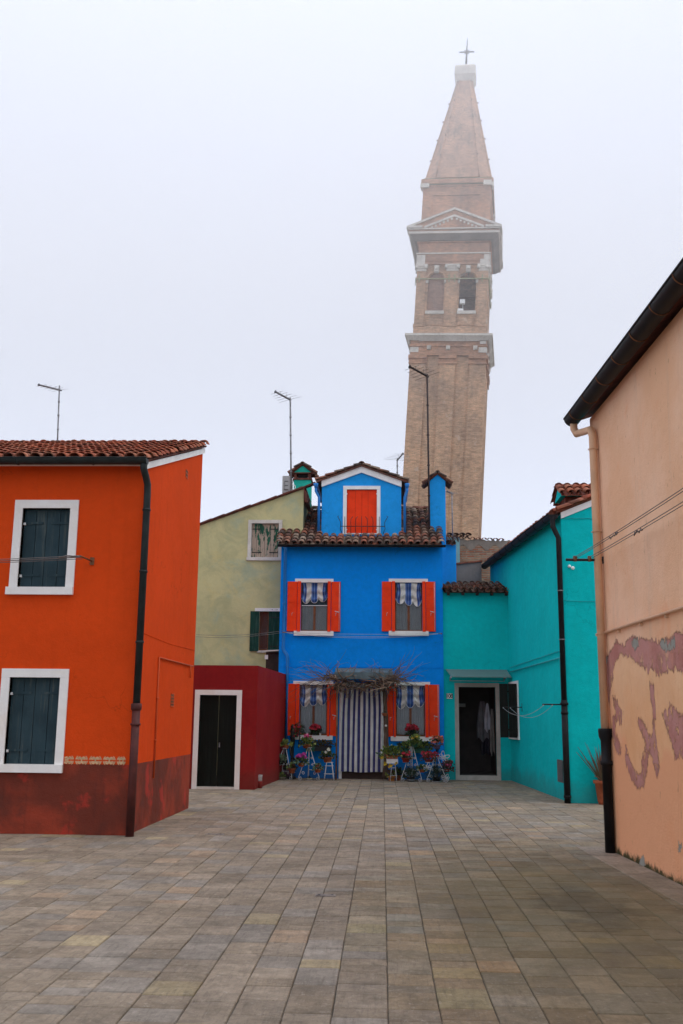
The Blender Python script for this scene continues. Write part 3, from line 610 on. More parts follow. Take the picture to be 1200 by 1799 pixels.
# ================================================================ GREEN HOUSE
YG = 28.3
def Gx(px, py=1100, yy=YG): return Y(px, py, yy).x
WG = Wall((Gx(330, 950) - 3.5, YG), (Gx(533, 900), YG))
gh = empty('green_house', WG.P(2, 0, -1), 'olive green house with blotchy washed walls and sloping gable behind the red outbuilding', 'house')
L_ = WG.L
lft = WG.uv(352, 923); pk = WG.uv(528, 861)
sl_ = (pk[1] - lft[1]) / (pk[0] - lft[0]); z0_ = lft[1] - sl_ * lft[0]
hU = WG.rect(441.6, 919.5, 489.5, 979.5); hL = WG.rect(455, 1074, 491.5, 1143)
mb = MB(); zlow = z0_ - 0.01
panel(mb, WG, 0, L_, 0, zlow, [hU if hU[3] < zlow else hU, hL] if hU[3] < zlow else [hL], 0.14)
if hU[3] >= zlow:      # gable field above the eaves line, cut around the upper window
    us = [0, hU[0], hU[1], L_]
    f = lambda u: z0_ + sl_ * u
    for i in range(3):
        a, b = us[i], us[i + 1]
        if i != 1: mb.face([WG.P(a, zlow), WG.P(b, zlow), WG.P(b, f(b)), WG.P(a, f(a))])
        else:
            mb.face([WG.P(a, zlow), WG.P(b, zlow), WG.P(b, hU[2]), WG.P(a, hU[2])]); mb.face([WG.P(a, hU[3]), WG.P(b, hU[3]), WG.P(b, f(b)), WG.P(a, f(a))])
    mb.box(WG.P(hU[0], 0).x, WG.P(hU[1], 0).x, YG + 0.14, YG + 0.16, hU[2] - 0.05, hU[3] + 0.05)
f = lambda u: z0_ + sl_ * u
mb.face([WG.P(L_, 0), WG.P(L_, 0, -5), WG.P(L_, f(L_), -5), WG.P(L_, f(L_))]); mb.face([WG.P(0, 0, -5), WG.P(0, 0), WG.P(0, f(0)), WG.P(0, f(0), -5)])
mb.face([WG.P(L_, 0, -5), WG.P(0, 0, -5), WG.P(0, f(0), -5), WG.P(L_, f(L_), -5)])
mb.build('wall', M['olive'], gh)
mb = MB(); rr_ = random.Random(8); q = WG.P(0, f(0), 0.08)
mb.prism([WG.P(0, f(0) + 0.005, 0.06), WG.P(L_ + 0.06, f(L_ + 0.06) + 0.005, 0.06), WG.P(L_ + 0.06, f(L_ + 0.06) + 0.045, 0.06), WG.P(0, f(0) + 0.045, 0.06)], Vector((0, 5.2, 0)))
u = 0
while u < L_:
    e = u + 0.38; dz = rr_.uniform(-0.006, 0.012)
    mb.prism([WG.P(u, f(u) + 0.03 + dz, 0.085), WG.P(e, f(e) + 0.03 + dz, 0.085), WG.P(e, f(e) + 0.08 + dz, 0.085), WG.P(u, f(u) + 0.06 + dz, 0.085)], Vector((0, 0.25, 0))); u = e
mb.prism([WG.P(L_ - 0.02, f(L_) + 0.05, 0.08), WG.P(L_ + 0.10, f(L_) - 0.14, 0.08), WG.P(L_ + 0.14, f(L_) - 0.42, 0.08), WG.P(L_ + 0.04, f(L_) - 0.42, 0.08), WG.P(L_ + 0.01, f(L_) - 0.1, 0.08)], Vector((0, 1.2, 0)))
mb.build('roof', M['verge'], gh)
fw = surround(WG, 'window', gh, hU, 0.10, M['grey_stone'], th=0.03); fw['label'] = 'upper window with peeling green shutters'
sill(WG, fw, hU[0] - 0.12, hU[1] + 0.12, hU[2] - 0.09, hU[2] + 0.002, M['grey_stone'], 0.06)
a, b, c, d = hU; m_ = (a + b) / 2
vb = vboards(WG, hU, -0.11, -0.07, 6, None, 0.008, 9, [(a + 0.02, m_ - 0.14, d - 0.16, 0.025), (m_ + 0.13, b - 0.02, d - 0.16, 0.025), (a + 0.02, m_ - 0.1, c + 0.16, 0.025), (m_ + 0.13, b - 0.02, c + 0.16, 0.025)])
vb.build('shutter', [M['shutter_green_peel'], M['groove'], M['iron']], fw)
a, b, c, d = hL
mb = MB(); mb.wbox(WG, a - 0.13, b + 0.1, d, d + 0.09, -0.13, 0.03)
rr_ = random.Random(2)
for k, (q, hh_) in enumerate(((0.30, 0.006), (0.34, 0.01), (0.37, 0.02), (0.43, 0.006), (0.46, 0.006), (0.50, 0.03))): mb.wbox(WG, a + q, a + q + 0.018, d + 0.045 - hh_ / 2, d + 0.045 + hh_ / 2, 0.0301, 0.033, 1)
fl = mb.build('window', [M['white_stone'], M['wood_dark']], gh); fl['label'] = 'lower window with one dark green shutter open'
sill(WG, fl, a - 0.03, b + 0.1, c - 0.06, c + 0.002, M['grey_stone'], 0.05)
mb = MB(); mb.wbox(WG, WG.uv(439, 1100, 0.1)[0], a - 0.0, c - 0.02, d - 0.005, 0.02, 0.06)
for k in range(9): mb.wbox(WG, WG.uv(439, 1100, 0.1)[0] + 0.01, a - 0.01, c + 0.03 + k * (d - c - 0.04) / 9, c + 0.03 + (k + 0.92) * (d - c - 0.04) / 9, 0.06, 0.066)
mb.build('shutter', M['shutter_green'], fl)
um = WG.uv(471.5, 1100)[0]
mb = vboards(WG, (um, b, c, d), -0.06, -0.02, 3, None, 0.006, 3, [(um + 0.03, b, d - 0.17, 0.02), (um + 0.03, b, c + 0.12, 0.02)]); mb.build('shutter', [M['shutter_green'], M['groove'], M['iron']], fl)
def casement(W, r, parent, d=-0.10, fwid=0.04, mull=True, cmat=None, cw=1.0, mat=None):
    a, b, c, e = r; mat = mat or M['wood_brown']
    mb = MB()
    for (x0, x1, y0, y1) in ((a, a + fwid, c, e), (b - fwid, b, c, e), (a + fwid, b - fwid, c, c + fwid * 1.3), (a + fwid, b - fwid, e - fwid, e)): mb.wbox(W, x0, x1, y0, y1, d - 0.04, d)
    m_ = (a + b) / 2
    if mull: mb.wbox(W, m_ - fwid * 0.9, m_ + fwid * 0.9, c + fwid * 1.3, e - fwid, d - 0.04, d + 0.006)
    o = mb.build('frame', mat, parent)
    mb = MB()
    if mull: mb.wbox(W, a + fwid, m_ - fwid * 0.9, c + fwid, e - fwid, d - 0.022, d - 0.018); mb.wbox(W, m_ + fwid * 0.9, b - fwid, c + fwid, e - fwid, d - 0.022, d - 0.018)
    else: mb.wbox(W, a + fwid, b - fwid, c + fwid, e - fwid, d - 0.022, d - 0.018)
    mb.build('glass', M['glass'], parent)
    mb = MB(); n = 60; vs = []
    for i in range(n + 1):
        u = a + (b - a) * i / n; dd_ = d - 0.09 + 0.016 * math.sin(i * 1.35) + 0.01 * math.sin(i * 0.53 + 1)
        vs += [W.P(u, c, dd_), W.P(u, e, dd_ * 1.0)]
    mb.mesh(vs, [(2 * i, 2 * i + 2, 2 * i + 3, 2 * i + 1) for i in range(n)], 0, None, True); mb.build('net_curtain', cmat or M['lace'], parent)
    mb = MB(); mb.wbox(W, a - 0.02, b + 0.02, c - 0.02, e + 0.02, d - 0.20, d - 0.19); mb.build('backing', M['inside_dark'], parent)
casement(WG, (a, um, c, d), fl, -0.10, 0.035, False)
# dark lean-to between green and blue houses, above the red roof
q = Y(480, 1150, 27.9); mb = MB(); x0, x1 = Y(468, 1150, 27.9).x, -2.62; za, zb2 = Y(470, 1174, 27.9).z - 0.1, Y(470, 1146, 27.9).z
mb.box(x0, x1, 27.8, 28.25, 2.5, zb2); 
for k in range(5): mb.box(x0 + (x1 - x0) * k / 5 + 0.006, x0 + (x1 - x0) * (k + 1) / 5 - 0.006, 27.785, 27.8, 2.5, zb2 - 0.01)
lt = empty('lean_to', (x0, 27.9, 2.5), 'dark brown wooden lean-to squeezed between the green and blue houses', 'shed'); mb.build('body', M['wood_dark'], lt)
mb = MB(); mb.hexa([(x0 - 0.03, 27.6, zb2 + 0.005), (x1, 27.6, zb2 + 0.03), (x1, 28.27, zb2 + 0.09), (x0 - 0.03, 28.27, zb2 + 0.06), (x0 - 0.03, 27.6, zb2 + 0.03), (x1, 27.6, zb2 + 0.055), (x1, 28.27, zb2 + 0.115), (x0 - 0.03, 28.27, zb2 + 0.085)]); mb.build('roof', M['grey_stone'], lt)
mb = MB(); mb.box(x0 - 0.03, x0 + 0.06, 27.77, 27.783, zb2 - 0.2, zb2 - 0.08); mb.build('patch', M['white'], lt)
# turquoise chimney
YC = 30.2
def chimney(root, x0, x1, y0, y1, zb_, zs, zo, za, mwall, tiles, vent=True, ov=0.13):
    mb = MB(); xm = (x0 + x1) / 2
    mb.box(x0, x1, y0, y1, zb_, zs)
    mb.build('shaft', mwall, root)
    if vent:
        mb = MB(); mb.box(x0 - 0.04, x1 + 0.04, y0 - 0.04, y1 + 0.04, zs, zs + 0.05)
        for xx in (x0, x1 - 0.08):
            for yy_ in (y0, y1 - 0.08): mb.box(xx, xx + 0.08, yy_, yy_ + 0.08, zs + 0.05, zo)
        mb.box(x0 + 0.12, x1 - 0.12, y0 + 0.1, y1 - 0.1, zs + 0.05, zo, 1)
        mb.box(x0 - 0.06, x1 + 0.06, y0 - 0.05, y1 + 0.05, zo, zo + 0.03); mb.build('vent', [M['verge'], M['inside_dark']], root); zg = zo + 0.03
    else: zg = zs
    mb = MB(); mb.prism([(x0, y0, zg), (x1, y0, zg), (x1, y0, zg + 0.02), (xm, y0, za), (x0, y0, zg + 0.02)], (0, y1 - y0, 0)); mb.build('gable', mwall, root)
    mb = MB(); s_ = (za - zg - 0.02) / (xm - x0)
    for sg in (-1, 1):
        xe = xm + sg * (x1 - xm + ov); ze = za - s_ * (x1 - xm + ov)
        O_ = Vector((xe, y0 - 0.06, ze)); V_ = (Vector((xm, y0 - 0.06, za)) - O_).normalized(); N_ = Vector((-V_.z * sg * -1, 0, abs(V_.x)))
        wdt = y1 - y0 + 0.12; ln_ = (Vector((xm, y0 - 0.06, za)) - O_).length
        mb.prism([O_ + Vector((0, 0, 0.01)), O_ + Vector((0, wdt, 0.01)), O_ + V_ * ln_ + Vector((0, wdt, 0.01)), O_ + V_ * ln_ + Vector((0, 0, 0.01))], (0, 0, 0.03), 0, (0.13, 0.045, 0.03))
        tile_roof(mb, O_ + Vector((0, 0.02, 0.02)), (0, 1, 0), V_, wdt - 0.04, ln_, tiles, 0.17, 0.25, 21)
    ridge_tiles(mb, (xm, y0 - 0.08, za + 0.04), (xm, y1 + 0.06, za + 0.04), 0.075, tiles, 0.3)
    mb.build('cap_roof', M['tile_' + tiles], root)
cx0, cx1 = Y(516, 870, YC).x, Y(545.5, 870, YC).x
ch = empty('chimney', (cx0, YC, 7), 'sea green chimney with a small gabled tile cap behind the green house roof', 'chimney')
chimney(ch, cx0, cx1, YC, YC + 0.5, 6.0, Y(530, 843, YC).z, Y(530, 832, YC).z, Y(530, 818, YC).z, M['teal_green'], 'old', True, 0.12)
# outdoor unit
ya = 29.3; x0, x1 = Y(496, 850, ya).x, Y(511, 850, ya).x; z0, z1 = Y(503, 863, ya).z - 0.04, Y(503, 836, ya).z
ac = empty('air_conditioner', ((x0 + x1) / 2, ya, z0), 'grey air conditioner outdoor unit standing on the green house roof', 'air conditioner')
mb = MB(); mb.box(x0, x1, ya, ya + 0.7, z0, z1); mb.build('casing', M['plastic_grey'], ac)
mb = MB(); mb.box(x0 + 0.06, x1 - 0.06, ya - 0.02, ya, z0 + 0.08, z1 - 0.05)
mb.build('cover', M['plastic_grey'], ac); mb = MB()
for k in range(3): mb.box(x0 + 0.08, x1 - 0.08, ya - 0.03, ya - 0.02, z0 + 0.08 + k * 0.13, z0 + 0.10 + k * 0.13)
mb.box(x0 + 0.07, x0 + 0.08, ya - 0.03, ya - 0.02, z0 + 0.08, z0 + 0.36)
mb.build('grille', M['plastic_dark'], ac)
mb = MB(); c_ = Y(515.5, 856, 29.35)
mb.tube([c_ + Vector((math.cos(a_) * 0.06, 0, math.sin(a_) * 0.075)) for a_ in [i * 2 * math.pi / 14 for i in range(15)]], 0.012, 6)
mb.tube([c_ + Vector((-0.06, 0, 0)), c_ + Vector((-0.07, 0, 0.1)), c_ + Vector((-0.03, 0.1, 0.12))], 0.012, 6)
o = mb.build('pipe_coil', M['white']); o.parent = ac; o.location = o.location - ac.location

# ================================================================ ANTENNAS
def antenna(mast_top, mast_bot, yd, bx, by, tx, ty, r, mat, label, ne=8, el=0.28, skew=0.5, group='roof aerials', yb=None, r2=None):
    T = Y(*mast_top, yd); B = Y(*mast_bot, yd); B.z -= 0.5
    root = empty('antenna', B, label, 'antenna', group)
    mb = MB(); mb.tube([B, T + (T - B).normalized() * 0.06], r, 8)
    for k in range(5): mb.lathe(B + (T - B) * (0.15 + k * 0.17), [(r * 1.5, 0), (r * 1.5, 0.03)], 8)
    mb.build('mast', mat, root)
    a = Y(bx, by, yd - 0.5); b = Y(tx, ty, yd + 0.05); mb = MB(); mb.tube([a, b], r * 1.15, 6); mb.tube([a, a + (b - a) * 0.02], r * 2.0, 6)
    mb.build('boom', mat, root)
    mb = MB(); D = (b - a).normalized(); S_ = D.cross(Z).normalized()
    ne = 5; r2 = r * 0.20; el *= 0.85
    for k in range(ne):
        c = a + (b - a) * (0.12 + 0.82 * k / (ne - 1)); h = el * (0.6 + 0.6 * k / ne)
        mb.tube([c - S_ * h, c + S_ * h], r2 or r * 0.3, 5)
        if k % 2: mb.tube([c, c + Z * h * 0.35], r2 or r * 0.3, 4)
    mb.build('elements', mat, root)
    return root
antenna((104.3, 683), (102.5, 780), 17.5, 68, 676, 108, 686, 0.014, M['galv'], 'leftmost roof aerial on a thin mast above the orange house', 9, 0.22)
antenna((510, 702), (512.5, 863), 29.2, 483.5, 688, 511, 703, 0.026, M['galv'], 'tall galvanised roof aerial beside the sea green chimney', 9, 0.5)
antenna((750.5, 661), (755, 945), 28.35, 719.5, 644, 752.5, 662, 0.028, M['darkmast'], 'tallest dark brown aerial rising beside the blue chimney', 9, 0.55)
antenna((698, 808), (698, 850), 31.5, 708, 797, 697.5, 809, 0.022, M['galv'], 'short roof aerial peeping out behind the blue dormer', 6, 0.5)
o = antenna((794, 868), (795.5, 945), 30.5, 786, 863, 796, 868, 0.018, M['galv'], 'thin pole aerial with a short boom right of the blue chimney', 4, 0.2)

# ================================================================ BLUE HOUSE
YB = 27.5
WB = Wall((Y(489.5, 1172, YB).x, YB), (Y(779.5, 1200, YB).x, YB)); LB = WB.L
bh = empty('blue_house', WB.P(LB / 2, 0, -1), 'narrow bright blue house with red shutters, gabled dormer and old tiled roof', 'house')
zg = WB.uv(635, 957)[1] + 0.02
HW = {'ul': WB.rect(528.5, 1023.5, 576, 1109), 'ur': WB.rect(694, 1023.5, 742, 1109), 'll': WB.rect(526, 1203, 575, 1292), 'lr': WB.rect(695.5, 1204, 747, 1294)}
hdr = WB.rect(601, 1206, 673, 1368); hdr = (hdr[0], hdr[1], 0.0, hdr[3])
mb = MB(); panel(mb, WB, 0, LB, 0, zg, list(HW.values()) + [hdr], 0.14)
D_ = 6.2; ridge_y = 3.15; pitch_s = 0.5
zr_ = zg + 0.02 + pitch_s * ridge_y
for u in (0, LB):
    pts = [WB.P(u, 0), WB.P(u, zg), WB.P(u, zr_, -ridge_y), WB.P(u, zg, -D_), WB.P(u, 0, -D_)]
    mb.face(pts if u else pts[::-1])
mb.face([WB.P(LB, 0, -D_), WB.P(0, 0, -D_), WB.P(0, zg, -D_), WB.P(LB, zg, -D_)])
mb.wbox(WB, hdr[0] - 0.3, hdr[0] - 0.28, 0, 2.8, -1.6, -0.14); mb.wbox(WB, hdr[1] + 0.28, hdr[1] + 0.3, 0, 2.8, -1.6, -0.14); mb.wbox(WB, hdr[0] - 0.3, hdr[1] + 0.3, 0, 2.8, -1.62, -1.6)
# string line and shallow plaster joint
zl = WB.uv(640, 1172)[1]; mb.wbox(WB, 0.02, LB, zl - 0.006, zl + 0.006, 0, 0.012)
mb.build('wall', M['blue'], bh)
# roof
Vs = Vector((0, 1, pitch_s)).normalized(); lnr = (ridge_y + 0.32) / Vs.y
e0 = WB.P(-0.06, zg + 0.0 - 0.32 * pitch_s + 0.06, 0.32)
dorm = [Y(563, 900, 28.1).x - e0.x, Y(707, 900, 28.1).x - e0.x]
mb = MB(); wr = Y(776, 950, YB - 0.3).x - e0.x
tile_roof(mb, e0, (1, 0, 0), Vs, wr, lnr, 'old', 0.222, 0.30, 11, 0.018, skip=lambda u, v: dorm[0] + 0.12 < u < dorm[1] - 0.12 and v > 0.8)
rf = mb.build('roof', M['tile_old'], bh)
mb = MB(); q0 = e0 + Vector((0, 0.03, -0.04)); q1 = q0 + Vector((wr, 0, 0))
mb.prism([q0, q1, q1 + Vs * (lnr - 0.02), q0 + Vs * (lnr - 0.02)], (0, 0, 0.03))
pR = WB.P(-0.06, zr_ + 0.03, -ridge_y); pb = WB.P(-0.06, zg + 0.02, -D_ - 0.1)
mb.prism([pR, pR + Vector((wr, 0, 0)), pb + Vector((wr, 0, 0)), pb], (0, 0, 0.03)); mb.build('roof_deck', M['roof_under'], rf)
mb = MB(); ridge_tiles(mb, e0 + Vs * lnr + Vector((0, 0, 0.05)), e0 + Vs * lnr + Vector((wr, 0, 0.05)), 0.1); mb.build('ridge_tiles', M['tile_old'], rf)
gzb = WB.uv(636, 955, 0.38)[1]
gutter(Y(488, 957, YB - 0.38) , Vector((Y(783, 957, YB - 0.38).x, YB - 0.38, Y(488, 957, YB - 0.38).z)), 0.06, M['gutter_black'], bh, bands=[0.4, 1.4, 2.4, 3.4, 4.2], bmat=M['gutter_black'])
# left downpipe
mb = MB(); ul = WB.uv(501, 1000, 0.07)[0]; zk = WB.uv(500, 1140)[1]; z2k = WB.uv(505, 1150)[1]
mb.tube([WB.P(ul + 0.02, gzb - 0.05, 0.34), WB.P(ul + 0.02, gzb - 0.15, 0.25), WB.P(ul, gzb - 0.3, 0.08), WB.P(ul, zk, 0.08), WB.P(ul + 0.02, zk - 0.06, 0.08), WB.P(ul + 0.11, zk - 0.18, 0.08), WB.P(ul + 0.125, zk - 0.25, 0.08), WB.P(ul + 0.125, 0.9, 0.08)], 0.048, 10)
mb.lathe(WB.P(ul, 4.7, 0.08), [(0.058, 0), (0.058, 0.025)], 10)
dp = mb.build('downpipe', M['pipe_blue'], bh)
mb = MB(); mb.tube([WB.P(ul + 0.125, 1.0, 0.08), WB.P(ul + 0.125, 0.0, 0.08)], 0.05, 10); mb.build('downpipe_foot', M['gutter_black'], dp)
def red_leaf(W, u0, u1, z0, z1, parent, d=0.05, lab=None, hook=0.5, bar=None, n=7):
    mb = MB(); wN = min(0.10, (u1 - u0) * 0.24); inner_right = bar == 'L'
    # bi-fold leaf: wide outer panel of horizontal boards + narrow inner panel
    if inner_right: ua, ub, na, nb = u0, u1 - wN - 0.012, u1 - wN, u1
    else: ua, ub, na, nb = u0 + wN + 0.012, u1, u0, u0 + wN
    mb.wbox(W, ua, ub, z0, z1, d - 0.03, d)
    h = (z1 - z0) / n
    for k in range(n): mb.wbox(W, ua + 0.003, ub - 0.003, z0 + k * h + 0.006, z0 + (k + 1) * h - 0.006, d, d + 0.012)
    mb.wbox(W, na, nb, z0 - 0.005, z1 + 0.005, d - 0.02, d + 0.05)
    zh = z0 + (z1 - z0) * 0.36; mb.tube([W.P((ua + ub) / 2, zh - 0.07, d + 0.02), W.P((ua + ub) / 2, zh, d + 0.03), W.P((ua + ub) / 2 + 0.03, zh + 0.015, d + 0.03)], 0.006, 5, 1)
    if not inner_right:
        mb.tube([W.P(ub - 0.03, z0 + 0.02, d + 0.02), W.P(ub - 0.03, z1 - 0.02, d + 0.02)], 0.006, 5, 1); mb.tube([W.P(ub - 0.03, zh + 0.03, d + 0.03), W.P(ub - 0.15, zh + 0.06, d + 0.04)], 0.011, 5, 1)
    o = mb.build('shutter', [M['shutter_red'], M['white_iron']], parent)
    return o
M['valance'] = attr('striped_awning_cloth', 0.9, bump=0.002)
def valance(W, r, parent, seed, drop=0.40, tilt=0.0):
    rr_ = random.Random(seed); a, b, c, d = r; a += 0.02; b -= 0.02; w_ = b - a; nx, nz = 44, 16; mb = MB(); H = (d - c) * drop
    wh = (0.62, 0.60, 0.55); bl = (0.035, 0.085, 0.26); lb_ = (0.16, 0.25, 0.45)
    pat = [(0, bl), (0.05, lb_), (0.08, bl), (0.15, wh), (0.36, lb_), (0.40, bl), (0.47, lb_), (0.50, bl), (0.58, lb_), (0.62, wh), (0.83, bl), (0.90, lb_), (0.93, bl)]
    def colr(t_):
        cc = wh
        for s_, k in pat:
            if t_ >= s_: cc = k
        return cc
    P = {}
    for i in range(nx + 1):
        t_ = i / nx; sc_ = abs(math.sin(t_ * math.pi * 3)) ** 0.6
        bot = H * (0.74 + 0.26 * sc_) * (1 + 0.06 * math.sin(t_ * 3.1 + seed)) + tilt * t_
        sag = 0.10 * math.sin(t_ * math.pi) * H
        for j in range(nz + 1):
            s_ = j / nz
            z_ = d - 0.01 - s_ * bot - (sag * math.sin(s_ * math.pi) if s_ < 1 else 0)
            pinch = 1 - 0.10 * math.sin(min(1, s_ * 1.3) * math.pi)
            dd_ = -0.03 + 0.03 * math.sin(s_ * 14 + 2.2 * math.sin(t_ * math.pi) + seed) * (1 - s_ * 0.4) + 0.012 * math.sin(t_ * 17 + seed)
            P[i, j] = W.P(a + w_ * (0.5 + (t_ - 0.5) * pinch), z_, dd_)
    vs = [P[i, j] for i in range(nx + 1) for j in range(nz + 1)]
    base = len(mb.v); mb.v += [tuple(p) for p in vs]; mb.has = True
    for i in range(nx):
        for j in range(nz):
            q = base + i * (nz + 1) + j; mb.f.append([q, q + nz + 1, q + nz + 2, q + 1]); mb.m.append(0); mb.sm.append(True); mb.c.append(colr((i + 0.5) / nx))
    mb.tube([P[i, nz] for i in range(nx + 1)], 0.007, 4, 0, (0.68, 0.67, 0.64)); mb.build('valance', M['valance'], parent)
specs = [('ul', (518.7, 586), (516.5, 586), (504.8, 528.5), (576, 598), 1017, 1117, 'upper left window'), ('ur', (683, 751.5), (683, 753), (671, 694), (742.7, 765), 1017, 1117, 'upper right window'),
         ('ll', (515.5, 586), (516, 584.5), (505, 526), (575, 595.7), 1196.5, 1299.5, 'ground floor window left of the curtained door'), ('lr', (689, 755.5), (686.5, 760), (680, 695.5), (747, 770), 1198, 1302, 'ground floor window right of the curtained door')]
for key, lt_, sl2, shl, shr, yt, yb_, lab in specs:
    r = HW[key]; a, b, c, d = r; xm = (lt_[0] + lt_[1]) / 2
    mb = MB(); mb.wbox(WB, WB.uv(lt_[0], yt)[0], WB.uv(lt_[1], yt)[0], d, WB.uv(xm, yt)[1], -0.12, 0.035); wn = mb.build('window', M['white_stone'], bh); wn['label'] = lab
    sill(WB, wn, WB.uv(sl2[0], yb_)[0], WB.uv(sl2[1], yb_)[0], WB.uv(xm, yb_)[1], c + 0.002, M['white_stone'], 0.08)
    casement(WB, r, wn, -0.10, 0.035, True)
    red_leaf(WB, WB.uv(shl[0], 1060, 0.05)[0], a + 0.0, c - 0.01, d + 0.02, wn, bar='L'); red_leaf(WB, b, WB.uv(shr[1], 1060, 0.05)[0], c - 0.01, d + 0.02, wn, bar='R')
    valance(WB, r, wn, {'ul': 1, 'ur': 5, 'll': 2, 'lr': 8}[key], {'ul': 0.40, 'ur': 0.46, 'll': 0.42, 'lr': 0.44}[key])
    if key == 'ul': mb = MB(); zb_ = d - (d - c) * 0.47; mb.wbox(WB, a + 0.02, b - 0.02, zb_ - 0.008, zb_ + 0.008, -0.06, -0.045); mb.wbox(WB, a + 0.03, b - 0.03, zb_, d, -0.094, -0.09, 1); mb.build('curtain_rod', [M['white'], M['shutter_slate']], wn)
mb = MB(); mb.wbox(WB, hdr[0] - 0.02, hdr[1] + 0.02, 0.0, 0.17, -0.5, 0.02); mb.build('doorstep', M['wood_dark'], bh)
mb = MB(); mb.wbox(WB, hdr[0] - 0.10, hdr[1] + 0.10, hdr[3], hdr[3] + 0.09, -0.12, 0.04); mb.wbox(WB, hdr[0] - 0.08, hdr[0], 0.0, hdr[3], -0.12, 0.03); mb.wbox(WB, hdr[1], hdr[1] + 0.08, 0, hdr[3], -0.12, 0.03); mb.build('door_frame', M['white_stone'], bh)
mb = MB(); mb.wbox(WB, hdr[0], hdr[1], 0.17, hdr[3], -0.14, -0.10); mb.build('door', M['wood_dark'], bh)
# dormer
YD = 28.1; X = lambda px, py=900, yy=YD: Y(px, py, yy).x; ZD = lambda py, px=635, yy=YD: Y(px, py, yy).z
dx0, dx1 = X(565), X(705); dz0 = ZD(945); dzs = ZD(856); dzp = ZD(832); dxm = (dx0 + dx1) / 2
WD = Wall((dx0, YD), (dx1, YD)); hD = (WD.uv(609, 900)[0], WD.uv(662, 900)[0], ZD(937), ZD(860))
mb = MB(); panel(mb, WD, 0, WD.L, dz0 - 0.2, dzs, [hD], 0.08, top=[(0, dzs), (WD.L, dzs), (WD.L / 2, dzp + 0.05)])
mb.face([WD.P(0, dz0 - 0.2, -3.2), WD.P(0, dz0 - 0.2), WD.P(0, dzs), WD.P(0, dzs, -3.2)]); mb.face([WD.P(WD.L, dz0 - 0.2), WD.P(WD.L, dz0 - 0.2, -3.2), WD.P(WD.L, dzs, -3.2), WD.P(WD.L, dzs)])
mb.wbox(WD, -0.03, WD.L + 0.03, dz0 - 0.02, dz0 + 0.0, -0.1, 0.04, 1)
dm = mb.build('dormer', [M['blue_lit'], M['verge']], bh)
mb = MB(); yf = YD - 0.06
slp = (ZD(832) - ZD(857)) / (dxm - dx0); half = dxm - dx0; zt_in = dzp + 0.02; fwid_ = ZD(822) - ZD(832)
for sg in (-1, 1):
    a_ = Vector((dxm, yf, zt_in)); b_ = Vector((dxm + sg * (half + 0.01), yf, zt_in - slp * (half + 0.01)))
    pts = [a_, b_, b_ + Z * fwid_ * 1.05, a_ + Z * fwid_ * 1.05]
    mb.prism(pts if sg > 0 else pts[::-1], (0, 0.06, 0))
mb.build('dormer_fascia', M['white'], dm)
mb = MB(); zrf = zt_in + fwid_ * 1.05
random.seed(4)
for sg in (-1, 1):
    ov = 0.16; O_ = Vector((dxm + sg * (half + ov), yf - 0.05, zrf - slp * (half + ov))); top_ = Vector((dxm, yf - 0.05, zrf)); V_ = (top_ - O_).normalized(); ln_ = (top_ - O_).length
    mb.prism([O_, O_ + Vector((0, 3.2, 0)), top_ + Vector((0, 3.2, 0)), top_], (0, 0, 0.045), 0, (0.16, 0.055, 0.035))
    tile_roof(mb, O_ + Vector((0, 0.06, 0.03)), (0, 1, 0), V_, 3.1, ln_, 'old', 0.2, 0.3, 31 + sg)
ridge_tiles(mb, (dxm, yf - 0.07, zrf + 0.05), (dxm, yf + 3.0, zrf + 0.05), 0.095, 'old', 0.4)
mb.build('dormer_roof', M['tile_old'], dm)
mb = MB(); a, b, c, d = hD; fwd = WD.uv(609, 900)[0] - WD.uv(602.7, 900)[0]
mb.wbox(WD, a - fwd, a, c - 0.03, d, -0.07, 0.025); mb.wbox(WD, b, b + fwd, c - 0.03, d, -0.07, 0.025); mb.wbox(WD, a - fwd, b + fwd, d, d + fwd * 1.0, -0.07, 0.028); mb.wbox(WD, a, b, c - 0.03, c + 0.0, -0.07, 0.03)
mb.build('dormer_window_frame', M['white'], dm)
mb = vboards(WD, hD, -0.06, -0.03, 4, None, 0.006, 77); 
for zc in (c + 0.1, d - 0.14): mb.wbox(WD, a - 0.005, a + 0.02, zc, zc + 0.03, -0.03, -0.01, 2); mb.wbox(WD, b - 0.02, b + 0.005, zc, zc + 0.03, -0.03, -0.01, 2)
mb.build('dormer_shutter', [M['shutter_red'], plain('red_joint', (0.25, 0.012, 0.005, 1), 0.8), M['white']], dm)
# railing
mb = MB(); zb_ = ZD(926); zlo = ZD(939); ztp = ZD(909); dr = 0.12
mb.tube([WD.P(WD.uv(598.7, 926)[0], zb_, dr), WD.P(WD.uv(676, 926)[0], zb_, dr)], 0.011, 6)
for px in (606, 617, 625.5, 635.5, 645, 655, 666.5):
    u_ = WD.uv(px, 926)[0]; s_ = 0 if px in (606, 635.5, 666.5) else (-1 if px < 635 else 1)
    pts = [WD.P(u_, zlo, dr), WD.P(u_ + 0.01 * s_, zb_ - 0.05, dr + 0.02), WD.P(u_, zb_, dr), WD.P(u_ + 0.01 * s_, zb_ + 0.1, dr), WD.P(u_ - 0.0 * s_, ztp - 0.06, dr), WD.P(u_ + 0.05 * s_ * (-1 if abs(px - 635) < 15 else -1), ztp, dr)]
    mb.tube(pts, 0.009, 6)
for sg, px in ((-1, 598.7), (1, 676)):
    u_ = WD.uv(px, 926)[0]
    mb.tube([WD.P(u_ - sg * 0.05, zlo, dr), WD.P(u_ + sg * 0.01, zb_ - 0.08, dr), WD.P(u_, zb_, dr), WD.P(u_, zb_ + 0.12, dr), WD.P(u_ + sg * 0.05, zb_ + 0.22, dr), WD.P(u_ + sg * 0.09, ztp, dr), WD.P(u_ + sg * 0.05, ztp + 0.02, dr)], 0.010, 6)
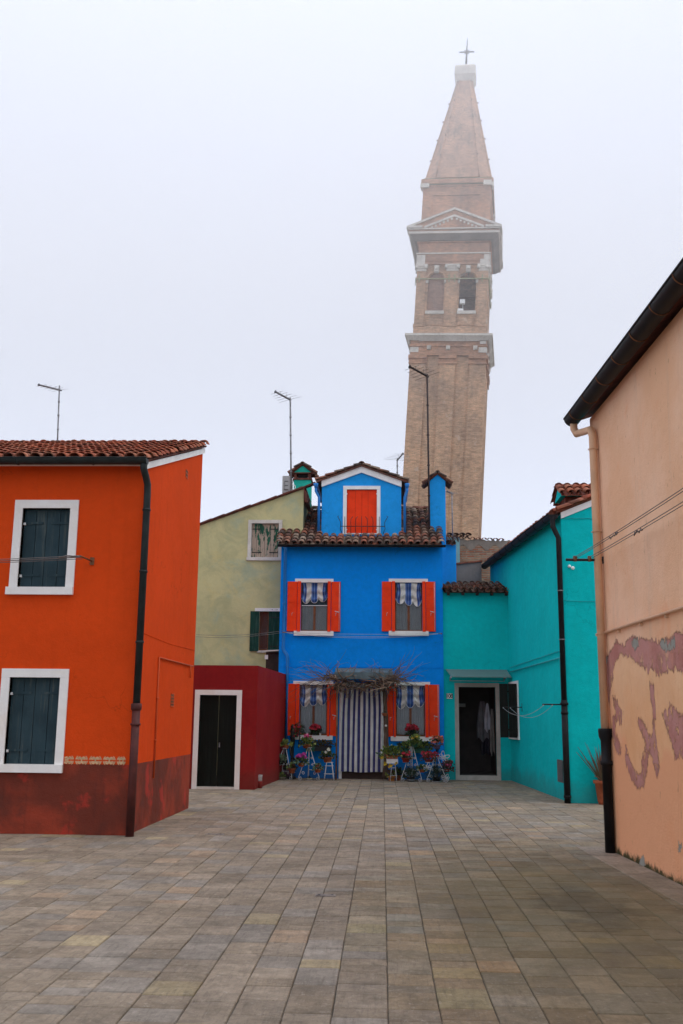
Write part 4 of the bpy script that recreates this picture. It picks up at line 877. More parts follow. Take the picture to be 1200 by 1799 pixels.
mb.build('railing', M['iron'], dm)
# dormer gutters and pipes
for sg, pxp in ((-1, 560.5), (1, 711)):
    xg = dxm + sg * (half + 0.17); zg_ = ZD(851)
    g_o = gutter((xg, YD - 0.12, zg_), (xg, YD + 2.3, zg_), 0.05, M['pipe_blue'], dm, 'dormer_gutter')
    mb = MB(); xp = X(pxp); mb.lathe((xg, YD - 0.10, zg_ - 0.16), [(0.035, 0), (0.06, 0.1), (0.075, 0.16)], 10)
    mb.tube([(xg, YD - 0.1, zg_ - 0.12), (xg, YD - 0.09, zg_ - 0.22), (xp, YD - 0.06, zg_ - 0.4), (xp, YD - 0.06, ZD(936))], 0.04, 10); mb.build('dormer_downpipe', M['pipe_blue'], dm)
# blue chimney
yc = 28.5; bx0, bx1 = Y(755.5, 900, yc).x, Y(783, 900, yc).x
bc = empty('chimney', (bx0, yc, 6), 'tall blue chimney with gabled tile hood at the right edge of the blue roof', 'chimney')
chimney(bc, bx0, bx1, yc, yc + 0.55, 5.4, Y(768, 846, yc).z, 0, Y(768, 834, yc).z, M['blue_lit'], 'old', False, 0.15)
# blue annex block
ab = empty('annex_block', (1.9, 29, 0), 'small blue wall block with tile coping between the blue house and the old brick wall', 'annex')
ax0, ax1 = WB.P(LB, 0).x + 0.003, Y(801.5, 990, 28.9).x; az = Y(790, 957, 28.9).z
mb = MB(); mb.box(ax0, ax1, 28.9, 30.4, 0, az); mb.build('wall', M['blue_lit'], ab)
mb = MB(); tile_roof(mb, (ax0 + 0.05, 28.82, az + 0.0), (1, 0, 0), Vector((0, 1, 0.35)).normalized(), ax1 - ax0 - 0.05, 0.9, 'old', 0.18, 0.28, 5); mb.prism([(ax0, 28.88, az), (ax1, 28.88, az), (ax1, 29.7, az + 0.28), (ax0, 29.7, az + 0.28)], (0, 0, 0.02), 0, (0.1, 0.05, 0.04)); mb.build('tile_coping', M['tile_old'], ab)
# pale aqua block
x0, x1 = ax0 + 0.05, Y(808, 980, 31.0).x; zq = Y(797, 944, 31.0).z
pb_ = empty('aqua_outhouse', (x1, 31, 0), 'pale aqua plastered outhouse top with wavy tile edge behind the blue chimney', 'outhouse')
mb = MB(); mb.box(x0, x1, 31.0, 32.3, 0, zq); mb.build('wall', M['aqua_pale'], pb_)
mb = MB(); tile_roof(mb, (x0, 30.93, zq), (1, 0, 0), Vector((0, 1, 0.2)).normalized(), x1 - x0 + 0.3, 0.8, 'old', 0.2, 0.28, 6); mb.build('roof', M['tile_old'], pb_)
# old brick wall
yr = 32.6; x0, x1 = Y(806, 980, yr).x, Y(890, 980, yr).x + 3.0; mb = MB(); rr_ = random.Random(12)
n = 60; vs = []; prev = None
top = []
for i in range(n + 1):
    xx = x0 + (x1 - x0) * i / n; top.append((xx, Y(806, 948, yr).z + 0.02 - 0.03 * (xx - x0) + rr_.uniform(-0.04, 0.04)))
zmid = Y(840, 975, yr).z
for i in range(n):
    (xa, za), (xb, zb_) = top[i], top[i + 1]; zc1 = zmid + 0.25 + 0.10 * math.sin(i * 0.9); zc2 = zmid + 0.25 + 0.10 * math.sin((i + 1) * 0.9)
    mb.face([(xa, yr, 0), (xb, yr, 0), (xb, yr, zc2), (xa, yr, zc1)], 0)
    mb.face([(xa, yr - 0.015, zc1), (xb, yr - 0.015, zc2), (xb, yr - 0.015, zb_), (xa, yr - 0.015, za)], 1)
    mb.face([(xa, yr - 0.015, za), (xb, yr - 0.015, zb_), (xb, yr + 0.4, zb_), (xa, yr + 0.4, za)], 1)
mb.face([(x0, yr + 0.4, 0), (x0, yr, 0), (x0, yr, top[0][1]), (x0, yr + 0.4, top[0][1])], 0); mb.face([(x1, yr, 0), (x1, yr + 0.4, 0), (x1, yr + 0.4, top[-1][1]), (x1, yr, top[-1][1])], 0)
mb.face([(x1, yr + 0.4, 0), (x0, yr + 0.4, 0), (x0, yr + 0.4, top[0][1]), (x1, yr + 0.4, top[-1][1])], 0)
ow = empty('old_brick_wall', ((x0 + x1) / 2, yr, 0), 'crumbling brick and cement wall with broken top below the bell tower', 'wall')
mb.build('masonry', [M['ruin_brick'], M['grey_plaster']], ow)
mb = MB(); random.seed(9)
for i in range(8): arc_tile(mb, Vector((x0 + 0.1 + i * 0.19, yr - 0.08, top[0][1] - 0.01 - i * 0.006)), Vector((1, 0, 0)), Vector((0, 1, 0.2)).normalized(), Vector((0, -0.2, 1)).normalized(), 0.4, 0.085, 0.075, 1, tcol('old'), 0.0, 0.0)
mb.build('coping', M['tile_old'], ow)
# grey plastered shed
yp = 30.6; x0, x1 = Y(801, 1000, yp).x, Y(846, 1000, yp).x; z0_s, z1_s = Y(801, 992, yp).z, Y(845, 987, yp).z
sp = empty('plaster_shed', (x0, yp, 0), 'low bare plaster shed with thin tile edge between the blue house and teal gutter', 'shed')
mb = MB(); mb.prism([(x0, yp, 0), (x1, yp, 0), (x1, yp, z1_s), (x0, yp, z0_s)], (0, 1.5, 0)); mb.build('wall', M['grey_plaster'], sp)
mb = MB(); mb.prism([(x0, yp - 0.05, z0_s + 0.002), (x1 + 0.03, yp - 0.05, z1_s + 0.002), (x1 + 0.03, yp - 0.05, z1_s + 0.05), (x0, yp - 0.05, z0_s + 0.05)], (0, 1.6, 0)); mb.build('roof', plain('orange_tile_edge', (0.30, 0.10, 0.055, 1), 0.8, 0.3, 10), sp)

# ================================================================ TEAL HOUSE
TC = G(1003, 1411); TFar = Vector((3.45, 27.95, 0)); dT = (TFar - TC).normalized()
TBack = TC + dT * 11.5
YT = 27.58
WT = Wall(TBack, TC)                                  # long side, u towards camera
uc = (TFar - TBack).length - 0.35
tcn = Vector((WT.P(0, 0).x + (WT.P(1, 0) - WT.P(0, 0)).x * 0, 0, 0))
k_ = (YT - TC.y) / (TBack.y - TC.y); cornX = TC.x + (TBack.x - TC.x) * k_
WA = Wall((WB.P(LB, 0).x + 0.002, YT), (cornX, YT)); WE = Wall(TC, (TC.x + 2.4, TC.y - 0.05))
th = empty('teal_house', WT.P(WT.L - 2, 0, -1.5), 'teal house with long black gutter, open doorway annex and tiled gable', 'house')
zT = WT.uv(986, 903)[1]; ufar = WT.uv(861, 1000)[0]
hW = (WT.uv(897, 1250)[0], WT.uv(911, 1250)[0], WT.uv(905, 1294)[1], WT.uv(905, 1203)[1])
uback = ufar
mb = MB(); RISE = 0.52      # the old eaves climb slightly towards the back
panel(mb, WT, uback, WT.L, 0, zT, [hW], 0.14, top=[(uback, zT), (WT.L, zT), (uback, zT + RISE)])
hDo = (WA.uv(806.5, 1280)[0], WA.uv(871.5, 1280)[0], 0.0, WA.uv(838, 1207)[1]); zA = WA.uv(835, 1040)[1]
hDo = (hDo[0], hDo[1], 0.0, hDo[3])
panel(mb, WA, 0, WA.L, 0, zA, [hDo], 0.16)
mb.face([WA.P(0, 0, -2.6), WA.P(0, 0), WA.P(0, zA), WA.P(0, zA + 0.3, -2.6)])
# gable end
gs = WE.uv(987, 893); ge = WE.uv(1037, 873); sE = (ge[1] - gs[1]) / (ge[0] - gs[0]); zE0 = zT + 0.04
LE = WE.L; HLF = LE
mb.face([WE.P(0, 0), WE.P(LE, 0), WE.P(LE, zE0 + sE * LE), WE.P(0, zE0)])
Bk = WT.P(uback, 0); off = Vector((LE, 0, 0))
mb.face([Bk + off, Bk, Bk + Z * (zE0 + RISE), Bk + off + Z * (zE0 + sE * LE)]); mb.face([WE.P(LE, 0), Bk + off, Bk + off + Z * (zE0 + sE * LE), WE.P(LE, zE0 + sE * LE)])
mb.build('wall', M['teal'], th)
# annex inner hall
mb = MB(); mb.wbox(WA, hDo[0] - 0.25, hDo[0] - 0.23, 0, 2.9, -2.4, -0.16); mb.wbox(WA, hDo[1] + 0.1, hDo[1] + 0.12, 0, 2.9, -2.4, -0.16); mb.wbox(WA, hDo[0] - 0.25, hDo[1] + 0.12, 0, 2.9, -2.42, -2.4)
mb.wbox(WA, hDo[0] - 0.25, hDo[1] + 0.12, 2.9, 2.92, -2.42, -0.16); mb.wbox(WA, hDo[0] - 0.25, hDo[1] + 0.12, 0.0, 0.11, -2.4, -0.30); mb.wbox(WA, hDo[0] + 0.05, hDo[0] + 0.45, 0.11, 1.75, -2.2, -2.15)
mb.wbox(WA, hDo[0] + 0.1, hDo[0] + 0.35, 1.95, 2.05, -2.1, -2.05, 1)
mb.build('hallway', [M['interior'], M['plastic_grey']], th)
fd = surround(WA, 'door_frame', th, hDo, 0.105, M['cream_stone'], th=0.03, dep=0.15)
mb = MB(); mb.wbox(WA, hDo[0], hDo[1], 0.0, 0.115, -0.3, 0.028); mb.build('threshold', M['cream_stone'], fd)
# annex tile roof
VA = Vector((0, 1, 0.24)).normalized(); mb = MB()
ea = WA.P(0.03, zA - 0.02, 0.24); tile_roof(mb, ea, (1, 0, 0), VA, WA.L + 0.04, 1.75, 'old', 0.19, 0.29, 17, 0.016)
ro = mb.build('annex_roof', M['tile_old'], th)
mb = MB(); q0 = ea + Vector((0, 0.04, -0.03)); q1 = q0 + Vector((WA.L + 0.02, 0, 0)); mb.prism([q0, q1, q1 + VA * 1.7, q0 + VA * 1.7], (0, 0, 0.025))
for k in range(5): mb.wbox(WA, 0.12 + k * 0.4, 0.19 + k * 0.4, zA - 0.10, zA - 0.04, 0.003, 0.2)
mb.build('rafters', M['wood_dark'], ro)
# main roof + gutter
mb = MB(); Vt = (Vector((1, 0, sE))).normalized(); eT = WE.P(0, zE0 + 0.02) - Vt * 0.08 + Vector((0, -0.06, 0)); wT = (WT.P(uback, 0) - WT.P(WT.L, 0)); 
dT = (dT * (WT.L - uback) + Z * RISE).normalized(); tile_roof(mb, eT, dT, Vt, WT.L - uback + 0.1, LE + 0.3, 'new', 0.2, 0.3, 23)
mb.prism([eT, eT + dT * (WT.L - uback + 0.1), eT + dT * (WT.L - uback + 0.1) + Vt * (LE + 0.3), eT + Vt * (LE + 0.3)], (0, 0, 0.03), 0, (0.2, 0.07, 0.04))
tro = mb.build('roof', M['tile_new'], th)
mb = MB(); q = WE.P(0.0, zE0 - 0.0, 0.03); 
mb.prism([q, WE.P(LE, zE0 + sE * LE, 0.03), WE.P(LE, zE0 + sE * LE - 0.13, 0.03), WE.P(0, zE0 - 0.13, 0.03)], (0, 0.028, 0)); mb.build('fascia', M['white'], th)
gp = WT.uv(984, 895, 0.17); gp = (gp[0], gp[1] + 0.04); g0 = WT.P(WT.L + 0.05, gp[1], 0.17); g1 = WT.P(WT.uv(851, 990, 0.17)[0], gp[1] + RISE * 0.97, 0.17)
gutter(g0, g1, 0.115, M['gutter_black'], th, bands=[0.6, 1.6, 2.6, 3.6, 4.6, 5.6, 6.6, 7.6], bmat=M['gutter_black'])
mb = MB(); ud = WT.L + 0.03; dd1 = 0.07
mb.tube([WT.P(ud - 0.03, gp[1] - 0.05, 0.17), WT.P(ud - 0.03, gp[1] - 0.25, 0.17), WT.P(ud - 0.01, gp[1] - 0.38, 0.12), WT.P(ud, gp[1] - 0.5, dd1), WT.P(ud, 1.95, dd1)], 0.055, 12)
for zz_ in (4.2, 3.2): mb.lathe(WT.P(ud, zz_, dd1), [(0.062, 0), (0.062, 0.02)], 12, 1)
dp = mb.build('downpipe', [M['gutter_black'], M['galv']], th)
mb = MB(); mb.tube([WT.P(ud, 2.0, dd1), WT.P(ud, 0.0, dd1)], 0.064, 12)
for zz_, r_ in ((1.9, 0.082), (1.72, 0.074), (0.1, 0.075)): mb.lathe(WT.P(ud, zz_, dd1), [(r_, 0), (r_, 0.05)], 12)
mb.build('downpipe_foot', M['gutter_black'], dp)
# chimney on teal roof
yx = TC.y + 1.2; cx0_, cx1_ = Y(984, 870, yx).x, Y(984, 870, yx).x + 1.0
tcn = empty('chimney', (cx0_, yx, zE0), 'teal gabled chimney with fresh red tiles above the teal house roof', 'chimney')
zc0 = Y(1000, 869, yx).z; zc1 = Y(1000, 852, yx).z
mb = MB(); mb.box(cx0_ + 0.12, cx1_, yx + 0.05, yx + 0.7, zE0 - 0.1, zc0 - 0.02, 1); mb.prism([(cx0_ + 0.02, yx - 0.05, zc0 - 0.03), (cx0_ + 0.02, yx + 0.8, zc0 - 0.03), (cx0_ + 0.02, yx + 0.375, zc1)], (1.1, 0, 0), 0); mb.build('shaft', [M['teal'], M['verge']], tcn)
mb = MB()
for sg in (-1, 1):
    O_ = Vector((cx0_, yx + 0.375 + sg * 0.55, zc0 - 0.06)); V_ = (Vector((cx0_, yx + 0.375, zc1 + 0.02)) - O_).normalized(); ln_ = (Vector((cx0_, yx + 0.375, zc1 + 0.02)) - O_).length
    mb.prism([O_, O_ + Vector((1.2, 0, 0)), O_ + Vector((1.2, 0, 0)) + V_ * ln_, O_ + V_ * ln_], (0, 0, 0.02), 0, (0.2, 0.06, 0.04)); tile_roof(mb, O_ + Vector((0.02, 0, 0.01)), (1, 0, 0), V_, 1.15, ln_, 'new', 0.19, 0.28, 3)
ridge_tiles(mb, (cx0_ - 0.03, yx + 0.375, zc1 + 0.04), (cx0_ + 1.2, yx + 0.375, zc1 + 0.04), 0.08, 'new'); mb.build('cap_roof', M['tile_new'], tcn)
# side window with open black shutter
fr_ = surround(WT, 'window', th, hW, 0.09, M['white_stone'], th=0.03); sill(WT, fr_, hW[0] - 0.1, hW[1] + 0.12, hW[2] - 0.07, hW[2] + 0.002, M['white_stone'], 0.05)
mb = MB(); mb.wbox(WT, hW[0], hW[1], hW[2], hW[3], -0.14, -0.10); mb.build('pane', M['glass'], fr_)
p1 = WT.P(WT.uv(908, 1250, 0.05)[0], 0, 0.05); z0s = WT.uv(908, 1296, 0.05)[1]; z1s = WT.uv(908, 1201, 0.05)[1]
p2 = p1 + (Vector((-0.42, 0.12, 0))); WSH = Wall(p2, p1); mb = MB(); LSH = WSH.L
mb.wbox(WSH, 0, LSH * 0.5 - 0.005, z0s, z1s, -0.03, 0.01); mb.wbox(WSH, LSH * 0.5 + 0.005, LSH, z0s, z1s, -0.03, 0.01)
for k in range(4): mb.wbox(WSH, LSH * (k / 4) + 0.01, LSH * ((k + 1) / 4) - 0.01, z0s + 0.02, z1s - 0.02, 0.01, 0.016)
for zc in (z0s + 0.2, z1s - 0.2): mb.wbox(WSH, 0.02, LSH - 0.02, zc - 0.02, zc + 0.02, 0.016, 0.026)
mb.build('shutter', M['door_black'], fr_)
# meter box
u_, z_ = WT.uv(984.5, 1355); mb = MB(); uu0, uu1 = WT.uv(980, 1355)[0], WT.uv(989.5, 1355)[0]; zz0, zz1 = WT.uv(985, 1374)[1], WT.uv(985, 1335)[1]
mb.wbox(WT, uu0, uu1, zz0, zz1, -0.02, 0.012); mb.wbox(WT, uu0 + 0.03, uu1 - 0.03, zz0 + 0.03, zz1 - 0.03, 0.012, 0.018); mb.wbox(WT, uu1 - 0.04, uu1, (zz0 + zz1) / 2 - 0.02, (zz0 + zz1) / 2 + 0.05, 0.018, 0.03); mb.build('meter_hatch', M['plastic_dark'], th)
# wall pipe and cable strings
zp = WT.uv(940, 1168, 0.04)[1]; u0p = WT.uv(895, 1180, 0.04)[0]; u1p = WT.uv(984, 1160, 0.04)[0]
mb = MB(); mb.tube([WT.P(u0p, zp, 0.04), WT.P(u1p, zp, 0.04), WT.P(u1p + 0.02, zp - 0.05, 0.04), WT.P(u1p + 0.02, 0.6, 0.03)], 0.018, 8); mb.build('wall_pipe', M['pipe_teal'], th)
rr_ = random.Random(4); mb = MB()
pts = [WT.P(u0p + (WT.L - u0p) * i / 60, zp + 0.12 + 0.012 * math.sin(i * 2.1) + 0.03 * (i / 60), 0.02) for i in range(61)]; mb.tube(pts, 0.009, 5)
pts = [WA.P(WA.L * i / 40, WA.uv(835, 1177)[1] + 0.004 * math.sin(i * 1.9), 0.015) for i in range(41)]; mb.tube(pts, 0.009, 5)
ze = WE.uv(1010, 911)[1]; mb.tube([WE.P(0.0 + 0.9 * i / 20, ze + 0.006 * math.sin(i * 1.7), 0.012) for i in range(21)], 0.007, 5)
ze = WE.uv(1015, 1055)[1]; mb.tube([WE.P(0.0 + 1.0 * i / 20, ze - 0.02 * math.sin(i / 20 * 3.1), 0.012) for i in range(21)], 0.006, 5)
mb.build('cable', M['pipe_teal'], th)
for (W_, px, py, lab, dirv) in ((WE, 1003, 995, 'small white security lamp pair', 1), (WT, 884, 976, 'small white lamp under the gutter', 1)):
    u_, z_ = W_.uv(px - 3, py); mb = MB(); mb.lathe(W_.P(u_, z_, 0.0), [(0.03, 0), (0.03, 0.04)], 10, ax=W_.N); mb.tube([W_.P(u_, z_, 0.03), W_.P(u_ + 0.05, z_ - 0.04, 0.06)], 0.012, 6)
    mb.lathe(W_.P(u_ + 0.04, z_ - 0.03, 0.05), [(0.022, 0), (0.035, 0.03), (0.035, 0.06), (0.02, 0.07)], 10, ax=W_.N + W_.U * 0.6 - Z * 0.5); mb.build('wall_lamp', M['white'], th)
# entrance canopy
gc = empty('door_canopy', WA.P(1.0, 2.6), 'clear glass canopy on small metal brackets over the teal doorway', 'canopy')
zc_ = WA.uv(838, 1177)[1]; u0c, u1c = WA.uv(783, 1180)[0], WA.uv(890, 1180)[0]; zo = WA.uv(838, 1190, 0.55)[1]
mb = MB(); mb.hexa([WA.P(u0c + 0.12, zo, 0.55), WA.P(u1c + 0.06, zo, 0.55), WA.P(u1c, zc_, 0.01), WA.P(u0c, zc_, 0.01), WA.P(u0c + 0.12, zo + 0.012, 0.55), WA.P(u1c + 0.06, zo + 0.012, 0.55), WA.P(u1c, zc_ + 0.012, 0.01), WA.P(u0c, zc_ + 0.012, 0.01)]); mb.build('sheet', M['canopy'], gc)
mb = MB()
for u_ in (u0c + 0.12, u1c - 0.08):
    mb.tube([WA.P(u_, zc_ - 0.3, 0.01), WA.P(u_, zc_ - 0.2, 0.12), WA.P(u_, zo - 0.01, 0.42), WA.P(u_, zo - 0.005, 0.5)], 0.016, 6); mb.lathe(WA.P(u_, zo + 0.01, 0.45), [(0.02, 0), (0.02, 0.02)], 8)
mb.tube([WA.P(u0c + 0.12, zc_ - 0.3, 0.03), WA.P(u1c - 0.08, zc_ - 0.3, 0.03)], 0.007, 5)
mb.build('bracket', M['white_iron'], gc)
# house number plate
u0n, u1n, z0n, z1n = WA.rect(784.7, 1218.5, 794.6, 1227.5)
pl = empty('number_plate', WA.P(u0n, z0n, 0.005), 'small white house number plate on the teal wall left of the doorway', 'number plate')
mb = MB(); mb.wbox(WA, u0n, u1n, z0n, z1n, 0.0, 0.012); mb.wbox(WA, u0n - 0.006, u1n + 0.006, z0n - 0.006, z1n + 0.006, 0.0, 0.006, 1); mb.build('plate', [M['white'], M['iron']], pl)
tc = bpy.data.curves.new('digits', 'FONT'); tc.body = '108'; tc.size = (z1n - z0n) * 1.05; tc.extrude = 0.002; tc.align_x = 'CENTER'; tc.align_y = 'CENTER'; tc.space_character = 0.85; tc.offset = 0.003
to = bpy.data.objects.new('digits', tc); COL.objects.link(to); bpy.context.view_layer.update()
me = bpy.data.meshes.new_from_object(to); bpy.data.objects.remove(to); do = bpy.data.objects.new('digits', me); COL.objects.link(do); me.materials.append(M['iron'])
do.parent = pl; do.location = WA.P((u0n + u1n) / 2, (z0n + z1n) / 2, 0.014) - pl.location; do.rotation_euler = (rad(90), 0, 0)
# rack with white rope
rk = empty('drying_rack', WT.P(WT.L - 0.1, 1.9), 'white rope drying line slung between two black rods on the teal side wall', 'drying rack')
za_ = WT.uv(985, 1238, 0.1)[1]; mb = MB(); mb.tube([WT.P(WT.L - 0.02, za_, 0.01), WT.P(WT.L - 0.02, za_, 0.50)], 0.014, 8)
uT = WT.uv(914, 1242, 0.05)[0]; mb.tube([WT.P(uT, za_, 0.0), WT.P(uT, za_, 0.5)], 0.012, 8); mb.wbox(WT, uT - 0.012, uT + 0.012, za_ - 0.1, za_ + 0.1, 0.0, 0.012); mb.build('rod', M['iron'], rk)
mb = MB()
for d_, sag in ((0.48, 0.20), (0.30, 0.24)):
    mb.tube([WT.P(uT + (WT.L - 0.02 - uT) * q, za_ - 0.02 - sag * 4 * q * (1 - q), d_) for q in [i / 16 for i in range(17)]], 0.0045, 5)
    for uu in (uT, WT.L - 0.02): mb.lathe(WT.P(uu, za_ - 0.03, d_), [(0.014, 0), (0.014, 0.03)], 8)
mb.build('rope', M['rope'], rk)
# clothes hanging in the hall
def cloth(px0, px1, y0, y1, d, c, label, seed, taper=0.35):
    rr_ = random.Random(seed); u0_, u1_ = WA.uv(px0, 1280, d)[0], WA.uv(px1, 1280, d)[0]; z0_ = WA.uv(838, y1, d)[1]; z1_ = WA.uv(838, y0, d)[1]; n, m2 = 18, 14; vs = []
    for i in range(n + 1):
        for j in range(m2 + 1):
            s_ = j / m2; t_ = i / n; wdt = taper + (1 - taper) * min(1, s_ * 1.6) ** 0.7; u = (u0_ + u1_) / 2 + (t_ - 0.5) * (u1_ - u0_) * wdt
            vs.append(WA.P(u, z1_ - s_ * (z1_ - z0_) * (1 + 0.06 * math.sin(t_ * 9 + seed)), d + 0.05 * math.sin(t_ * 11 + seed) * (0.4 + s_)))
    vs2 = [Vector(v) + Vector((0, 0.05, 0)) for v in vs]; mb = MB(); N1 = len(vs)
    fs = [(i * (m2 + 1) + j, (i + 1) * (m2 + 1) + j, (i + 1) * (m2 + 1) + j + 1, i * (m2 + 1) + j + 1) for i in range(n) for j in range(m2)]
    mb.mesh(vs + vs2, fs + [tuple(N1 + q for q in f[::-1]) for f in fs], 0, None, True); o = mb.build('hanging_garment', plain('cloth_%d' % seed, c, 0.9, 0.2, 3)); tag(o, label, 'garment', 'clothes hanging in the teal doorway'); return o
cloth(838, 858, 1232, 1300, -1.0, (0.16, 0.16, 0.17, 1), 'grey jacket hanging leftmost inside the teal doorway', 41)
cloth(852, 862, 1235, 1284, -0.85, (0.55, 0.57, 0.62, 1), 'pale white shirt hanging in the middle of the teal doorway', 42, 0.2)
cloth(861, 869, 1245, 1324, -0.7, (0.28, 0.27, 0.24, 1), 'long beige coat hanging at the right side of the teal doorway', 43)
cloth(845, 862, 1296, 1325, -1.1, (0.02, 0.02, 0.03, 1), 'dark garment hanging below the grey jacket in the teal doorway', 44, 0.8)

# ================================================================ PEACH HOUSE
PA = G(1068, 1492); PBp = G(1200, 1557); dP = (PBp - PA).normalized(); PEnd = PA + dP * 11.0
WP = Wall(PA, PEnd); ph = empty('peach_house', WP.P(4, 0, -2), 'tall peach house with peeling mauve patches and heavy black gutter at the right', 'house')
zP = WP.uv(1043, 728)[1]
mb = MB(); L = WP.L
# coats of old paint: soft outline fields stored on a fine grid of the wall, broken up by noise in the material
import numpy as np
polys = {0: [[(1066, 1215), (1063, 1160), (1072, 1145), (1082, 1128), (1096, 1137), (1108, 1119), (1130, 1126), (1160, 1128), (1185, 1118), (1215, 1100), (1260, 1080), (1260, 1200), (1215, 1185), (1185, 1170), (1165, 1180), (1155, 1186), (1146, 1170), (1135, 1176), (1120, 1160), (1106, 1152), (1090, 1148), (1078, 1165), (1076, 1190), (1072, 1216), (1067, 1240)],
  [(1076, 1225), (1084, 1232), (1094, 1250), (1092, 1268), (1084, 1268), (1080, 1280), (1086, 1300), (1092, 1312), (1090, 1326), (1082, 1318), (1076, 1290), (1077, 1262), (1082, 1252)],
  [(1104, 1330), (1112, 1348), (1119, 1361), (1126, 1359), (1131, 1325), (1136, 1308), (1128, 1290), (1120, 1270), (1126, 1262), (1138, 1288), (1146, 1300), (1148, 1262), (1153, 1300), (1158, 1345), (1154, 1364), (1148, 1335), (1142, 1322), (1136, 1350), (1131, 1380), (1120, 1384), (1110, 1368), (1100, 1340), (1098, 1300)],
  [(1143, 1202), (1147, 1204), (1150, 1240), (1151, 1262), (1146, 1250)],
  [(1166, 1255), (1176, 1240), (1184, 1242), (1196, 1262), (1230, 1262), (1250, 1350), (1200, 1330), (1188, 1330), (1180, 1300), (1170, 1275)]],
 1: [[(1070, 1150), (1104, 1130), (1128, 1140), (1150, 1150), (1190, 1140), (1240, 1150), (1260, 1330), (1200, 1332), (1180, 1322), (1165, 1322), (1158, 1350), (1148, 1330), (1138, 1350), (1130, 1375), (1118, 1365), (1104, 1330), (1098, 1300), (1082, 1290), (1076, 1240), (1074, 1200)]],
 2: [[(1109, 1124), (1120, 1121), (1122, 1135), (1116, 1144), (1111, 1136)], [(1158, 1128), (1168, 1121), (1174, 1130), (1185, 1119), (1187, 1138), (1176, 1147), (1163, 1141)], [(1061, 1160), (1068, 1152), (1067, 1166), (1062, 1174)], [(1191, 1479), (1197, 1484), (1197, 1495), (1192, 1497)], [(1125, 1510), (1130, 1500), (1136, 1524), (1122, 1521)]]}
def field(P, plist, wid):
    best = np.full(len(P), -1e9)
    for pl_ in plist:
        q = np.array([WP.uv(*c_) for c_ in pl_]); n_ = len(q); ins = np.zeros(len(P), bool); dm_ = np.full(len(P), 1e9)
        for i in range(n_):
            a_, b_ = q[i], q[(i + 1) % n_]; ab = b_ - a_; t_ = np.clip(((P - a_) @ ab) / (ab @ ab), 0, 1); dm_ = np.minimum(dm_, np.linalg.norm(P - (a_ + t_[:, None] * ab), axis=1))
            cr = (a_[1] > P[:, 1]) != (b_[1] > P[:, 1]); xi = (b_[0] - a_[0]) * (P[:, 1] - a_[1]) / (b_[1] - a_[1] + 1e-12) + a_[0]; ins ^= cr & (P[:, 0] < xi)
        best = np.maximum(best, np.where(ins, dm_, -dm_))
    return np.clip(0.5 + best / wid, 0, 1)
gu = np.linspace(0, 6.0, 181); gzv = np.linspace(0, 3.6, 110); UU, ZZ = np.meshgrid(gu, gzv, indexing='ij'); PP = np.stack([UU.ravel(), ZZ.ravel()], 1)
F0, F1, F2 = field(PP, polys[0], 0.30), field(PP, polys[1], 0.45), field(PP, polys[2], 0.24)
mb.v = []; mb.f = []; mb.m = []; mb.c = []; mb.sm = []
mb.face([WP.P(6.0, 0), WP.P(L, 0), WP.P(L, zP), WP.P(6.0, zP)], 0, (0, 0, 0)); mb.face([WP.P(0, 3.6), WP.P(6.0, 3.6), WP.P(6.0, zP), WP.P(0, zP)], 0, (0, 0, 0))
mb.face([WP.P(0, 0, -5), WP.P(0, 0), WP.P(0, zP), WP.P(0, zP + 1.8, -5)], 0, (0, 0, 0)); mb.face([WP.P(L, 0), WP.P(L, 0, -5), WP.P(L, zP + 1.8, -5), WP.P(L, zP)], 0, (0, 0, 0)); mb.face([WP.P(L, 0, -5), WP.P(0, 0, -5), WP.P(0, zP + 1.8, -5), WP.P(L, zP + 1.8, -5)], 0, (0, 0, 0))
n0 = len(mb.v); mb.v += [tuple(WP.P(float(u), float(z))) for u, z in PP]; nz_ = len(gzv)
quads = [[n0 + i * nz_ + j, n0 + (i + 1) * nz_ + j, n0 + (i + 1) * nz_ + j + 1, n0 + i * nz_ + j + 1] for i in range(len(gu) - 1) for j in range(nz_ - 1)]
nf0 = len(mb.f); mb.f += quads; mb.m += [0] * len(quads); mb.c += [(0, 0, 0)] * len(quads); mb.sm += [False] * len(quads)
wallo = mb.build('wall', M['peach'], ph)
cl_ = [0.0, 0.0, 0.0, 1.0] * (4 * nf0)
for f_ in quads:
    for vi in f_: k_i = vi - n0; cl_ += [float(F0[k_i]), float(F1[k_i]), float(F2[k_i]), 1.0]
wallo.data.color_attributes['Col'].data.foreach_set('color', cl_)
gy = WP.uv(1003, 740, 0.30); ug0 = WP.uv(1015, 735, 0.28)[0]
zG = WP.uv(1200, 500, 0.24)[1]; zG = zP + 0.06
gutter(WP.P(-0.20, zG, 0.20), WP.P(L, zG, 0.20), 0.112, M['gutter_black'], ph, bands=[0.35 + 0.72 * i for i in range(14)], bmat=M['rust'], n=14)
mb = MB(); mb.hexa([WP.P(-0.2, zP, 0.20), WP.P(L, zP, 0.20), WP.P(L, zP + 1.8, -5), WP.P(-0.2, zP + 1.8, -5), WP.P(-0.2, zP + 0.06, 0.20), WP.P(L, zP + 0.06, 0.20), WP.P(L, zP + 1.86, -5), WP.P(-0.2, zP + 1.86, -5)]); mb.build('roof', M['verge'], ph)
mb = MB(); uo = WP.uv(1046, 850, 0.06)[0]; zc_ = WP.uv(1066, 1280, 0.06)[1]
mb.tube([WP.P(-0.10, zG - 0.09, 0.20), WP.P(-0.10, zG - 0.17, 0.20), WP.P(-0.08, zG - 0.25, 0.17), WP.P(uo - 0.02, zG - 0.32, 0.09), WP.P(uo, zG - 0.42, 0.07), WP.P(uo, zc_, 0.07)], 0.052, 12)
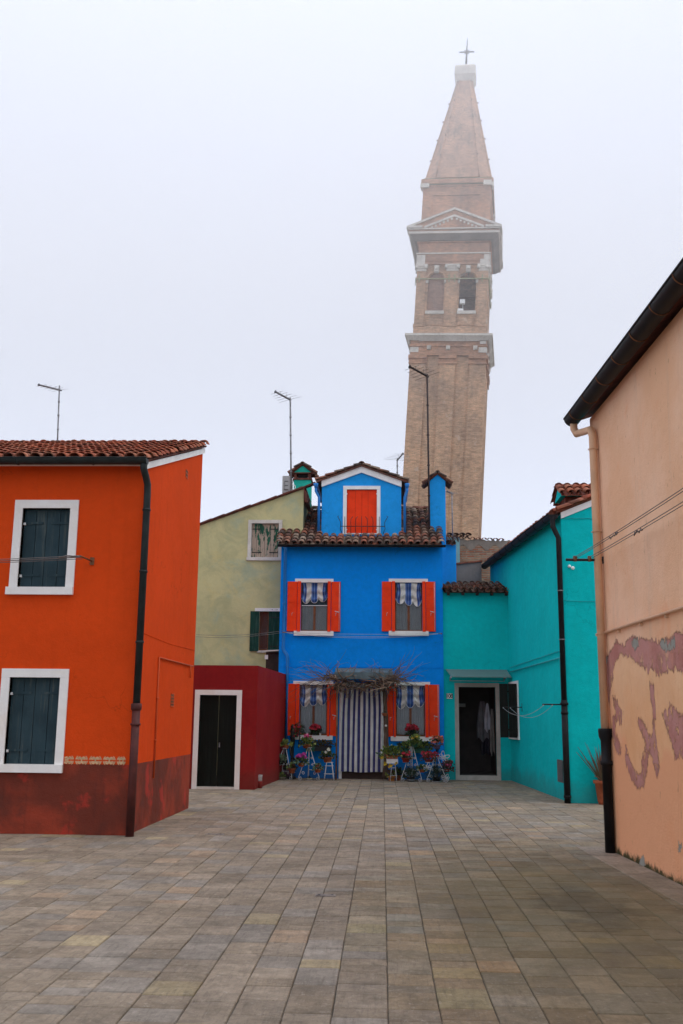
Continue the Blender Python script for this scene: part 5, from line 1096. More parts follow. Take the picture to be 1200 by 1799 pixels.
for zz_ in (WP.uv(1050, 940)[1], WP.uv(1058, 1116)[1], zG - 0.6): mb.tube([WP.P(uo + 0.065 * math.cos(q), zz_, 0.07 + 0.065 * math.sin(q)) for q in [i * math.pi / 5 for i in range(11)]], 0.006, 5)
dp = mb.build('downpipe', M['pipe_peach'], ph)
mb = MB(); mb.lathe(WP.P(uo, 0, 0.07), [(0.062, 0), (0.062, zc_ - 0.45), (0.078, zc_ - 0.44), (0.078, zc_ - 0.40), (0.062, zc_ - 0.39), (0.064, zc_ - 0.15), (0.085, zc_ - 0.10), (0.09, zc_ - 0.03), (0.086, zc_)], 16); mb.build('downpipe_foot', M['gutter_black'], dp)
mb = MB(); uc0 = 0.13; mb.tube([WP.P(uc0, zG - 0.4, 0.015), WP.P(uc0, 1.9, 0.015), WP.P(uc0 - 0.03, 1.0, 0.01), WP.P(uc0, 0.2, 0.01)], 0.010, 6); mb.tube([WP.P(uc0 + 0.05, zG - 0.4, 0.012), WP.P(uc0 + 0.05, 2.2, 0.012)], 0.008, 6)
mb.build('wall_cable', M['pipe_peach'], ph)
zq_ = WP.uv(1120, 1093, 0.03)[1]; mb = MB(); mb.tube([WP.P(0.02, zq_, 0.03), WP.P(L, zq_, 0.03)], 0.019, 8)
for k in range(12): mb.wbox(WP, 0.12 + k * 0.9, 0.15 + k * 0.9, zq_ - 0.05, zq_ - 0.01, 0, 0.035)
mb.build('wall_pipe', M['pipe_peach'], ph)
# clothes line rod on the peach wall
u_, z_ = WP.uv(1060, 984); cl2 = empty('clothesline', WP.P(u_, z_), 'black iron rod with four long wires fixed to the peach wall', 'clothes line')
mb = MB(); mb.tube([WP.P(u_, z_, 0), WP.P(u_, z_, 0.49)], 0.018, 8); mb.wbox(WP, u_ - 0.02, u_ + 0.02, z_ - 0.045, z_ + 0.045, 0, 0.012)
for d_ in (0.37, 0.18): mb.lathe(WP.P(u_, z_ + 0.0, d_), [(0.024, -0.02), (0.028, 0.0), (0.024, 0.05)], 8, 1)
mb.build('rod', [M['iron'], M['rust']], cl2)
mb = MB()
for d_ in (0.38, 0.34, 0.19, 0.14): mb.tube([WP.P(u_ + 9.5 * q, z_ + 0.03 - 0.05 * 4 * q * (1 - q), d_) for q in [i / 16 for i in range(17)]], 0.0045, 5)
rr_ = random.Random(6)
for (d_, q0_) in ((0.34, 1.6), (0.14, 1.85)): mb.tube([WP.P(u_ + q0_ + i * 0.025, z_ + 0.0 + rr_.uniform(-0.02, 0.02), d_ + rr_.uniform(-0.012, 0.012)) for i in range(14)], 0.007, 5)
mb.build('wire', M['wire'], cl2)
# paving strip along the peach wall
mb = MB(); rnd = random.Random(15); u = -0.2
while u < 8.5:
    Ls = rnd.uniform(0.5, 0.9); p = [WP.P(u, 0, 0.0), WP.P(u + Ls - 0.006, 0, 0.0), WP.P(u + Ls - 0.006, 0, 0.36), WP.P(u, 0, 0.36)]
    k = rnd.uniform(0.9, 1.15); c = (0.31 * k, 0.255 * k, 0.205 * k); slab(mb, [(q.x, q.y) for q in p], c, 0.006 + rnd.uniform(0, 0.002)); u += Ls
kind(mb.build('paving_border', M['paving'], origin=(0, 0, 0)), 'structure')

# wires across the green and blue fronts
wl = empty('clothesline', WB.P(0.1, WB.uv(640, 1112)[1], 0.2), 'thin pale clothes wires strung between two iron hooks across the blue front', 'clothes line')
zw = WB.uv(500, 1111, 0.2)[1]; mb = MB(); uL, uR = WB.uv(497, 1111, 0.2)[0], WB.uv(776, 1111, 0.2)[0]
for (d_, sg) in ((0.25, 0.04), (0.22, 0.14), (0.18, 0.10)): mb.tube([WB.P(uL + (uR - uL) * q, zw - sg * 4 * q * (1 - q), d_) for q in [i / 20 for i in range(21)]], 0.0045, 5)
mb.build('wire', M['rope'], wl); mb = MB()
for u_ in (uL, uR): mb.tube([WB.P(u_, zw, 0), WB.P(u_, zw, 0.26)], 0.012, 6); mb.tube([WB.P(u_, zw, 0.24), WB.P(u_ + (0.1 if u_ == uL else -0.1), zw, 0.24)], 0.014, 6)
mb.build('hook', M['rust'], wl)
gl_ = empty('clothesline', (-4, 27, 3.4), 'two sagging wires stretched in front of the green house wall', 'clothes line')
A_ = Y(345, 1115, 24.0); B_ = Y(497, 1108, 27.2); mb = MB()
for dz in (0, -0.05): mb.tube([A_.lerp(B_, q) + Vector((0, 0, dz - 0.06 * 4 * q * (1 - q))) for q in [i / 16 for i in range(17)]], 0.005, 5)
mb.build('wire', M['wire'], gl_)

# ================================================================ CURTAIN, PORCH SHEET, VINE
cu0, cu1, cz0, cz1 = WB.rect(595.5, 1208, 676, 1356); cu0, cu1 = WB.uv(597, 1280, 0.1)[0], WB.uv(674.5, 1280, 0.1)[0]
mb = MB(); n = 170; nst = 17; m2 = 10; vs = []
for i in range(n + 1):
    t_ = i / n
    for j in range(m2 + 1):
        s_ = j / m2; pin = 0.93 + 0.07 * min(1, s_ * 4)
        u = cu0 + (cu1 - cu0) * (0.5 + (t_ - 0.5) * pin) - 0.02 * s_ ; u += 0.006 * math.sin(t_ * 23 + s_ * 4)
        vs.append(WB.P(u, cz1 - (cz1 - cz0) * s_ + (0.012 * math.sin(t_ * 50) if j == 0 else 0.01 * math.sin(t_ * 9) if j == m2 else 0), 0.09 + 0.022 * math.sin(t_ * nst * math.pi + 0.4 + 0.5 * s_) * (0.4 + 0.6 * s_) + 0.012 * math.sin(t_ * 13 + s_ * 3)))
N1 = len(vs)
for side in (0, 1):
    b0 = len(mb.v); mb.v += [tuple(Vector(v) + Vector((0, 0.004 * side, 0))) for v in vs]
    for i in range(n):
        for j in range(m2):
            q = b0 + i * (m2 + 1) + j; ff = [q, q + m2 + 1, q + m2 + 2, q + 1]
            mb.f.append(ff if not side else ff[::-1]); mb.m.append(1 if (int((i + 0.5) / n * nst) % 2 == 1 and j < m2) else 0); mb.c.append(None); mb.sm.append(True)
ct = empty('door_curtain', WB.P((cu0 + cu1) / 2, cz0, 0.1), 'blue and white vertically striped curtain hanging over the blue house door', 'curtain')
mb.build('cloth', [plain('white_curtain_cloth', (0.66, 0.65, 0.62, 1), 0.95, 0.10, 5), plain('blue_curtain_cloth', (0.050, 0.055, 0.17, 1), 0.95, 0.15, 5)], ct)
mb = MB(); mb.tube([WB.P(cu0 - 0.02, cz1 + 0.02, 0.08), WB.P(cu1 + 0.05, cz1 + 0.02, 0.08)], 0.014, 8); mb.lathe(WB.P(cu0, cz1 - 0.02, 0.08), [(0.03, 0), (0.03, 0.1)], 10); mb.lathe(WB.P(cu1 + 0.03, cz1 - 0.02, 0.08), [(0.035, 0), (0.035, 0.09)], 10); mb.build('rail', M['white'], ct)
pr = empty('porch_roof', WB.P(1.6, 2.8), 'flat grey blue sheet porch roof on a thin brown pole over the curtained door', 'porch')
uS0, uS1 = WB.uv(588, 1190, 0.5)[0], WB.uv(690, 1190, 0.5)[0]; zS = WB.uv(636, 1192, 0.7)[1]; zS2 = WB.uv(636, 1176, 0.02)[1]
mb = MB(); mb.hexa([WB.P(uS0, zS, 0.75), WB.P(uS1, zS, 0.75), WB.P(uS1, zS2, 0.02), WB.P(uS0, zS2, 0.02), WB.P(uS0, zS + 0.03, 0.75), WB.P(uS1, zS + 0.03, 0.75), WB.P(uS1, zS2 + 0.03, 0.02), WB.P(uS0, zS2 + 0.03, 0.02)])
mb.wbox(WB, uS0, uS1, zS - 0.02, zS + 0.16, 0.75, 0.77); mb.build('sheet', M['slate_sheet'], pr)
mb = MB(); up_ = WB.uv(591, 1300, 0.6)[0]; mb.tube([WB.P(up_, 0, 0.6), WB.P(up_ + 0.01, 1.5, 0.6), WB.P(up_, zS, 0.6)], 0.022, 8); mb.build('pole', M['pole_wood'], pr)
# vine
M['bark'] = attr('vine_bark', 0.9, bump=0.01)
vn = empty('climbing_vine', WB.P(WB.uv(678, 1360)[0], 0, 0.25), 'bare tangled vine with twisted trunk heaped over the porch roof of the blue house', 'vine')
rr_ = random.Random(42); mb = MB()
utr = WB.uv(676.5, 1300, 0.3)[0]
for k in range(4):
    ph_ = k * 1.57; pts = [WB.P(utr + 0.035 * math.cos(ph_ + s_ * 5) + 0.03 * math.sin(s_ * 4) + rr_.uniform(-0.008, 0.008), 0.02 + 2.55 * s_, 0.28 + 0.035 * math.sin(ph_ + s_ * 5) + 0.10 * s_) for s_ in [i / 24 for i in range(25)]]
    mb.tube(pts, [0.038 - 0.012 * i / 24 for i in range(25)], 7, 0, (0.13, 0.085, 0.06))
mb.build('trunk', M['bark'], vn)
mb = MB(); zc = WB.uv(636, 1197, 0.5)[1]
def twig(p, v, L, r, seg=8, wob=0.25, col=(0.2, 0.13, 0.09), grav=-0.02):
    pts = [Vector(p)]; v = Vector(v).normalized()
    for i in range(seg):
        v = (v + Vector((rr_.uniform(-wob, wob), rr_.uniform(-wob, wob) * 0.6, rr_.uniform(-wob, wob) + grav))).normalized(); pts.append(pts[-1] + v * L / seg)
    mb.tube(pts, [r * (1 - 0.75 * i / seg) for i in range(seg + 1)], 5, 0, col); return pts
cols_ = [(0.10, 0.07, 0.055), (0.17, 0.115, 0.08), (0.24, 0.155, 0.10), (0.30, 0.20, 0.14), (0.06, 0.045, 0.04)]
u588, u688 = WB.uv(588, 1190, 0.5)[0], WB.uv(688, 1190, 0.5)[0]
for k in range(210):                                  # heap along the porch edge
    side = rr_.random()
    if side < 0.42: uu = u588 + rr_.uniform(-0.15, 0.40)
    elif side < 0.85: uu = u688 + rr_.uniform(-0.45, 0.08)
    else: uu = rr_.uniform(u588, u688)
    zz_ = zc + rr_.uniform(-0.13, 0.16) * (1.25 if side < 0.85 else 0.6) - (0.02 if side < 0.85 else 0.10); ang = rr_.uniform(-0.6, 0.6) + (math.pi if rr_.random() < 0.5 else 0)
    twig(WB.P(uu, zz_, rr_.uniform(0.35, 0.95)), (math.cos(ang), rr_.uniform(-0.4, 0.4), math.sin(ang)), rr_.uniform(0.2, 0.62), rr_.uniform(0.007, 0.024), 9, 0.62, rr_.choice(cols_))
for k in range(45):                                   # lower fringe along the lintel
    uu = rr_.uniform(WB.uv(540, 1200)[0], WB.uv(700, 1200)[0]); twig(WB.P(uu, zc - rr_.uniform(0.08, 0.2), rr_.uniform(0.4, 0.9)), (rr_.choice([-1, 1]), 0, rr_.uniform(-0.4, 0.3)), rr_.uniform(0.25, 0.6), rr_.uniform(0.005, 0.011), 7, 0.4, rr_.choice(cols_))
for k in range(90):                                   # long runners into the air
    lf = k % 2; uu = (u588 + rr_.uniform(-0.3, 0.2)) if lf else (u688 + rr_.uniform(-0.3, 0.15)); ang = rr_.uniform(0.05, 0.75) if rr_.random() < 0.6 else rr_.uniform(-0.15, 0.15)
    dirx = -math.cos(ang) if lf else math.cos(ang)
    if rr_.random() < 0.25: dirx = -dirx
    L_r = rr_.uniform(0.5, 1.25) * (1.15 if lf and ang < 0.4 else 1)
    pts = twig(WB.P(uu, zc + rr_.uniform(-0.02, 0.15), rr_.uniform(0.35, 0.85)), (dirx, rr_.uniform(-0.2, 0.2), math.sin(ang)), L_r, rr_.uniform(0.005, 0.009), 12, 0.26, rr_.choice(cols_[:4]), rr_.choice([-0.07, -0.03, 0.05]))
    if rr_.random() < 0.7: twig(pts[5], (pts[6] - pts[4]) + Vector((0, 0, rr_.uniform(-0.15, 0.2))), L_r * 0.45, 0.005, 6, 0.25, rr_.choice(cols_[1:4]))
mb.build('branches', M['bark'], vn)

# ================================================================ PLANTS AND STANDS
M['leafy'] = attr('leaf', 0.6, bump=0); M['petal'] = attr('petal', 0.7, bump=0)
M['terra'] = plain('terracotta_pot', (0.42, 0.115, 0.05, 1), 0.8, 0.2, 10, 0.003); M['terra_red'] = plain('red_plastic_pot', (0.34, 0.03, 0.02, 1), 0.5, 0.15, 8); M['pot_black'] = plain('black_pot', (0.02, 0.022, 0.025, 1), 0.5, 0.2, 8)
M['pot_green'] = plain('green_pot', (0.015, 0.10, 0.06, 1), 0.5, 0.2, 8); M['pot_cream'] = plain('cream_pot', (0.50, 0.45, 0.30, 1), 0.5, 0.1, 8); M['pot_purple'] = plain('purple_grey_pot', (0.20, 0.14, 0.22, 1), 0.5, 0.15, 8); M['pot_grey'] = plain('grey_clay_pot', (0.32, 0.27, 0.24, 1), 0.8, 0.2, 8); M['pot_orange'] = plain('orange_pot', (0.62, 0.22, 0.06, 1), 0.6, 0.15, 8); M['soil'] = plain('soil', (0.03, 0.02, 0.015, 1), 1.0)
def leaves(mb, C, rx, rz, n, size, cols, seed, shape='round', up=0.2):
    rr_ = random.Random(seed)
    for k in range(int(n * 1.35)):
        th_ = rr_.uniform(0, 2 * math.pi); ph_ = rr_.uniform(-0.35, 1.45); q = rr_.uniform(0.35, 1.0)
        d = Vector((math.cos(th_) * math.cos(ph_), math.sin(th_) * math.cos(ph_), math.sin(ph_))); p = C + Vector((d.x * rx * q * 1.15, d.y * rx * q * 1.15, d.z * rz * q * 1.15))
        t1 = (d + Vector((rr_.uniform(-0.7, 0.7), rr_.uniform(-0.7, 0.7), rr_.uniform(-0.5, 0.7) + up))).normalized(); t2 = t1.cross(Vector((rr_.uniform(-1, 1), rr_.uniform(-1, 1), rr_.uniform(-1, 1)))).normalized(); s_ = size * rr_.uniform(0.7, 1.5)
        c = rr_.choice(cols); kk = rr_.uniform(0.7, 1.3); c = (c[0] * kk, c[1] * kk, c[2] * kk)
        if shape == 'needle': mb.face([p, p + t1 * s_ * 1.2 + t2 * s_ * 0.07, p + t1 * s_ * 2.4, p + t1 * s_ * 1.2 - t2 * s_ * 0.07], 0, c)
        else:
            n3 = t1.cross(t2) * s_ * 0.15
            mb.face([p - t2 * 0, p + t1 * s_ * 0.5 + t2 * s_ * 0.45 + n3, p + t1 * s_, p + t1 * s_ * 0.5 - t2 * s_ * 0.45 + n3], 0, c)
def blossoms(mb, C, r, n, size, cols, seed, flat=0.5):
    rr_ = random.Random(seed)
    for k in range(n):
        p = C + Vector((rr_.uniform(-r, r), rr_.uniform(-r, r), rr_.uniform(-r, r) * flat)); mb.tube([C - Z * 0.01, p], 0.003, 3, 0, (0.06, 0.1, 0.04)); s_ = size * rr_.uniform(0.7, 1.25); c = rr_.choice(cols); nn = Vector((rr_.uniform(-0.6, 0.6), -1, rr_.uniform(-0.1, 0.9))).normalized(); a = nn.orthogonal().normalized(); b = nn.cross(a)
        for j in range(5):
            q = j * 2 * math.pi / 5 + k; q2 = q + 0.9; kk = rr_.uniform(0.75, 1.2)
            mb.face([p, p + (a * math.cos(q - 0.15) + b * math.sin(q - 0.15)) * s_ * 0.85 + nn * s_ * 0.2, p + (a * math.cos(q + 0.45) + b * math.sin(q + 0.45)) * s_ + nn * s_ * 0.3, p + (a * math.cos(q2 + 0.15) + b * math.sin(q2 + 0.15)) * s_ * 0.85 + nn * s_ * 0.2], 0, (c[0] * kk, c[1] * kk, c[2] * kk))
GR = [(0.05, 0.11, 0.03), (0.08, 0.15, 0.04), (0.035, 0.08, 0.025)]; YG_ = [(0.20, 0.26, 0.05), (0.26, 0.30, 0.08), (0.12, 0.18, 0.04)]; DK = [(0.02, 0.035, 0.018), (0.035, 0.05, 0.025), (0.05, 0.05, 0.03)]; PG = [(0.16, 0.24, 0.15), (0.10, 0.18, 0.10), (0.22, 0.28, 0.18)]; RB = [(0.12, 0.05, 0.03), (0.08, 0.08, 0.03), (0.15, 0.09, 0.04)]
RED = [(0.34, 0.012, 0.025), (0.25, 0.01, 0.02), (0.44, 0.02, 0.04)]; PINK = [(0.60, 0.06, 0.20), (0.66, 0.14, 0.27)]; MAG = [(0.42, 0.04, 0.27), (0.50, 0.08, 0.36)]; WHT = [(0.55, 0.53, 0.43)]; YEL = [(0.55, 0.38, 0.03)]; SAL = [(0.55, 0.16, 0.08), (0.42, 0.09, 0.06)]
potid = [0]
def potted(px, py, d, r, h, pot, label, fol=None, flo=None, rx=0.14, rz=0.14, n=120, ls=0.045, shape='round', box=None, cat='potted plant', grp='potted plants in front of the blue house'):
    """px,py: photo position of the pot rim centre; d: distance in front of the blue wall"""
    potid[0] += 1; sd = potid[0] * 13
    R_ = WB.P(WB.uv(px, py, d)[0], WB.uv(px, py, d)[1], d); base = R_ - Z * h
    root = empty('potted_plant', base, label, cat, grp); mb = MB()
    if box: 
        hx = box / 2; mb.hexa([base + Vector((-hx * 0.92, -r * 0.9, 0)), base + Vector((hx * 0.92, -r * 0.9, 0)), base + Vector((hx * 0.92, r * 0.9, 0)), base + Vector((-hx * 0.92, r * 0.9, 0)), base + Vector((-hx, -r, h)), base + Vector((hx, -r, h)), base + Vector((hx, r, h)), base + Vector((-hx, r, h))])
        for sx in (-1, 1): mb.box(base.x + sx * hx - 0.01, base.x + sx * hx + 0.01, base.y - r - 0.01, base.y + r + 0.01, base.z + h - 0.03, base.z + h + 0.004)
    else: mb.lathe(base, [(r * 0.62, 0), (r * 0.70, h * 0.1), (r * 0.93, h * 0.8), (r * 1.04, h * 0.8), (r * 1.06, h), (r * 0.92, h), (r * 0.85, h * 0.85), (0.01, h * 0.83)], 16)
    mb.build('pot', M[pot], root)
    if fol:
        mb = MB()
        if box:
            for q in range(5): leaves(mb, R_ + Vector(((q - 2) * box / 4.6, 0, 0.0)), rx, rz, n // 5, ls, fol, sd + q, shape)
        else: leaves(mb, R_ + Vector((0, 0, 0.0)), rx, rz, n, ls, fol, sd, shape)
        rr_ = random.Random(sd)
        for q in range(7): 
            a_ = rr_.uniform(0, 6.28); mb.tube([R_ + Vector((0, 0, -0.02)), R_ + Vector((math.cos(a_) * rx * 0.5, math.sin(a_) * rx * 0.5, rz * rr_.uniform(0.5, 0.9)))], 0.005, 4, 0, (0.07, 0.09, 0.04))
        mb.build('foliage', M['leafy'], root)
    if flo:
        for (ox, oz, rr2, nb, sz, cc) in flo:
            mb = MB(); C_ = R_ + Vector((ox, -rx * 0.35, oz)); mb.tube([R_, C_], 0.004, 4, 0, (0.06, 0.1, 0.04)); blossoms(mb, C_, rr2, nb, sz, cc, sd + 5)
            mb.build('flower', M['petal'], root)
    return root
def scroll(mb, C, r, s_, ax, a0=0, turns=1.4, th=0.007, m=0):
    pts = []
    for i in range(19):
        t_ = i / 18; q = a0 + s_ * t_ * turns * 2 * math.pi; rr2 = r * (1 - 0.75 * t_); pts.append(C + ax * math.cos(q) * rr2 + Z * math.sin(q) * rr2)
    mb.tube(pts, th, 5, m)
def stand(pxl, pxr, pyb, pxa, pya, d, label, mat='white_iron', scrolls=True, post=True, shelves=()):
    bl = WB.uv(pxl, pyb, d)[0]; br = WB.uv(pxr, pyb, d)[0]; ua, za = WB.uv(pxa, pya, d)
    root = empty('plant_stand', WB.P((bl + br) / 2, 0, d), label, 'plant stand', 'wrought iron plant stands'); ap = WB.P(ua, za, d)
    feet = [WB.P(bl, 0, d + 0.18), WB.P(br, 0, d + 0.18), WB.P((bl + br) / 2 - 0.05, 0, d - 0.18)]
    for f in feet:
        mb = MB(); v = ap - f; h_ = Vector((v.x, v.y, 0)); hn = -h_.normalized()
        tp = ap + hn * 0.04
        mb.tube([f + Z * 0.02 + hn * 0.0, f - hn * 0.02 + Z * 0.1, f.lerp(tp, 0.35) , f.lerp(tp, 0.7), tp], 0.009, 6)
        if scrolls:
            scroll(mb, f + Z * 0.055 - hn * 0.06, 0.055, -1, hn, 0, 1.3); scroll(mb, f.lerp(tp, 0.22) - hn * 0.09, 0.05, 1, hn, 0, 1.3); scroll(mb, f.lerp(tp, 0.5) - hn * 0.07, 0.04, 1, hn, 3.1, 1.3); scroll(mb, f.lerp(tp, 0.68) - hn * 0.05, 0.035, -1, hn, 3.1, 1.3)
        mb.build('leg', M[mat], root)
    if post: mb = MB(); mb.tube([WB.P(ua, 0.12, d), ap + Z * 0.01], 0.012, 6); mb.build('post', M[mat], root)
    mb = MB(); mb.lathe(ap, [(0.08, 0), (0.085, 0.012)], 14)
    for (sx, sz_, r_) in shelves:
        us_, zs_ = WB.uv(sx, sz_, d); c = WB.P(us_, zs_, d); mb.tube([c + Vector((math.cos(q), math.sin(q), 0)) * r_ for q in [i * math.pi / 6 for i in range(13)]], 0.007, 5); mb.tube([WB.P(ua, zs_ + 0.03, d), c - Vector((c.x - ap.x, 0, 0)).normalized() * (-0.0) + Z * 0.0], 0.008, 5)
    mb.build('holder', M[mat], root)
    return root
# ---- left of the door
stand(478.5, 514, 1382, 500.5, 1315, 0.75, 'leftmost white wrought iron plant stand beside the red outbuilding', post=False, shelves=((493.5, 1343, 0.08), (513, 1357, 0.08), (495, 1374, 0.09)))
potted(502.5, 1308.5, 0.75, 0.095, 0.10, 'terra', 'yellow green succulent in terracotta pot on top of the leftmost stand', YG_, None, 0.17, 0.11, 130, 0.05)
potted(493.5, 1336, 0.85, 0.09, 0.10, 'pot_black', 'pale leaved cyclamen with one pink bloom in a black pot', PG, [(-0.07, 0.15, 0.02, 4, 0.035, PINK)], 0.14, 0.13, 110, 0.05)
potted(513, 1350, 0.85, 0.10, 0.12, 'terra', 'reddish green succulent in terracotta pot low on the leftmost stand', YG_ + RB, None, 0.10, 0.12, 90, 0.05)
potted(495, 1365, 0.80, 0.10, 0.11, 'pot_grey', 'small green cactus in pale grey clay pot near the ground', GR + YG_, None, 0.10, 0.10, 90, 0.04)
stand(524.5, 562, 1383, 543, 1314, 0.85, 'white scrolled plant stand with central post left of the striped curtain', shelves=((529, 1343, 0.09), (558, 1354, 0.08), (542.5, 1370, 0.10)))
potted(538.5, 1308, 0.85, 0.115, 0.09, 'terra', 'bright green geranium with pink bloom topping the central left stand', YG_ + GR, [(0.0, 0.23, 0.05, 12, 0.035, PINK), (0.10, 0.20, 0.02, 4, 0.03, RED)], 0.17, 0.17, 170, 0.055)
potted(529.5, 1340, 0.95, 0.095, 0.10, 'terra', 'green cyclamen with magenta blooms hanging left on the central stand', GR + PG, [(-0.06, 0.18, 0.06, 12, 0.04, MAG), (0.06, 0.22, 0.05, 10, 0.035, MAG), (0.12, 0.14, 0.03, 5, 0.03, MAG)], 0.17, 0.14, 160, 0.055)
potted(558.5, 1351, 0.95, 0.09, 0.09, 'terra', 'small variegated plant in terracotta pot right on the central stand', PG + GR, [(0.0, 0.10, 0.05, 4, 0.025, RED)], 0.13, 0.11, 110, 0.045)
potted(542.5, 1367, 0.85, 0.10, 0.09, 'pot_cream', 'empty cream bowl with dark rim low on the central left stand', DK, None, 0.07, 0.02, 20, 0.03)
# small stool stand
def stool(pxl, pxr, pyt, pyb, d, label):
    a, b = WB.uv(pxl, pyb, d)[0], WB.uv(pxr, pyb, d)[0]; zt_ = WB.uv(pxl, pyt, d)[1]; c = (a + b) / 2; root = empty('plant_stand', WB.P(c, 0, d), label, 'plant stand', 'wrought iron plant stands'); r_ = (b - a) * 0.32
    for k in range(4):
        q = math.pi / 4 + k * math.pi / 2; f = WB.P(c, 0, d) + Vector((math.cos(q), math.sin(q), 0)) * (b - a) * 0.6; t_ = WB.P(c, zt_, d) + Vector((math.cos(q), math.sin(q), 0)) * r_; mb = MB(); mb.tube([f, f.lerp(t_, 0.3) * 1.0, t_], 0.010, 6); mb.build('leg', M['white_iron'], root)
    mb = MB(); 
    for zz_, rr2 in ((zt_, r_ * 1.05), (zt_ * 0.8, r_ * 1.15), (zt_ * 0.35, r_ * 1.4)): mb.tube([WB.P(c, zz_, d) + Vector((math.cos(q), math.sin(q), 0)) * rr2 for q in [i * math.pi / 8 for i in range(17)]], 0.007, 5)
    mb.lathe(WB.P(c, zt_ - 0.01, d), [(r_, 0), (r_, 0.01)], 16); mb.build('ring', M['white_iron'], root); return root
stool(568, 588, 1339, 1382, 0.75, 'small round white iron stool stand just left of the striped curtain')
potted(575.5, 1330.5, 0.75, 0.13, 0.13, 'terra', 'dark trailing plant with a white bud in a wide terracotta pot beside the curtain', DK + GR, [(0.02, 0.20, 0.02, 3, 0.04, WHT), (-0.05, 0.13, 0.02, 3, 0.03, WHT)], 0.20, 0.13, 170, 0.045)
# pot with dry stems on a dark tripod
stand(462, 476, 1384, 469, 1338.5, 0.65, 'dark thin tripod stand against the red outbuilding wall', 'iron', False, True)
pp = potted(469, 1324, 0.65, 0.125, 0.20, 'terra', 'terracotta pot with dry bare stems on a dark tripod by the red wall', RB + DK, [(0.11, 0.17, 0.02, 3, 0.04, WHT)], 0.12, 0.12, 30, 0.05, 'needle')
mb = MB(); rr_ = random.Random(77)
for k in range(26): mb.tube([pp.location + Vector((0, 0, 0.18)), pp.location + Vector((rr_.uniform(-0.08, 0.08), rr_.uniform(-0.06, 0.06), 0.3)), pp.location + Vector((rr_.uniform(-0.15, 0.15), rr_.uniform(-0.1, 0.1), rr_.uniform(0.38, 0.52)))], 0.005, 4, 0, rr_.choice([(0.12, 0.08, 0.05), (0.08, 0.07, 0.04)]))
mb.build('stems', M['bark'], pp)
# window boxes and sill pots
potted(566, 1310, 0.18, 0.10, 0.14, 'pot_black', 'black window box of dark drooping plants under the left ground floor window', DK + RB, None, 0.13, 0.12, 260, 0.04, box=0.50)
potted(545, 1312, 0.20, 0.09, 0.12, 'pot_green', 'dark green wall trough half hidden behind the pink geranium', DK + GR, None, 0.12, 0.08, 120, 0.04, box=0.25)
z_s = 0.0
potted(554, 1286, -0.0 + 0.02, 0.09, 0.10, 'pot_black', 'deep red geranium in a dark pot on the left ground floor sill', DK + GR, [(0.0, 0.14, 0.11, 26, 0.045, RED), (-0.1, 0.13, 0.05, 9, 0.04, RED), (0.09, 0.13, 0.05, 9, 0.04, RED)], 0.13, 0.13, 110, 0.05)
for px, lab in ((539.5, 'left small white cup on the ground floor sill beside the red geranium'), (562.5, 'right small white cup on the ground floor sill beside the red geranium')):
    u_, z_ = WB.uv(px, 1291.5, 0.05); mb = MB(); mb.lathe(WB.P(u_, HW['ll'][2] + 0.003, 0.05), [(0.022, 0), (0.032, 0.06), (0.034, 0.065), (0.028, 0.062), (0.02, 0.01)], 12); tag(mb.build('cup', M['white']), lab, 'cup', 'white cups on the sill')
# black hand pump with red flowering plant behind
pm = empty('hand_pump', WB.P(WB.uv(515, 1360, 0.4)[0], 0, 0.4), 'old black cast iron hand pump with curved handle among the pots', 'hand pump')
up_ = WB.uv(514, 1300, 0.4)[0]; mb = MB(); mb.lathe(WB.P(up_, 0, 0.4), [(0.12, 0), (0.12, 0.04), (0.05, 0.08), (0.045, 0.85), (0.065, 0.9), (0.065, 1.25), (0.05, 1.3), (0.06, 1.36), (0.02, 1.42)], 14); mb.build('column', M['iron'], pm)
mb = MB(); mb.tube([WB.P(up_, 1.36, 0.4), WB.P(up_ + 0.09, 1.42, 0.42), WB.P(up_ + 0.17, 1.38, 0.45), WB.P(up_ + 0.2, 1.1, 0.5), WB.P(up_ + 0.17, 0.8, 0.52)], 0.018, 8); mb.tube([WB.P(up_, 1.0, 0.4), WB.P(up_ - 0.05, 0.8, 0.5), WB.P(up_ - 0.02, 0.62, 0.6), WB.P(up_ + 0.1, 0.5, 0.62)], 0.024, 8); mb.build('handle', M['iron'], pm)
potted(521, 1287, 0.35, 0.07, 0.12, 'pot_green', 'straggly red geranium hanging behind the black hand pump', DK + GR, [(0.0, 0.10, 0.13, 12, 0.035, RED), (0.05, -0.05, 0.08, 6, 0.03, RED), (-0.1, -0.12, 0.08, 5, 0.03, RED)], 0.16, 0.22, 130, 0.04)
potted(507, 1352, 0.30, 0.16, 0.30, 'pot_purple', 'large violet blue planter standing on the ground behind the leftmost stand', DK, None, 0.16, 0.10, 60, 0.05)
# ---- right of the door
stool(684.5, 698, 1343, 1383, 0.8, 'white iron stool stand with square tray just right of the striped curtain')
potted(689, 1326.5, 0.8, 0.11, 0.13, 'terra', 'yellow green leafy plant in a terracotta trough right of the curtain', YG_ + GR, [(-0.25, -0.06, 0.04, 4, 0.035, YEL), (-0.16, -0.22, 0.05, 5, 0.035, YEL), (0.12, -0.20, 0.06, 6, 0.03, YEL), (-0.02, -0.27, 0.08, 7, 0.03, YEL)], 0.22, 0.20, 230, 0.07, box=0.30)
mb = MB(); u_, z_ = WB.uv(689, 1341, 0.8); mb.wbox(WB, u_ - 0.15, u_ + 0.15, z_, z_ + 0.115, 0.68, 0.92); tag(mb.build('planter_tray', M['white']), 'square white planter tray on the stool stand right of the curtain', 'tray')
potted(688, 1363.5, 0.75, 0.10, 0.14, 'pot_orange', 'yellow leaved plant in a bright orange pot on the ground', YG_ + RB, None, 0.13, 0.12, 110, 0.05)
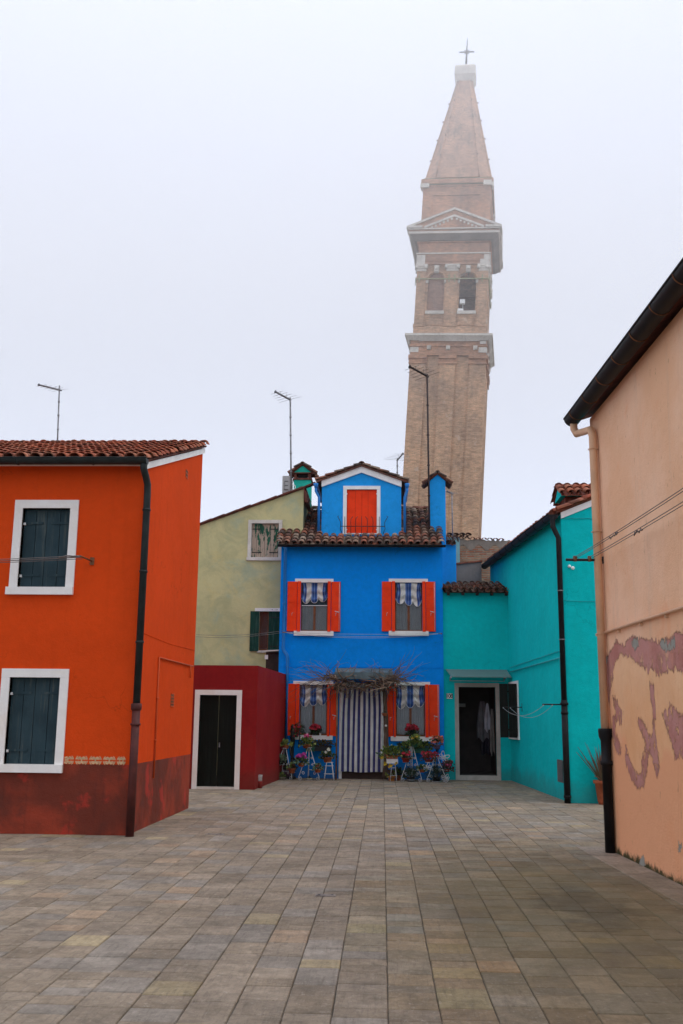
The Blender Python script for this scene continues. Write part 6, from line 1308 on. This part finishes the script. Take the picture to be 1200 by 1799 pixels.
potted(700, 1362, 0.45, 0.10, 0.14, 'terra', 'dark bushy plant in terracotta pot hidden at the foot of the wall', DK + GR, None, 0.16, 0.16, 130, 0.05)
stand(704, 741, 1382.5, 724, 1313, 0.85, 'white scrolled plant stand in the centre of the right hand group', shelves=((713, 1339, 0.08), (742, 1355, 0.08), (722, 1370, 0.10)))
potted(728.5, 1306.5, 0.85, 0.10, 0.10, 'pot_green', 'yellow flowered plant in a green pot topping the right central stand', YG_ + GR, [(-0.07, 0.14, 0.04, 5, 0.025, YEL), (0.03, 0.17, 0.05, 5, 0.025, YEL)], 0.15, 0.20, 150, 0.06)
potted(713, 1332, 0.95, 0.11, 0.10, 'terra_red', 'red flowering plant in a red pot left on the right central stand', DK + RB, [(0.0, 0.12, 0.11, 14, 0.03, RED)], 0.13, 0.14, 110, 0.045)
potted(742, 1352, 0.95, 0.09, 0.07, 'terra', 'pale leaved plant in low terracotta bowl right on the right central stand', PG + GR, None, 0.13, 0.10, 100, 0.05)
potted(721.5, 1364.5, 0.85, 0.11, 0.18, 'pot_black', 'feathery dark green plant in a large black pot under the right central stand', [(0.05, 0.08, 0.045), (0.07, 0.11, 0.06)], None, 0.16, 0.14, 420, 0.055, 'needle')
potted(724.5, 1288, 0.02, 0.10, 0.11, 'pot_black', 'big crimson geranium in a dark pot on the right ground floor sill', DK + GR, [(0.0, 0.15, 0.13, 32, 0.05, RED), (-0.12, 0.10, 0.05, 9, 0.04, RED), (0.12, 0.11, 0.05, 9, 0.04, RED)], 0.16, 0.14, 120, 0.05)
potted(730, 1314, 0.2, 0.10, 0.13, 'pot_green', 'long dark green window box of trailing leaves under the right ground floor window', GR + YG_ + DK, None, 0.16, 0.13, 420, 0.06, box=0.66)
# pole stand with purple pot
stand(757, 779, 1383, 768.5, 1316, 0.55, 'slim dark pole stand carrying the purple pot near the teal wall', 'iron', False, True)
potted(767.5, 1308, 0.55, 0.105, 0.12, 'pot_purple', 'salmon flowered plant in a purple pot on the tall dark pole stand', RB + GR, [(0, 0.13, 0.16, 34, 0.03, SAL)], 0.17, 0.18, 120, 0.045)
stand(749, 786, 1382, 766, 1330, 0.95, 'rightmost white plant stand with butterfly ornaments beside the teal wall', post=False, shelves=((753, 1339, 0.09), (785, 1353, 0.09), (767, 1373, 0.11)))
potted(753.5, 1334, 0.95, 0.12, 0.08, 'terra_red', 'dense dark red flowers in a red bowl on the rightmost stand', DK + RB, [(-0.05, 0.12, 0.13, 26, 0.035, RED), (0.12, 0.13, 0.12, 22, 0.03, RED)], 0.20, 0.15, 130, 0.045)
potted(785.5, 1351, 0.95, 0.09, 0.07, 'terra_red', 'dark ruffled plant with a magenta bloom at the far right of the group', DK + [(0.10, 0.03, 0.03)], [(0.02, 0.08, 0.06, 10, 0.04, PINK), (0.0, 0.14, 0.14, 14, 0.03, [(0.16, 0.03, 0.04)])], 0.17, 0.19, 150, 0.05)
potted(767, 1364.5, 0.90, 0.125, 0.15, 'pot_black', 'spiky grey green plant in a wide black pot under the rightmost stand', [(0.06, 0.10, 0.07), (0.04, 0.07, 0.05)], None, 0.19, 0.16, 520, 0.06, 'needle')
def butterfly(px, py, d, s_, rot, label):
    u_, z_ = WB.uv(px, py, d); C = WB.P(u_, z_, d); mb = MB(); ca, sa = math.cos(rot), math.sin(rot)
    for sx in (-1, 1):
        for (an, L, wd) in ((0.9, 1.0, 0.45), (0.15, 0.75, 0.4), (-0.7, 0.7, 0.35)):
            pts = []
            for i in range(11):
                t_ = i / 10; q = math.pi * 2 * t_; x_ = L * 0.5 * (1 - math.cos(q)); y_ = wd * 0.5 * math.sin(q); x2 = (x_ * math.cos(an) - y_ * math.sin(an)) * sx; y2 = x_ * math.sin(an) + y_ * math.cos(an)
                pts.append(C + Vector(((x2 * ca - y2 * sa) * s_, -0.02 * sx, (x2 * sa + y2 * ca) * s_)))
            mb.tube(pts, 0.009, 5)
    mb.tube([C + Vector((-sa * s_ * 0.4, 0, ca * s_ * -0.4)), C + Vector((-sa * s_ * 0.5, 0, ca * s_ * 0.5))], 0.012, 6); tag(mb.build('butterfly_ornament', M['white_iron']), label, 'ornament', 'white iron butterflies')
butterfly(779, 1331, 1.0, 0.17, -0.6, 'tilted white iron butterfly ornament at the top right of the rightmost stand'); butterfly(751, 1349, 1.05, 0.14, 0.4, 'white iron butterfly ornament at the left of the rightmost stand'); butterfly(783, 1368, 1.05, 0.13, 0.2, 'white iron butterfly ornament low beside the teal wall')
# hanging pot on the vine trunk and lamp bulb
potted(676, 1253, 0.42, 0.085, 0.07, 'terra', 'small empty terracotta wall pot tied to the vine trunk', DK, None, 0.05, 0.03, 12, 0.03)
mb = MB(); c = WB.P(WB.uv(678, 1275, 0.40)[0], WB.uv(678, 1275, 0.4)[1], 0.4); mb.lathe(c, [(0.028, 0), (0.03, 0.02), (0.012, 0.035)], 12, ax=(0, -1, 0)); tag(mb.build('door_bell', M['white']), 'round white bell push on the vine trunk beside the curtain', 'bell')

# ---- aloe by the peach downpipe
ap_ = G(1058, 1411.5) + Vector((0.0, -0.22, 0)); al = empty('aloe_plant', ap_, 'spiky aloe in a tall terracotta pot against the teal wall behind the black pipe', 'potted plant')
ztop = Y(1060, 1371, ap_.y).z; mb = MB(); mb.lathe(ap_, [(0.11, 0), (0.13, 0.06), (0.17, ztop - 0.06), (0.2, ztop - 0.06), (0.205, ztop), (0.18, ztop), (0.17, ztop - 0.05), (0.01, ztop - 0.05)], 20); mb.build('pot', M['terra'], al)
mb = MB(); rr_ = random.Random(19)
for k in range(46):
    a_ = rr_.uniform(0, 6.283); tl_ = rr_.uniform(0.05, 0.62) if k > 5 else rr_.uniform(0.8, 1.3); L_a = rr_.uniform(0.5, 0.85); v = Vector((math.cos(a_) * math.sin(tl_), math.sin(a_) * math.sin(tl_), math.cos(tl_))); s_ = v.cross(Z).normalized(); p0 = ap_ + Vector((math.cos(a_) * 0.05, math.sin(a_) * 0.05, ztop - 0.04)); prev = None
    c0 = rr_.choice([(0.07, 0.11, 0.05), (0.10, 0.13, 0.06), (0.13, 0.10, 0.06)]); cend = (0.20, 0.09, 0.06)
    for i in range(6):
        t_ = i / 5; w_ = 0.022 * (1 - t_) ** 0.7 + 0.001; pc = p0 + v * L_a * t_ + Z * (-0.12 * t_ * t_ * math.sin(tl_)); row = [pc - s_ * w_ + Z * 0.01, pc + v.cross(s_) * w_ * 0.5, pc + s_ * w_ + Z * 0.01]
        if prev:
            cc = tuple(c0[q] * (1 - t_) + cend[q] * t_ for q in range(3)); mb.face([prev[0], prev[1], row[1], row[0]], 0, cc); mb.face([prev[1], prev[2], row[2], row[1]], 0, cc)
        prev = row
mb.build('foliage', M['leafy'], al)

# ================================================================ DRAIN COVERS
for (px, py, w_, h_, lab) in ((572, 1573.5, 0.30, 0.13, 'small rectangular metal drain cover set in the middle of the paving'), (377, 1466, 0.42, 0.16, 'worn metal hatch in the paving near the orange house'), (616, 1403, 0.42, 0.30, 'dark metal hatch in the paving in front of the striped curtain')):
    w_ *= 0.62; h_ *= 0.62; c = G(px, py); mb = MB(); x0, x1, y0, y1 = c.x - w_ / 2, c.x + w_ / 2, c.y - h_ / 2, c.y + h_ / 2
    mb.box(x0, x1, y0, y1, -0.01, 0.005, 1)
    mb.box(x0 + 0.008, x1 - 0.008, y0 + 0.008, y1 - 0.008, 0.005, 0.008, 1)
    for k in (0.18, 0.82): mb.box(x0 + w_ * k - 0.012, x0 + w_ * k + 0.012, y0 + h_ * 0.35, y0 + h_ * 0.65, 0.009, 0.011, 2)
    tag(mb.build('drain_cover', [M['iron'], plain('worn_cover', (0.20, 0.17, 0.15, 1), 0.7, 0.3, 20), M['iron']]), lab, 'drain cover', 'drain covers')

# ================================================================ BELL TOWER (leaning)
LEAN, TURN = 3.5, -7.5
bt = bpy.data.objects.new('bell_tower', None); COL.objects.link(bt); tag(bt, 'tall leaning brick bell tower with white stone cornices and pointed spire fading into fog', 'bell tower')
TB = Vector((3.26, 68.7, 0)); TM = Matrix.Translation(TB) @ Matrix.Rotation(rad(LEAN), 4, 'Y') @ Matrix.Rotation(rad(TURN), 4, 'Z')
bt.matrix_world = TM
def TZ(py, f=0.0): return Y(790, py, 66.3 - f).z / math.cos(rad(LEAN))
def tpart(mb, name, mats, parent=None):
    o = mb.build(name, mats, origin=(0, 0, 0)); o.parent = parent or bt; o.location = (0, 0, 0); return o
def ring(mb, h, z0, z1, m=0): mb.box(-h, h, -h, h, z0, z1, m)
def flare(mb, h0, h1, z0, z1, m=0):
    mb.hexa([(-h0, -h0, z0), (h0, -h0, z0), (h0, h0, z0), (-h0, h0, z0), (-h1, -h1, z1), (h1, -h1, z1), (h1, h1, z1), (-h1, h1, z1)], m)
def four(fn):                       # repeat a front-face feature on the four sides
    for k in range(4):
        r_ = Matrix.Rotation(k * math.pi / 2, 3, 'Z'); fn(lambda x, y, z, r_=r_: r_ @ Vector((x, y, z)), k)
def fbox(mb, T_, x0, x1, y0, y1, z0, z1, m=0):
    mb.hexa([T_(x0, y0, z0), T_(x1, y0, z0), T_(x1, y1, z0), T_(x0, y1, z0), T_(x0, y0, z1), T_(x1, y0, z1), T_(x1, y1, z1), T_(x0, y1, z1)], m)
H = 2.66; zc1 = TZ(626); mb = MB()
ring(mb, H - 0.14, 0, zc1 + 0.4)
def f(T_, k):
    for (a, b) in ((-H, -H + 1.12), (-0.56, 0.56), (H - 1.12, H)):
        if a == -H: fbox(mb, T_, a, b, -H, -H + 0.139, 0, TZ(642))
        else: fbox(mb, T_, a, min(b, H - 0.14), -H, -H + 0.139, 0, TZ(642))
four(f); tpart(mb, 'shaft', M['tower_brick'])
mb = MB()
def f(T_, k):
    for (a, b) in ((-H - 0.08, -H + 1.2), (-0.64, 0.64), (H - 1.2, H - 0.139)):
        fbox(mb, T_, a, b, -H - 0.08, -H + 0.14, TZ(642), TZ(639)); fbox(mb, T_, a, b, -H - 0.03, -H + 0.14, TZ(639), TZ(633)); fbox(mb, T_, a - 0.04 * (a < -1), b, -H - 0.14, -H + 0.14, TZ(633), TZ(627))
    for c_ in (-1.05, 1.05): fbox(mb, T_, c_ - 0.42, c_ + 0.42, -H + 0.02, -H + 0.14, TZ(624), TZ(622.5), 1)
four(f); tpart(mb, 'pilaster_capitals', [M['tower_brick_red'], M['grey_stone']])
mb = MB(); ring(mb, H + 0.02, TZ(627) + 0.002, TZ(600)); ring(mb, H + 0.10, TZ(612), TZ(609)); ring(mb, H + 0.12, TZ(601), TZ(598.5))
tpart(mb, 'frieze', M['tower_brick_red'])
mb = MB()
def f(T_, k):
    for c_ in (-H + 0.02, H - 0.5): fbox(mb, T_, c_ - 0.03, c_ + 0.55 - 0.01 * k, -H - 0.06, -H, TZ(622), TZ(613))
    for c_ in (-1.35, 0.0, 1.9): fbox(mb, T_, c_ - 0.14, c_ + 0.14, -H - 0.13, -H, TZ(617.5), TZ(610.5)); fbox(mb, T_, c_ - 0.08, c_ + 0.08, -H - 0.17, -H - 0.13, TZ(616), TZ(612))
    fbox(mb, T_, H - 0.45, H - 0.02, -H - 0.16, -H - 0.125, TZ(608), TZ(603)); fbox(mb, T_, -H + 0.6, H - 0.5, -H - 0.15, -H - 0.125, TZ(603), TZ(601))
four(f); flare(mb, H + 0.16, H + 0.36, TZ(598, 0.4), TZ(592, 0.4)); ring(mb, H + 0.42, TZ(592, 0.4), TZ(588, 0.4))
tpart(mb, 'lower_cornice', M['grey_stone'])
# belfry
B_ = 2.55; z0b, zpl, zsl, zsp, zcap = TZ(588), TZ(575), TZ(550), TZ(493), TZ(478)
mb = MB(); ring(mb, B_ + 0.02, z0b, zpl)
xl = (-1.13, 1.13); hw = 0.60; rA = 0.60
zar = zsp      # arch springing
top_wall = TZ(466)
def f(T_, k):
    y0, y1 = -B_ + 0.12, -B_ + 0.72
    e = B_ - 0.12
    fbox(mb, T_, -e, xl[0] - hw, y0, y1, zpl, top_wall); fbox(mb, T_, xl[0] + hw, xl[1] - hw, y0, y1, zpl, top_wall); fbox(mb, T_, xl[1] + hw, e - 0.60, y0, y1, zpl, top_wall)
    for c_ in xl:
        fbox(mb, T_, c_ - hw, c_ + hw, y0, y1, zpl, zsl)
        n = 12                                                    # spandrels above the arch
        for i in range(n):
            a0 = math.pi * i / n; a1 = math.pi * (i + 1) / n; xa, xb = c_ + rA * math.cos(a1), c_ + rA * math.cos(a0); za, zb_ = zar + rA * math.sin(a1), zar + rA * math.sin(a0)
            mb.hexa([T_(xa, y0, za), T_(xb, y0, zb_), T_(xb, y1, zb_), T_(xa, y1, za), T_(xa, y0, top_wall), T_(xb, y0, top_wall), T_(xb, y1, top_wall), T_(xa, y1, top_wall)])
    for (a, b) in ((-B_, -B_ + 0.66), (-0.42, 0.42), (B_ - 0.66, B_)):
        bb = min(b, B_ - 0.12) if a > 0 else b
        fbox(mb, T_, a, bb, -B_, -B_ + 0.12, zpl, TZ(478)); fbox(mb, T_, a - 0.06, bb + 0.06 * (b < 1), -B_ - 0.07, -B_ + 0.12, zpl - 0.02, TZ(571.5))
    for c_ in xl:
        for (xa, xb, za, zb_) in ((-0.55, 0.55, TZ(572), TZ(571)), (-0.55, 0.55, TZ(557), TZ(556)), (-0.55, -0.5, TZ(571), TZ(557)), (0.5, 0.55, TZ(571), TZ(557))): fbox(mb, T_, c_ + xa, c_ + xb, -B_ + 0.08, -B_ + 0.121, za, zb_)
        pts = [(c_ + (rA + 0.09) * math.cos(math.pi * i / 12), zar + (rA + 0.09) * math.sin(math.pi * i / 12)) for i in range(13)]; mb.tube([T_(p[0], -B_ + 0.10, p[1]) for p in pts], 0.07, 5)
four(f); ring(mb, B_ - 0.9, TZ(466) - 0.1, TZ(466)); tpart(mb, 'belfry', M['tower_brick'])
def f(T_, k):
    for q_ in ((0,), (0,), (0, 1), (0, 1))[k]:  # front left is blind; back and left fills added to block sky showing through
        mb = MB(); c_ = xl[q_]; fbox(mb, T_, c_ - hw, c_ + hw, -B_ + 0.30, -B_ + 0.45, zsl, zar + rA); tpart(mb, 'arch_infill', M['blind_brick'])
four(f)
def f(T_, k):
    for c_ in xl:
        mb = MB(); fbox(mb, T_, c_ - hw - 0.07, c_ + hw + 0.07, -B_ + 0.02, -B_ + 0.45, TZ(552.5), TZ(547)); tpart(mb, 'opening_sill', M['grey_stone'])
        mb = MB(); fbox(mb, T_, c_ - 0.17, c_ + 0.17, -B_ - 0.05, -B_ + 0.12, zar + rA - 0.05, TZ(468)); fbox(mb, T_, c_ - 0.12, c_ + 0.12, -B_ - 0.12, -B_ - 0.05, zar + rA + 0.0, TZ(470)); mb.lathe(T_(c_, -B_ - 0.10, zar + rA + 0.12), [(0.10, 0), (0.13, 0.08), (0.10, 0.2), (0.03, 0.24)], 10); tpart(mb, 'keystone_head', M['grey_stone'])
        for s_ in (-1, 1): mb = MB(); fbox(mb, T_, c_ + s_ * (hw + 0.05) - 0.09, c_ + s_ * (hw + 0.05) + 0.09, -B_ + 0.04, -B_ + 0.2, TZ(498), TZ(492.5)); tpart(mb, 'impost_block', M['grey_stone'])
    for (a, b) in ((-B_, -B_ + 0.66), (-0.42, 0.42), (B_ - 0.66, B_ - 0.12)):      # scrolled capitals
        mb = MB(); fbox(mb, T_, a - 0.02, b + 0.02, -B_ - 0.03, -B_ + 0.12, TZ(478), TZ(473.5)); fbox(mb, T_, a - 0.12, b + 0.12 * (b < 1.5), -B_ - 0.14, -B_ + 0.12, TZ(470), TZ(466.5))
        fbox(mb, T_, a - 0.06, b + 0.06 * (b < 1.5), -B_ - 0.09, -B_ + 0.12, TZ(473.5), TZ(470))
        for xx in (a - 0.03, b + 0.0): mb.tube([T_(xx, -B_ - 0.17, TZ(472)), T_(xx, -B_ + 0.05, TZ(472))], 0.12, 10)
        tpart(mb, 'capital', M['grey_stone'])
four(f)
mb = MB(); ring(mb, B_ + 0.03, TZ(466) + 0.002, TZ(447.5), 0); ring(mb, B_ - 0.03, TZ(447.5), TZ(424), 0); ring(mb, B_ + 0.07, TZ(461), TZ(459.5), 0)
def f(T_, k):
    fbox(mb, T_, -B_ - 0.05, -B_ + 0.55, -B_ - 0.09, -B_ - 0.03, TZ(466) + 0.01, TZ(450), 1); fbox(mb, T_, B_ - 0.6, B_ + 0.02, -B_ - 0.09, -B_ - 0.03, TZ(466) + 0.01, TZ(458), 1); fbox(mb, T_, B_ - 0.35, B_ + 0.02, -B_ - 0.09, -B_ - 0.03, TZ(458), TZ(450), 1)
four(f); ring(mb, B_ + 0.12, TZ(448.5), TZ(446.5), 1); tpart(mb, 'entablature', [M['tower_brick_red'], M['grey_stone']])
mb = MB()
def f(T_, k):
    x = -B_ - 0.1
    while x < B_ + 0.1: fbox(mb, T_, x, x + 0.12, -B_ - 0.24, -B_ + 0.03, TZ(423.5, 0.2), TZ(419, 0.2)); x += 0.21
four(f); tpart(mb, 'dentils', M['grey_stone'])
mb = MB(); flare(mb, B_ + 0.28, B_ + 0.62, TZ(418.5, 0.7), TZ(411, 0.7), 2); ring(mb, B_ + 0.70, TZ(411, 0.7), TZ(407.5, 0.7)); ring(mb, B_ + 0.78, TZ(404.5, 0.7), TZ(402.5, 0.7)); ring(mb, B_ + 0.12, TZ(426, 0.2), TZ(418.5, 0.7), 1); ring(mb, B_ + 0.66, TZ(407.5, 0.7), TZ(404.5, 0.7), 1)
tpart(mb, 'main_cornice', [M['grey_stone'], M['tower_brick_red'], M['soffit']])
# pediments on each side
mb = MB(); Wd = B_ + 0.85; za, zt_ = TZ(402.5, 0.7), TZ(371, 0.7)
def f(T_, k):
    y0 = -B_ - 0.80
    mb.mesh([T_(-Wd + 0.2, y0 + 0.14, za + 0.003), T_(Wd - 0.2, y0 + 0.14, za + 0.003), T_(0, y0 + 0.14, zt_ - 0.1), T_(-Wd + 0.2, y0 + 0.9, za + 0.003), T_(Wd - 0.2, y0 + 0.9, za + 0.003), T_(0, y0 + 0.9, zt_ - 0.1)], [(0, 1, 2), (0, 2, 5, 3), (1, 4, 5, 2), (3, 5, 4)], 0)
    for sg in (-1, 1):
        for (o1, o2, yy, m) in ((0.0, 0.17, y0, 1), (-0.52, -0.36, y0 + 0.05, 1), (-0.36, 0.0, y0 + 0.1, 0)):
            sl_ = (zt_ - za) / Wd; xe = Wd if o1 >= 0 else Wd + o1 / sl_
            pts = [T_(0, yy, zt_ + o1), T_(sg * xe, yy, zt_ + o1 - sl_ * xe), T_(sg * xe, yy, zt_ + o2 - sl_ * xe), T_(0, yy, zt_ + o2)]
            if o1 < -0.1 and m == 0: xe2 = Wd - 0.5; pts = [T_(0, yy, zt_ + o1), T_(sg * xe2, yy, zt_ + o1 - sl_ * xe2), T_(sg * xe2, yy, zt_ + o2 - sl_ * xe2), T_(0, yy, zt_ + o2)]
            vec = T_(0, 1.1, 0) - T_(0, 0, 0); mb.prism(pts if sg > 0 else pts[::-1], vec, m)
    n = 6
    for i in range(n):
        for sg in (-1, 1): x = sg * (0.18 + i * 0.28); fbox(mb, T_, x - 0.07, x + 0.07, y0 + 0.06, y0 + 0.14, zt_ - 0.70 - 0.45 * abs(x), zt_ - 0.56 - 0.45 * abs(x), 1)
four(f); tpart(mb, 'pediment', [M['tower_brick_red'], M['grey_stone']])
# attic
At = 2.47; mb = MB(); ring(mb, At - 0.07, TZ(400, -0.1), TZ(330, -0.1))
def f(T_, k):
    fbox(mb, T_, -At, -1.72, -At, -At + 0.069, TZ(400, -0.1), TZ(330, -0.1)); fbox(mb, T_, 1.72, At - 0.07, -At, -At + 0.069, TZ(400, -0.1), TZ(330, -0.1)); fbox(mb, T_, -1.72, 1.72, -At, -At + 0.069, TZ(345, -0.1), TZ(330, -0.1))
four(f); ring(mb, At + 0.05, TZ(330, -0.1), TZ(327, -0.1)); ring(mb, At + 0.16, TZ(325.5, -0.1), TZ(318, -0.1)); tpart(mb, 'attic', M['tower_brick_red'])
mb = MB(); ring(mb, At + 0.12, TZ(327, -0.1), TZ(325.5, -0.1), 1)
def f(T_, k): fbox(mb, T_, -At - 0.2, -At + 0.45, -At - 0.2, -At - 0.05, TZ(332, -0.1), TZ(325.5, -0.1)); fbox(mb, T_, At - 0.55, At + 0.049, -At - 0.2, -At - 0.05, TZ(330, -0.1), TZ(322, -0.1))
four(f); flare(mb, At + 0.15, At - 0.05, TZ(318, -0.1), TZ(314, -0.1), 1); tpart(mb, 'attic_cornice', [M['grey_stone'], stucco('mossy_coping', (0.20, 0.18, 0.10, 1), (0.12, 0.10, 0.06, 1), 0.6, 0.2, 0.3)])
# spire: eight sided with narrow corner faces
mb = MB(); z0s_, z1s_ = TZ(314, -0.1), TZ(141, -1.8)
def octa(h, c): return [(-h + c, -h), (h - c, -h), (h, -h + c), (h, h - c), (h - c, h), (-h + c, h), (-h, h - c), (-h, -h + c)]
rings = 10; vs = []
for i in range(rings + 1):
    t_ = i / rings; h = 2.50 * (1 - t_) + 0.56 * t_; vs += [(p[0], p[1], z0s_ + (z1s_ - z0s_) * t_) for p in octa(h, h * 0.36)]
mb.mesh(vs, [(i * 8 + j, i * 8 + (j + 1) % 8, (i + 1) * 8 + (j + 1) % 8, (i + 1) * 8 + j) for i in range(rings) for j in range(8)] + [tuple(range(7, -1, -1)), tuple(range(rings * 8, rings * 8 + 8))])
spire_mat = brick('spire_brick', (0.52, 0.32, 0.22, 1), (0.58, 0.37, 0.26, 1), (0.46, 0.37, 0.30, 1), stain=(0.16, 0.14, 0.11, 1), samt=0.6)
for j in range(8): mb.tube([Vector(vs[i * 8 + j]) for i in range(rings + 1)], 0.075, 6)
tpart(mb, 'spire', spire_mat)
for t_ in (0.22, 0.42, 0.60, 0.78):
    h = 2.50 * (1 - t_) + 0.56 * t_; z_ = z0s_ + (z1s_ - z0s_) * t_
    for k in range(4):
        r_ = Matrix.Rotation(k * math.pi / 2, 3, 'Z')
        for s_ in (-0.82, 0.82): mb = MB(); p = r_ @ Vector((h * s_ * 0.8, -h - 0.01, z_)); n_ = r_ @ Vector((0, -1, 0)); mb.tube([p, p + n_ * 0.16], 0.05, 5); tpart(mb, 'iron_cramp', M['rust'])
mb = MB(); flare(mb, 0.58, 0.78, z1s_ - 0.02, TZ(134, -1.9)); ring(mb, 0.80, TZ(134, -1.9), TZ(120, -1.9)); flare(mb, 0.80, 0.68, TZ(120, -1.9), TZ(116, -1.9)); flare(mb, 0.5, 0.2, TZ(116, -1.9), TZ(112, -1.9)); tpart(mb, 'finial_block', M['grey_stone'])
mb = MB(); zt0, zt1 = TZ(113, -1.9), TZ(60, -1.9); L = zt1 - zt0; zcx = TZ(84.5, -1.9)
mb.tube([(0, 0, zt0), (0, 0, zt0 + L * 0.6), (0, 0, zt1)], [0.09, 0.06, 0.02], 8); mb.tube([(-0.58, 0, zcx), (0.58, 0, zcx)], 0.055, 8)
for sx in (-1, 1):
    for sz_ in (-1, 1): mb.tube([(sx * 0.08, 0, zcx), (sx * 0.10, 0, zcx + sz_ * 0.14), (sx * 0.2, 0, zcx + sz_ * 0.17)], 0.03, 5)
tpart(mb, 'cross', M['iron'])
# tie bar and bell
mb = MB(); zti = TZ(492)
def f(T_, k): mb.tube([T_(-B_ - 0.02, -B_ - 0.06, zti), T_(B_ + 0.02, -B_ - 0.06, zti)], 0.045, 6); [fbox(mb, T_, c_ - 0.04, c_ + 0.04, -B_ - 0.14, -B_ - 0.1, zti - 0.3, zti + 0.3) for c_ in (-B_ + 0.2, -0.2, 0.2, B_ - 0.4)]
four(f); tpart(mb, 'tie_bar', plain('painted_tie_bar', (0.36, 0.36, 0.20, 1), 0.6))
mb = MB(); mb.lathe((0.2, 0.3, TZ(525)), [(0.75, 0), (0.68, 0.1), (0.5, 0.4), (0.42, 0.8), (0.3, 1.0), (0.05, 1.05)], 18); mb.box(-1.8, 1.8, 0.2, 0.4, TZ(500), TZ(500) + 0.2); tpart(mb, 'bell', M['rust'])
mb = MB(); x_ = xl[1] - 0.3; mb.box(x_ - 0.42 + 0.1, x_ - 0.02 + 0.1, -B_ + 0.05, -B_ + 0.35, TZ(547) + 0.002, TZ(543)); mb.tube([(x_ + 0.05, -B_ + 0.2, TZ(543)), (x_, -B_ + 0.2, TZ(533))], 0.02, 5); mb.box(x_ - 0.2, x_ + 0.16, -B_ + 0.05, -B_ + 0.3, TZ(534), TZ(527)); tpart(mb, 'floodlight', M['white'])

# ================================================================ FOG
mb = MB(); mb.box(-90, 100, -45, 120, -1.6, 60)
fm = bpy.data.materials.new('fog'); fm.use_nodes = True; nt = fm.node_tree; nt.nodes.clear(); o_ = nt.nodes.new('ShaderNodeOutputMaterial'); pv = nt.nodes.new('ShaderNodeVolumePrincipled')
pv.inputs['Color'].default_value = (1.0, 1.0, 1.0, 1); pv.inputs['Anisotropy'].default_value = 0.0
tcn_ = nt.nodes.new('ShaderNodeTexCoord'); sx_ = nt.nodes.new('ShaderNodeSeparateXYZ'); mr = nt.nodes.new('ShaderNodeMapRange'); mr.interpolation_type = 'SMOOTHSTEP'
for i_, v_ in ((1, 8.0), (2, 52.0), (3, 0.00008), (4, 0.021)): mr.inputs[i_].default_value = v_      # thin air below, fog thickening with height
nt.links.new(tcn_.outputs['Object'], sx_.inputs[0]); nt.links.new(sx_.outputs[2], mr.inputs[0]); nt.links.new(mr.outputs[0], pv.inputs['Density'])
nt.links.new(pv.outputs[0], o_.inputs['Volume'])
fog = mb.build('haze', fm, origin=(0, 0, 0)); kind(fog, 'stuff')
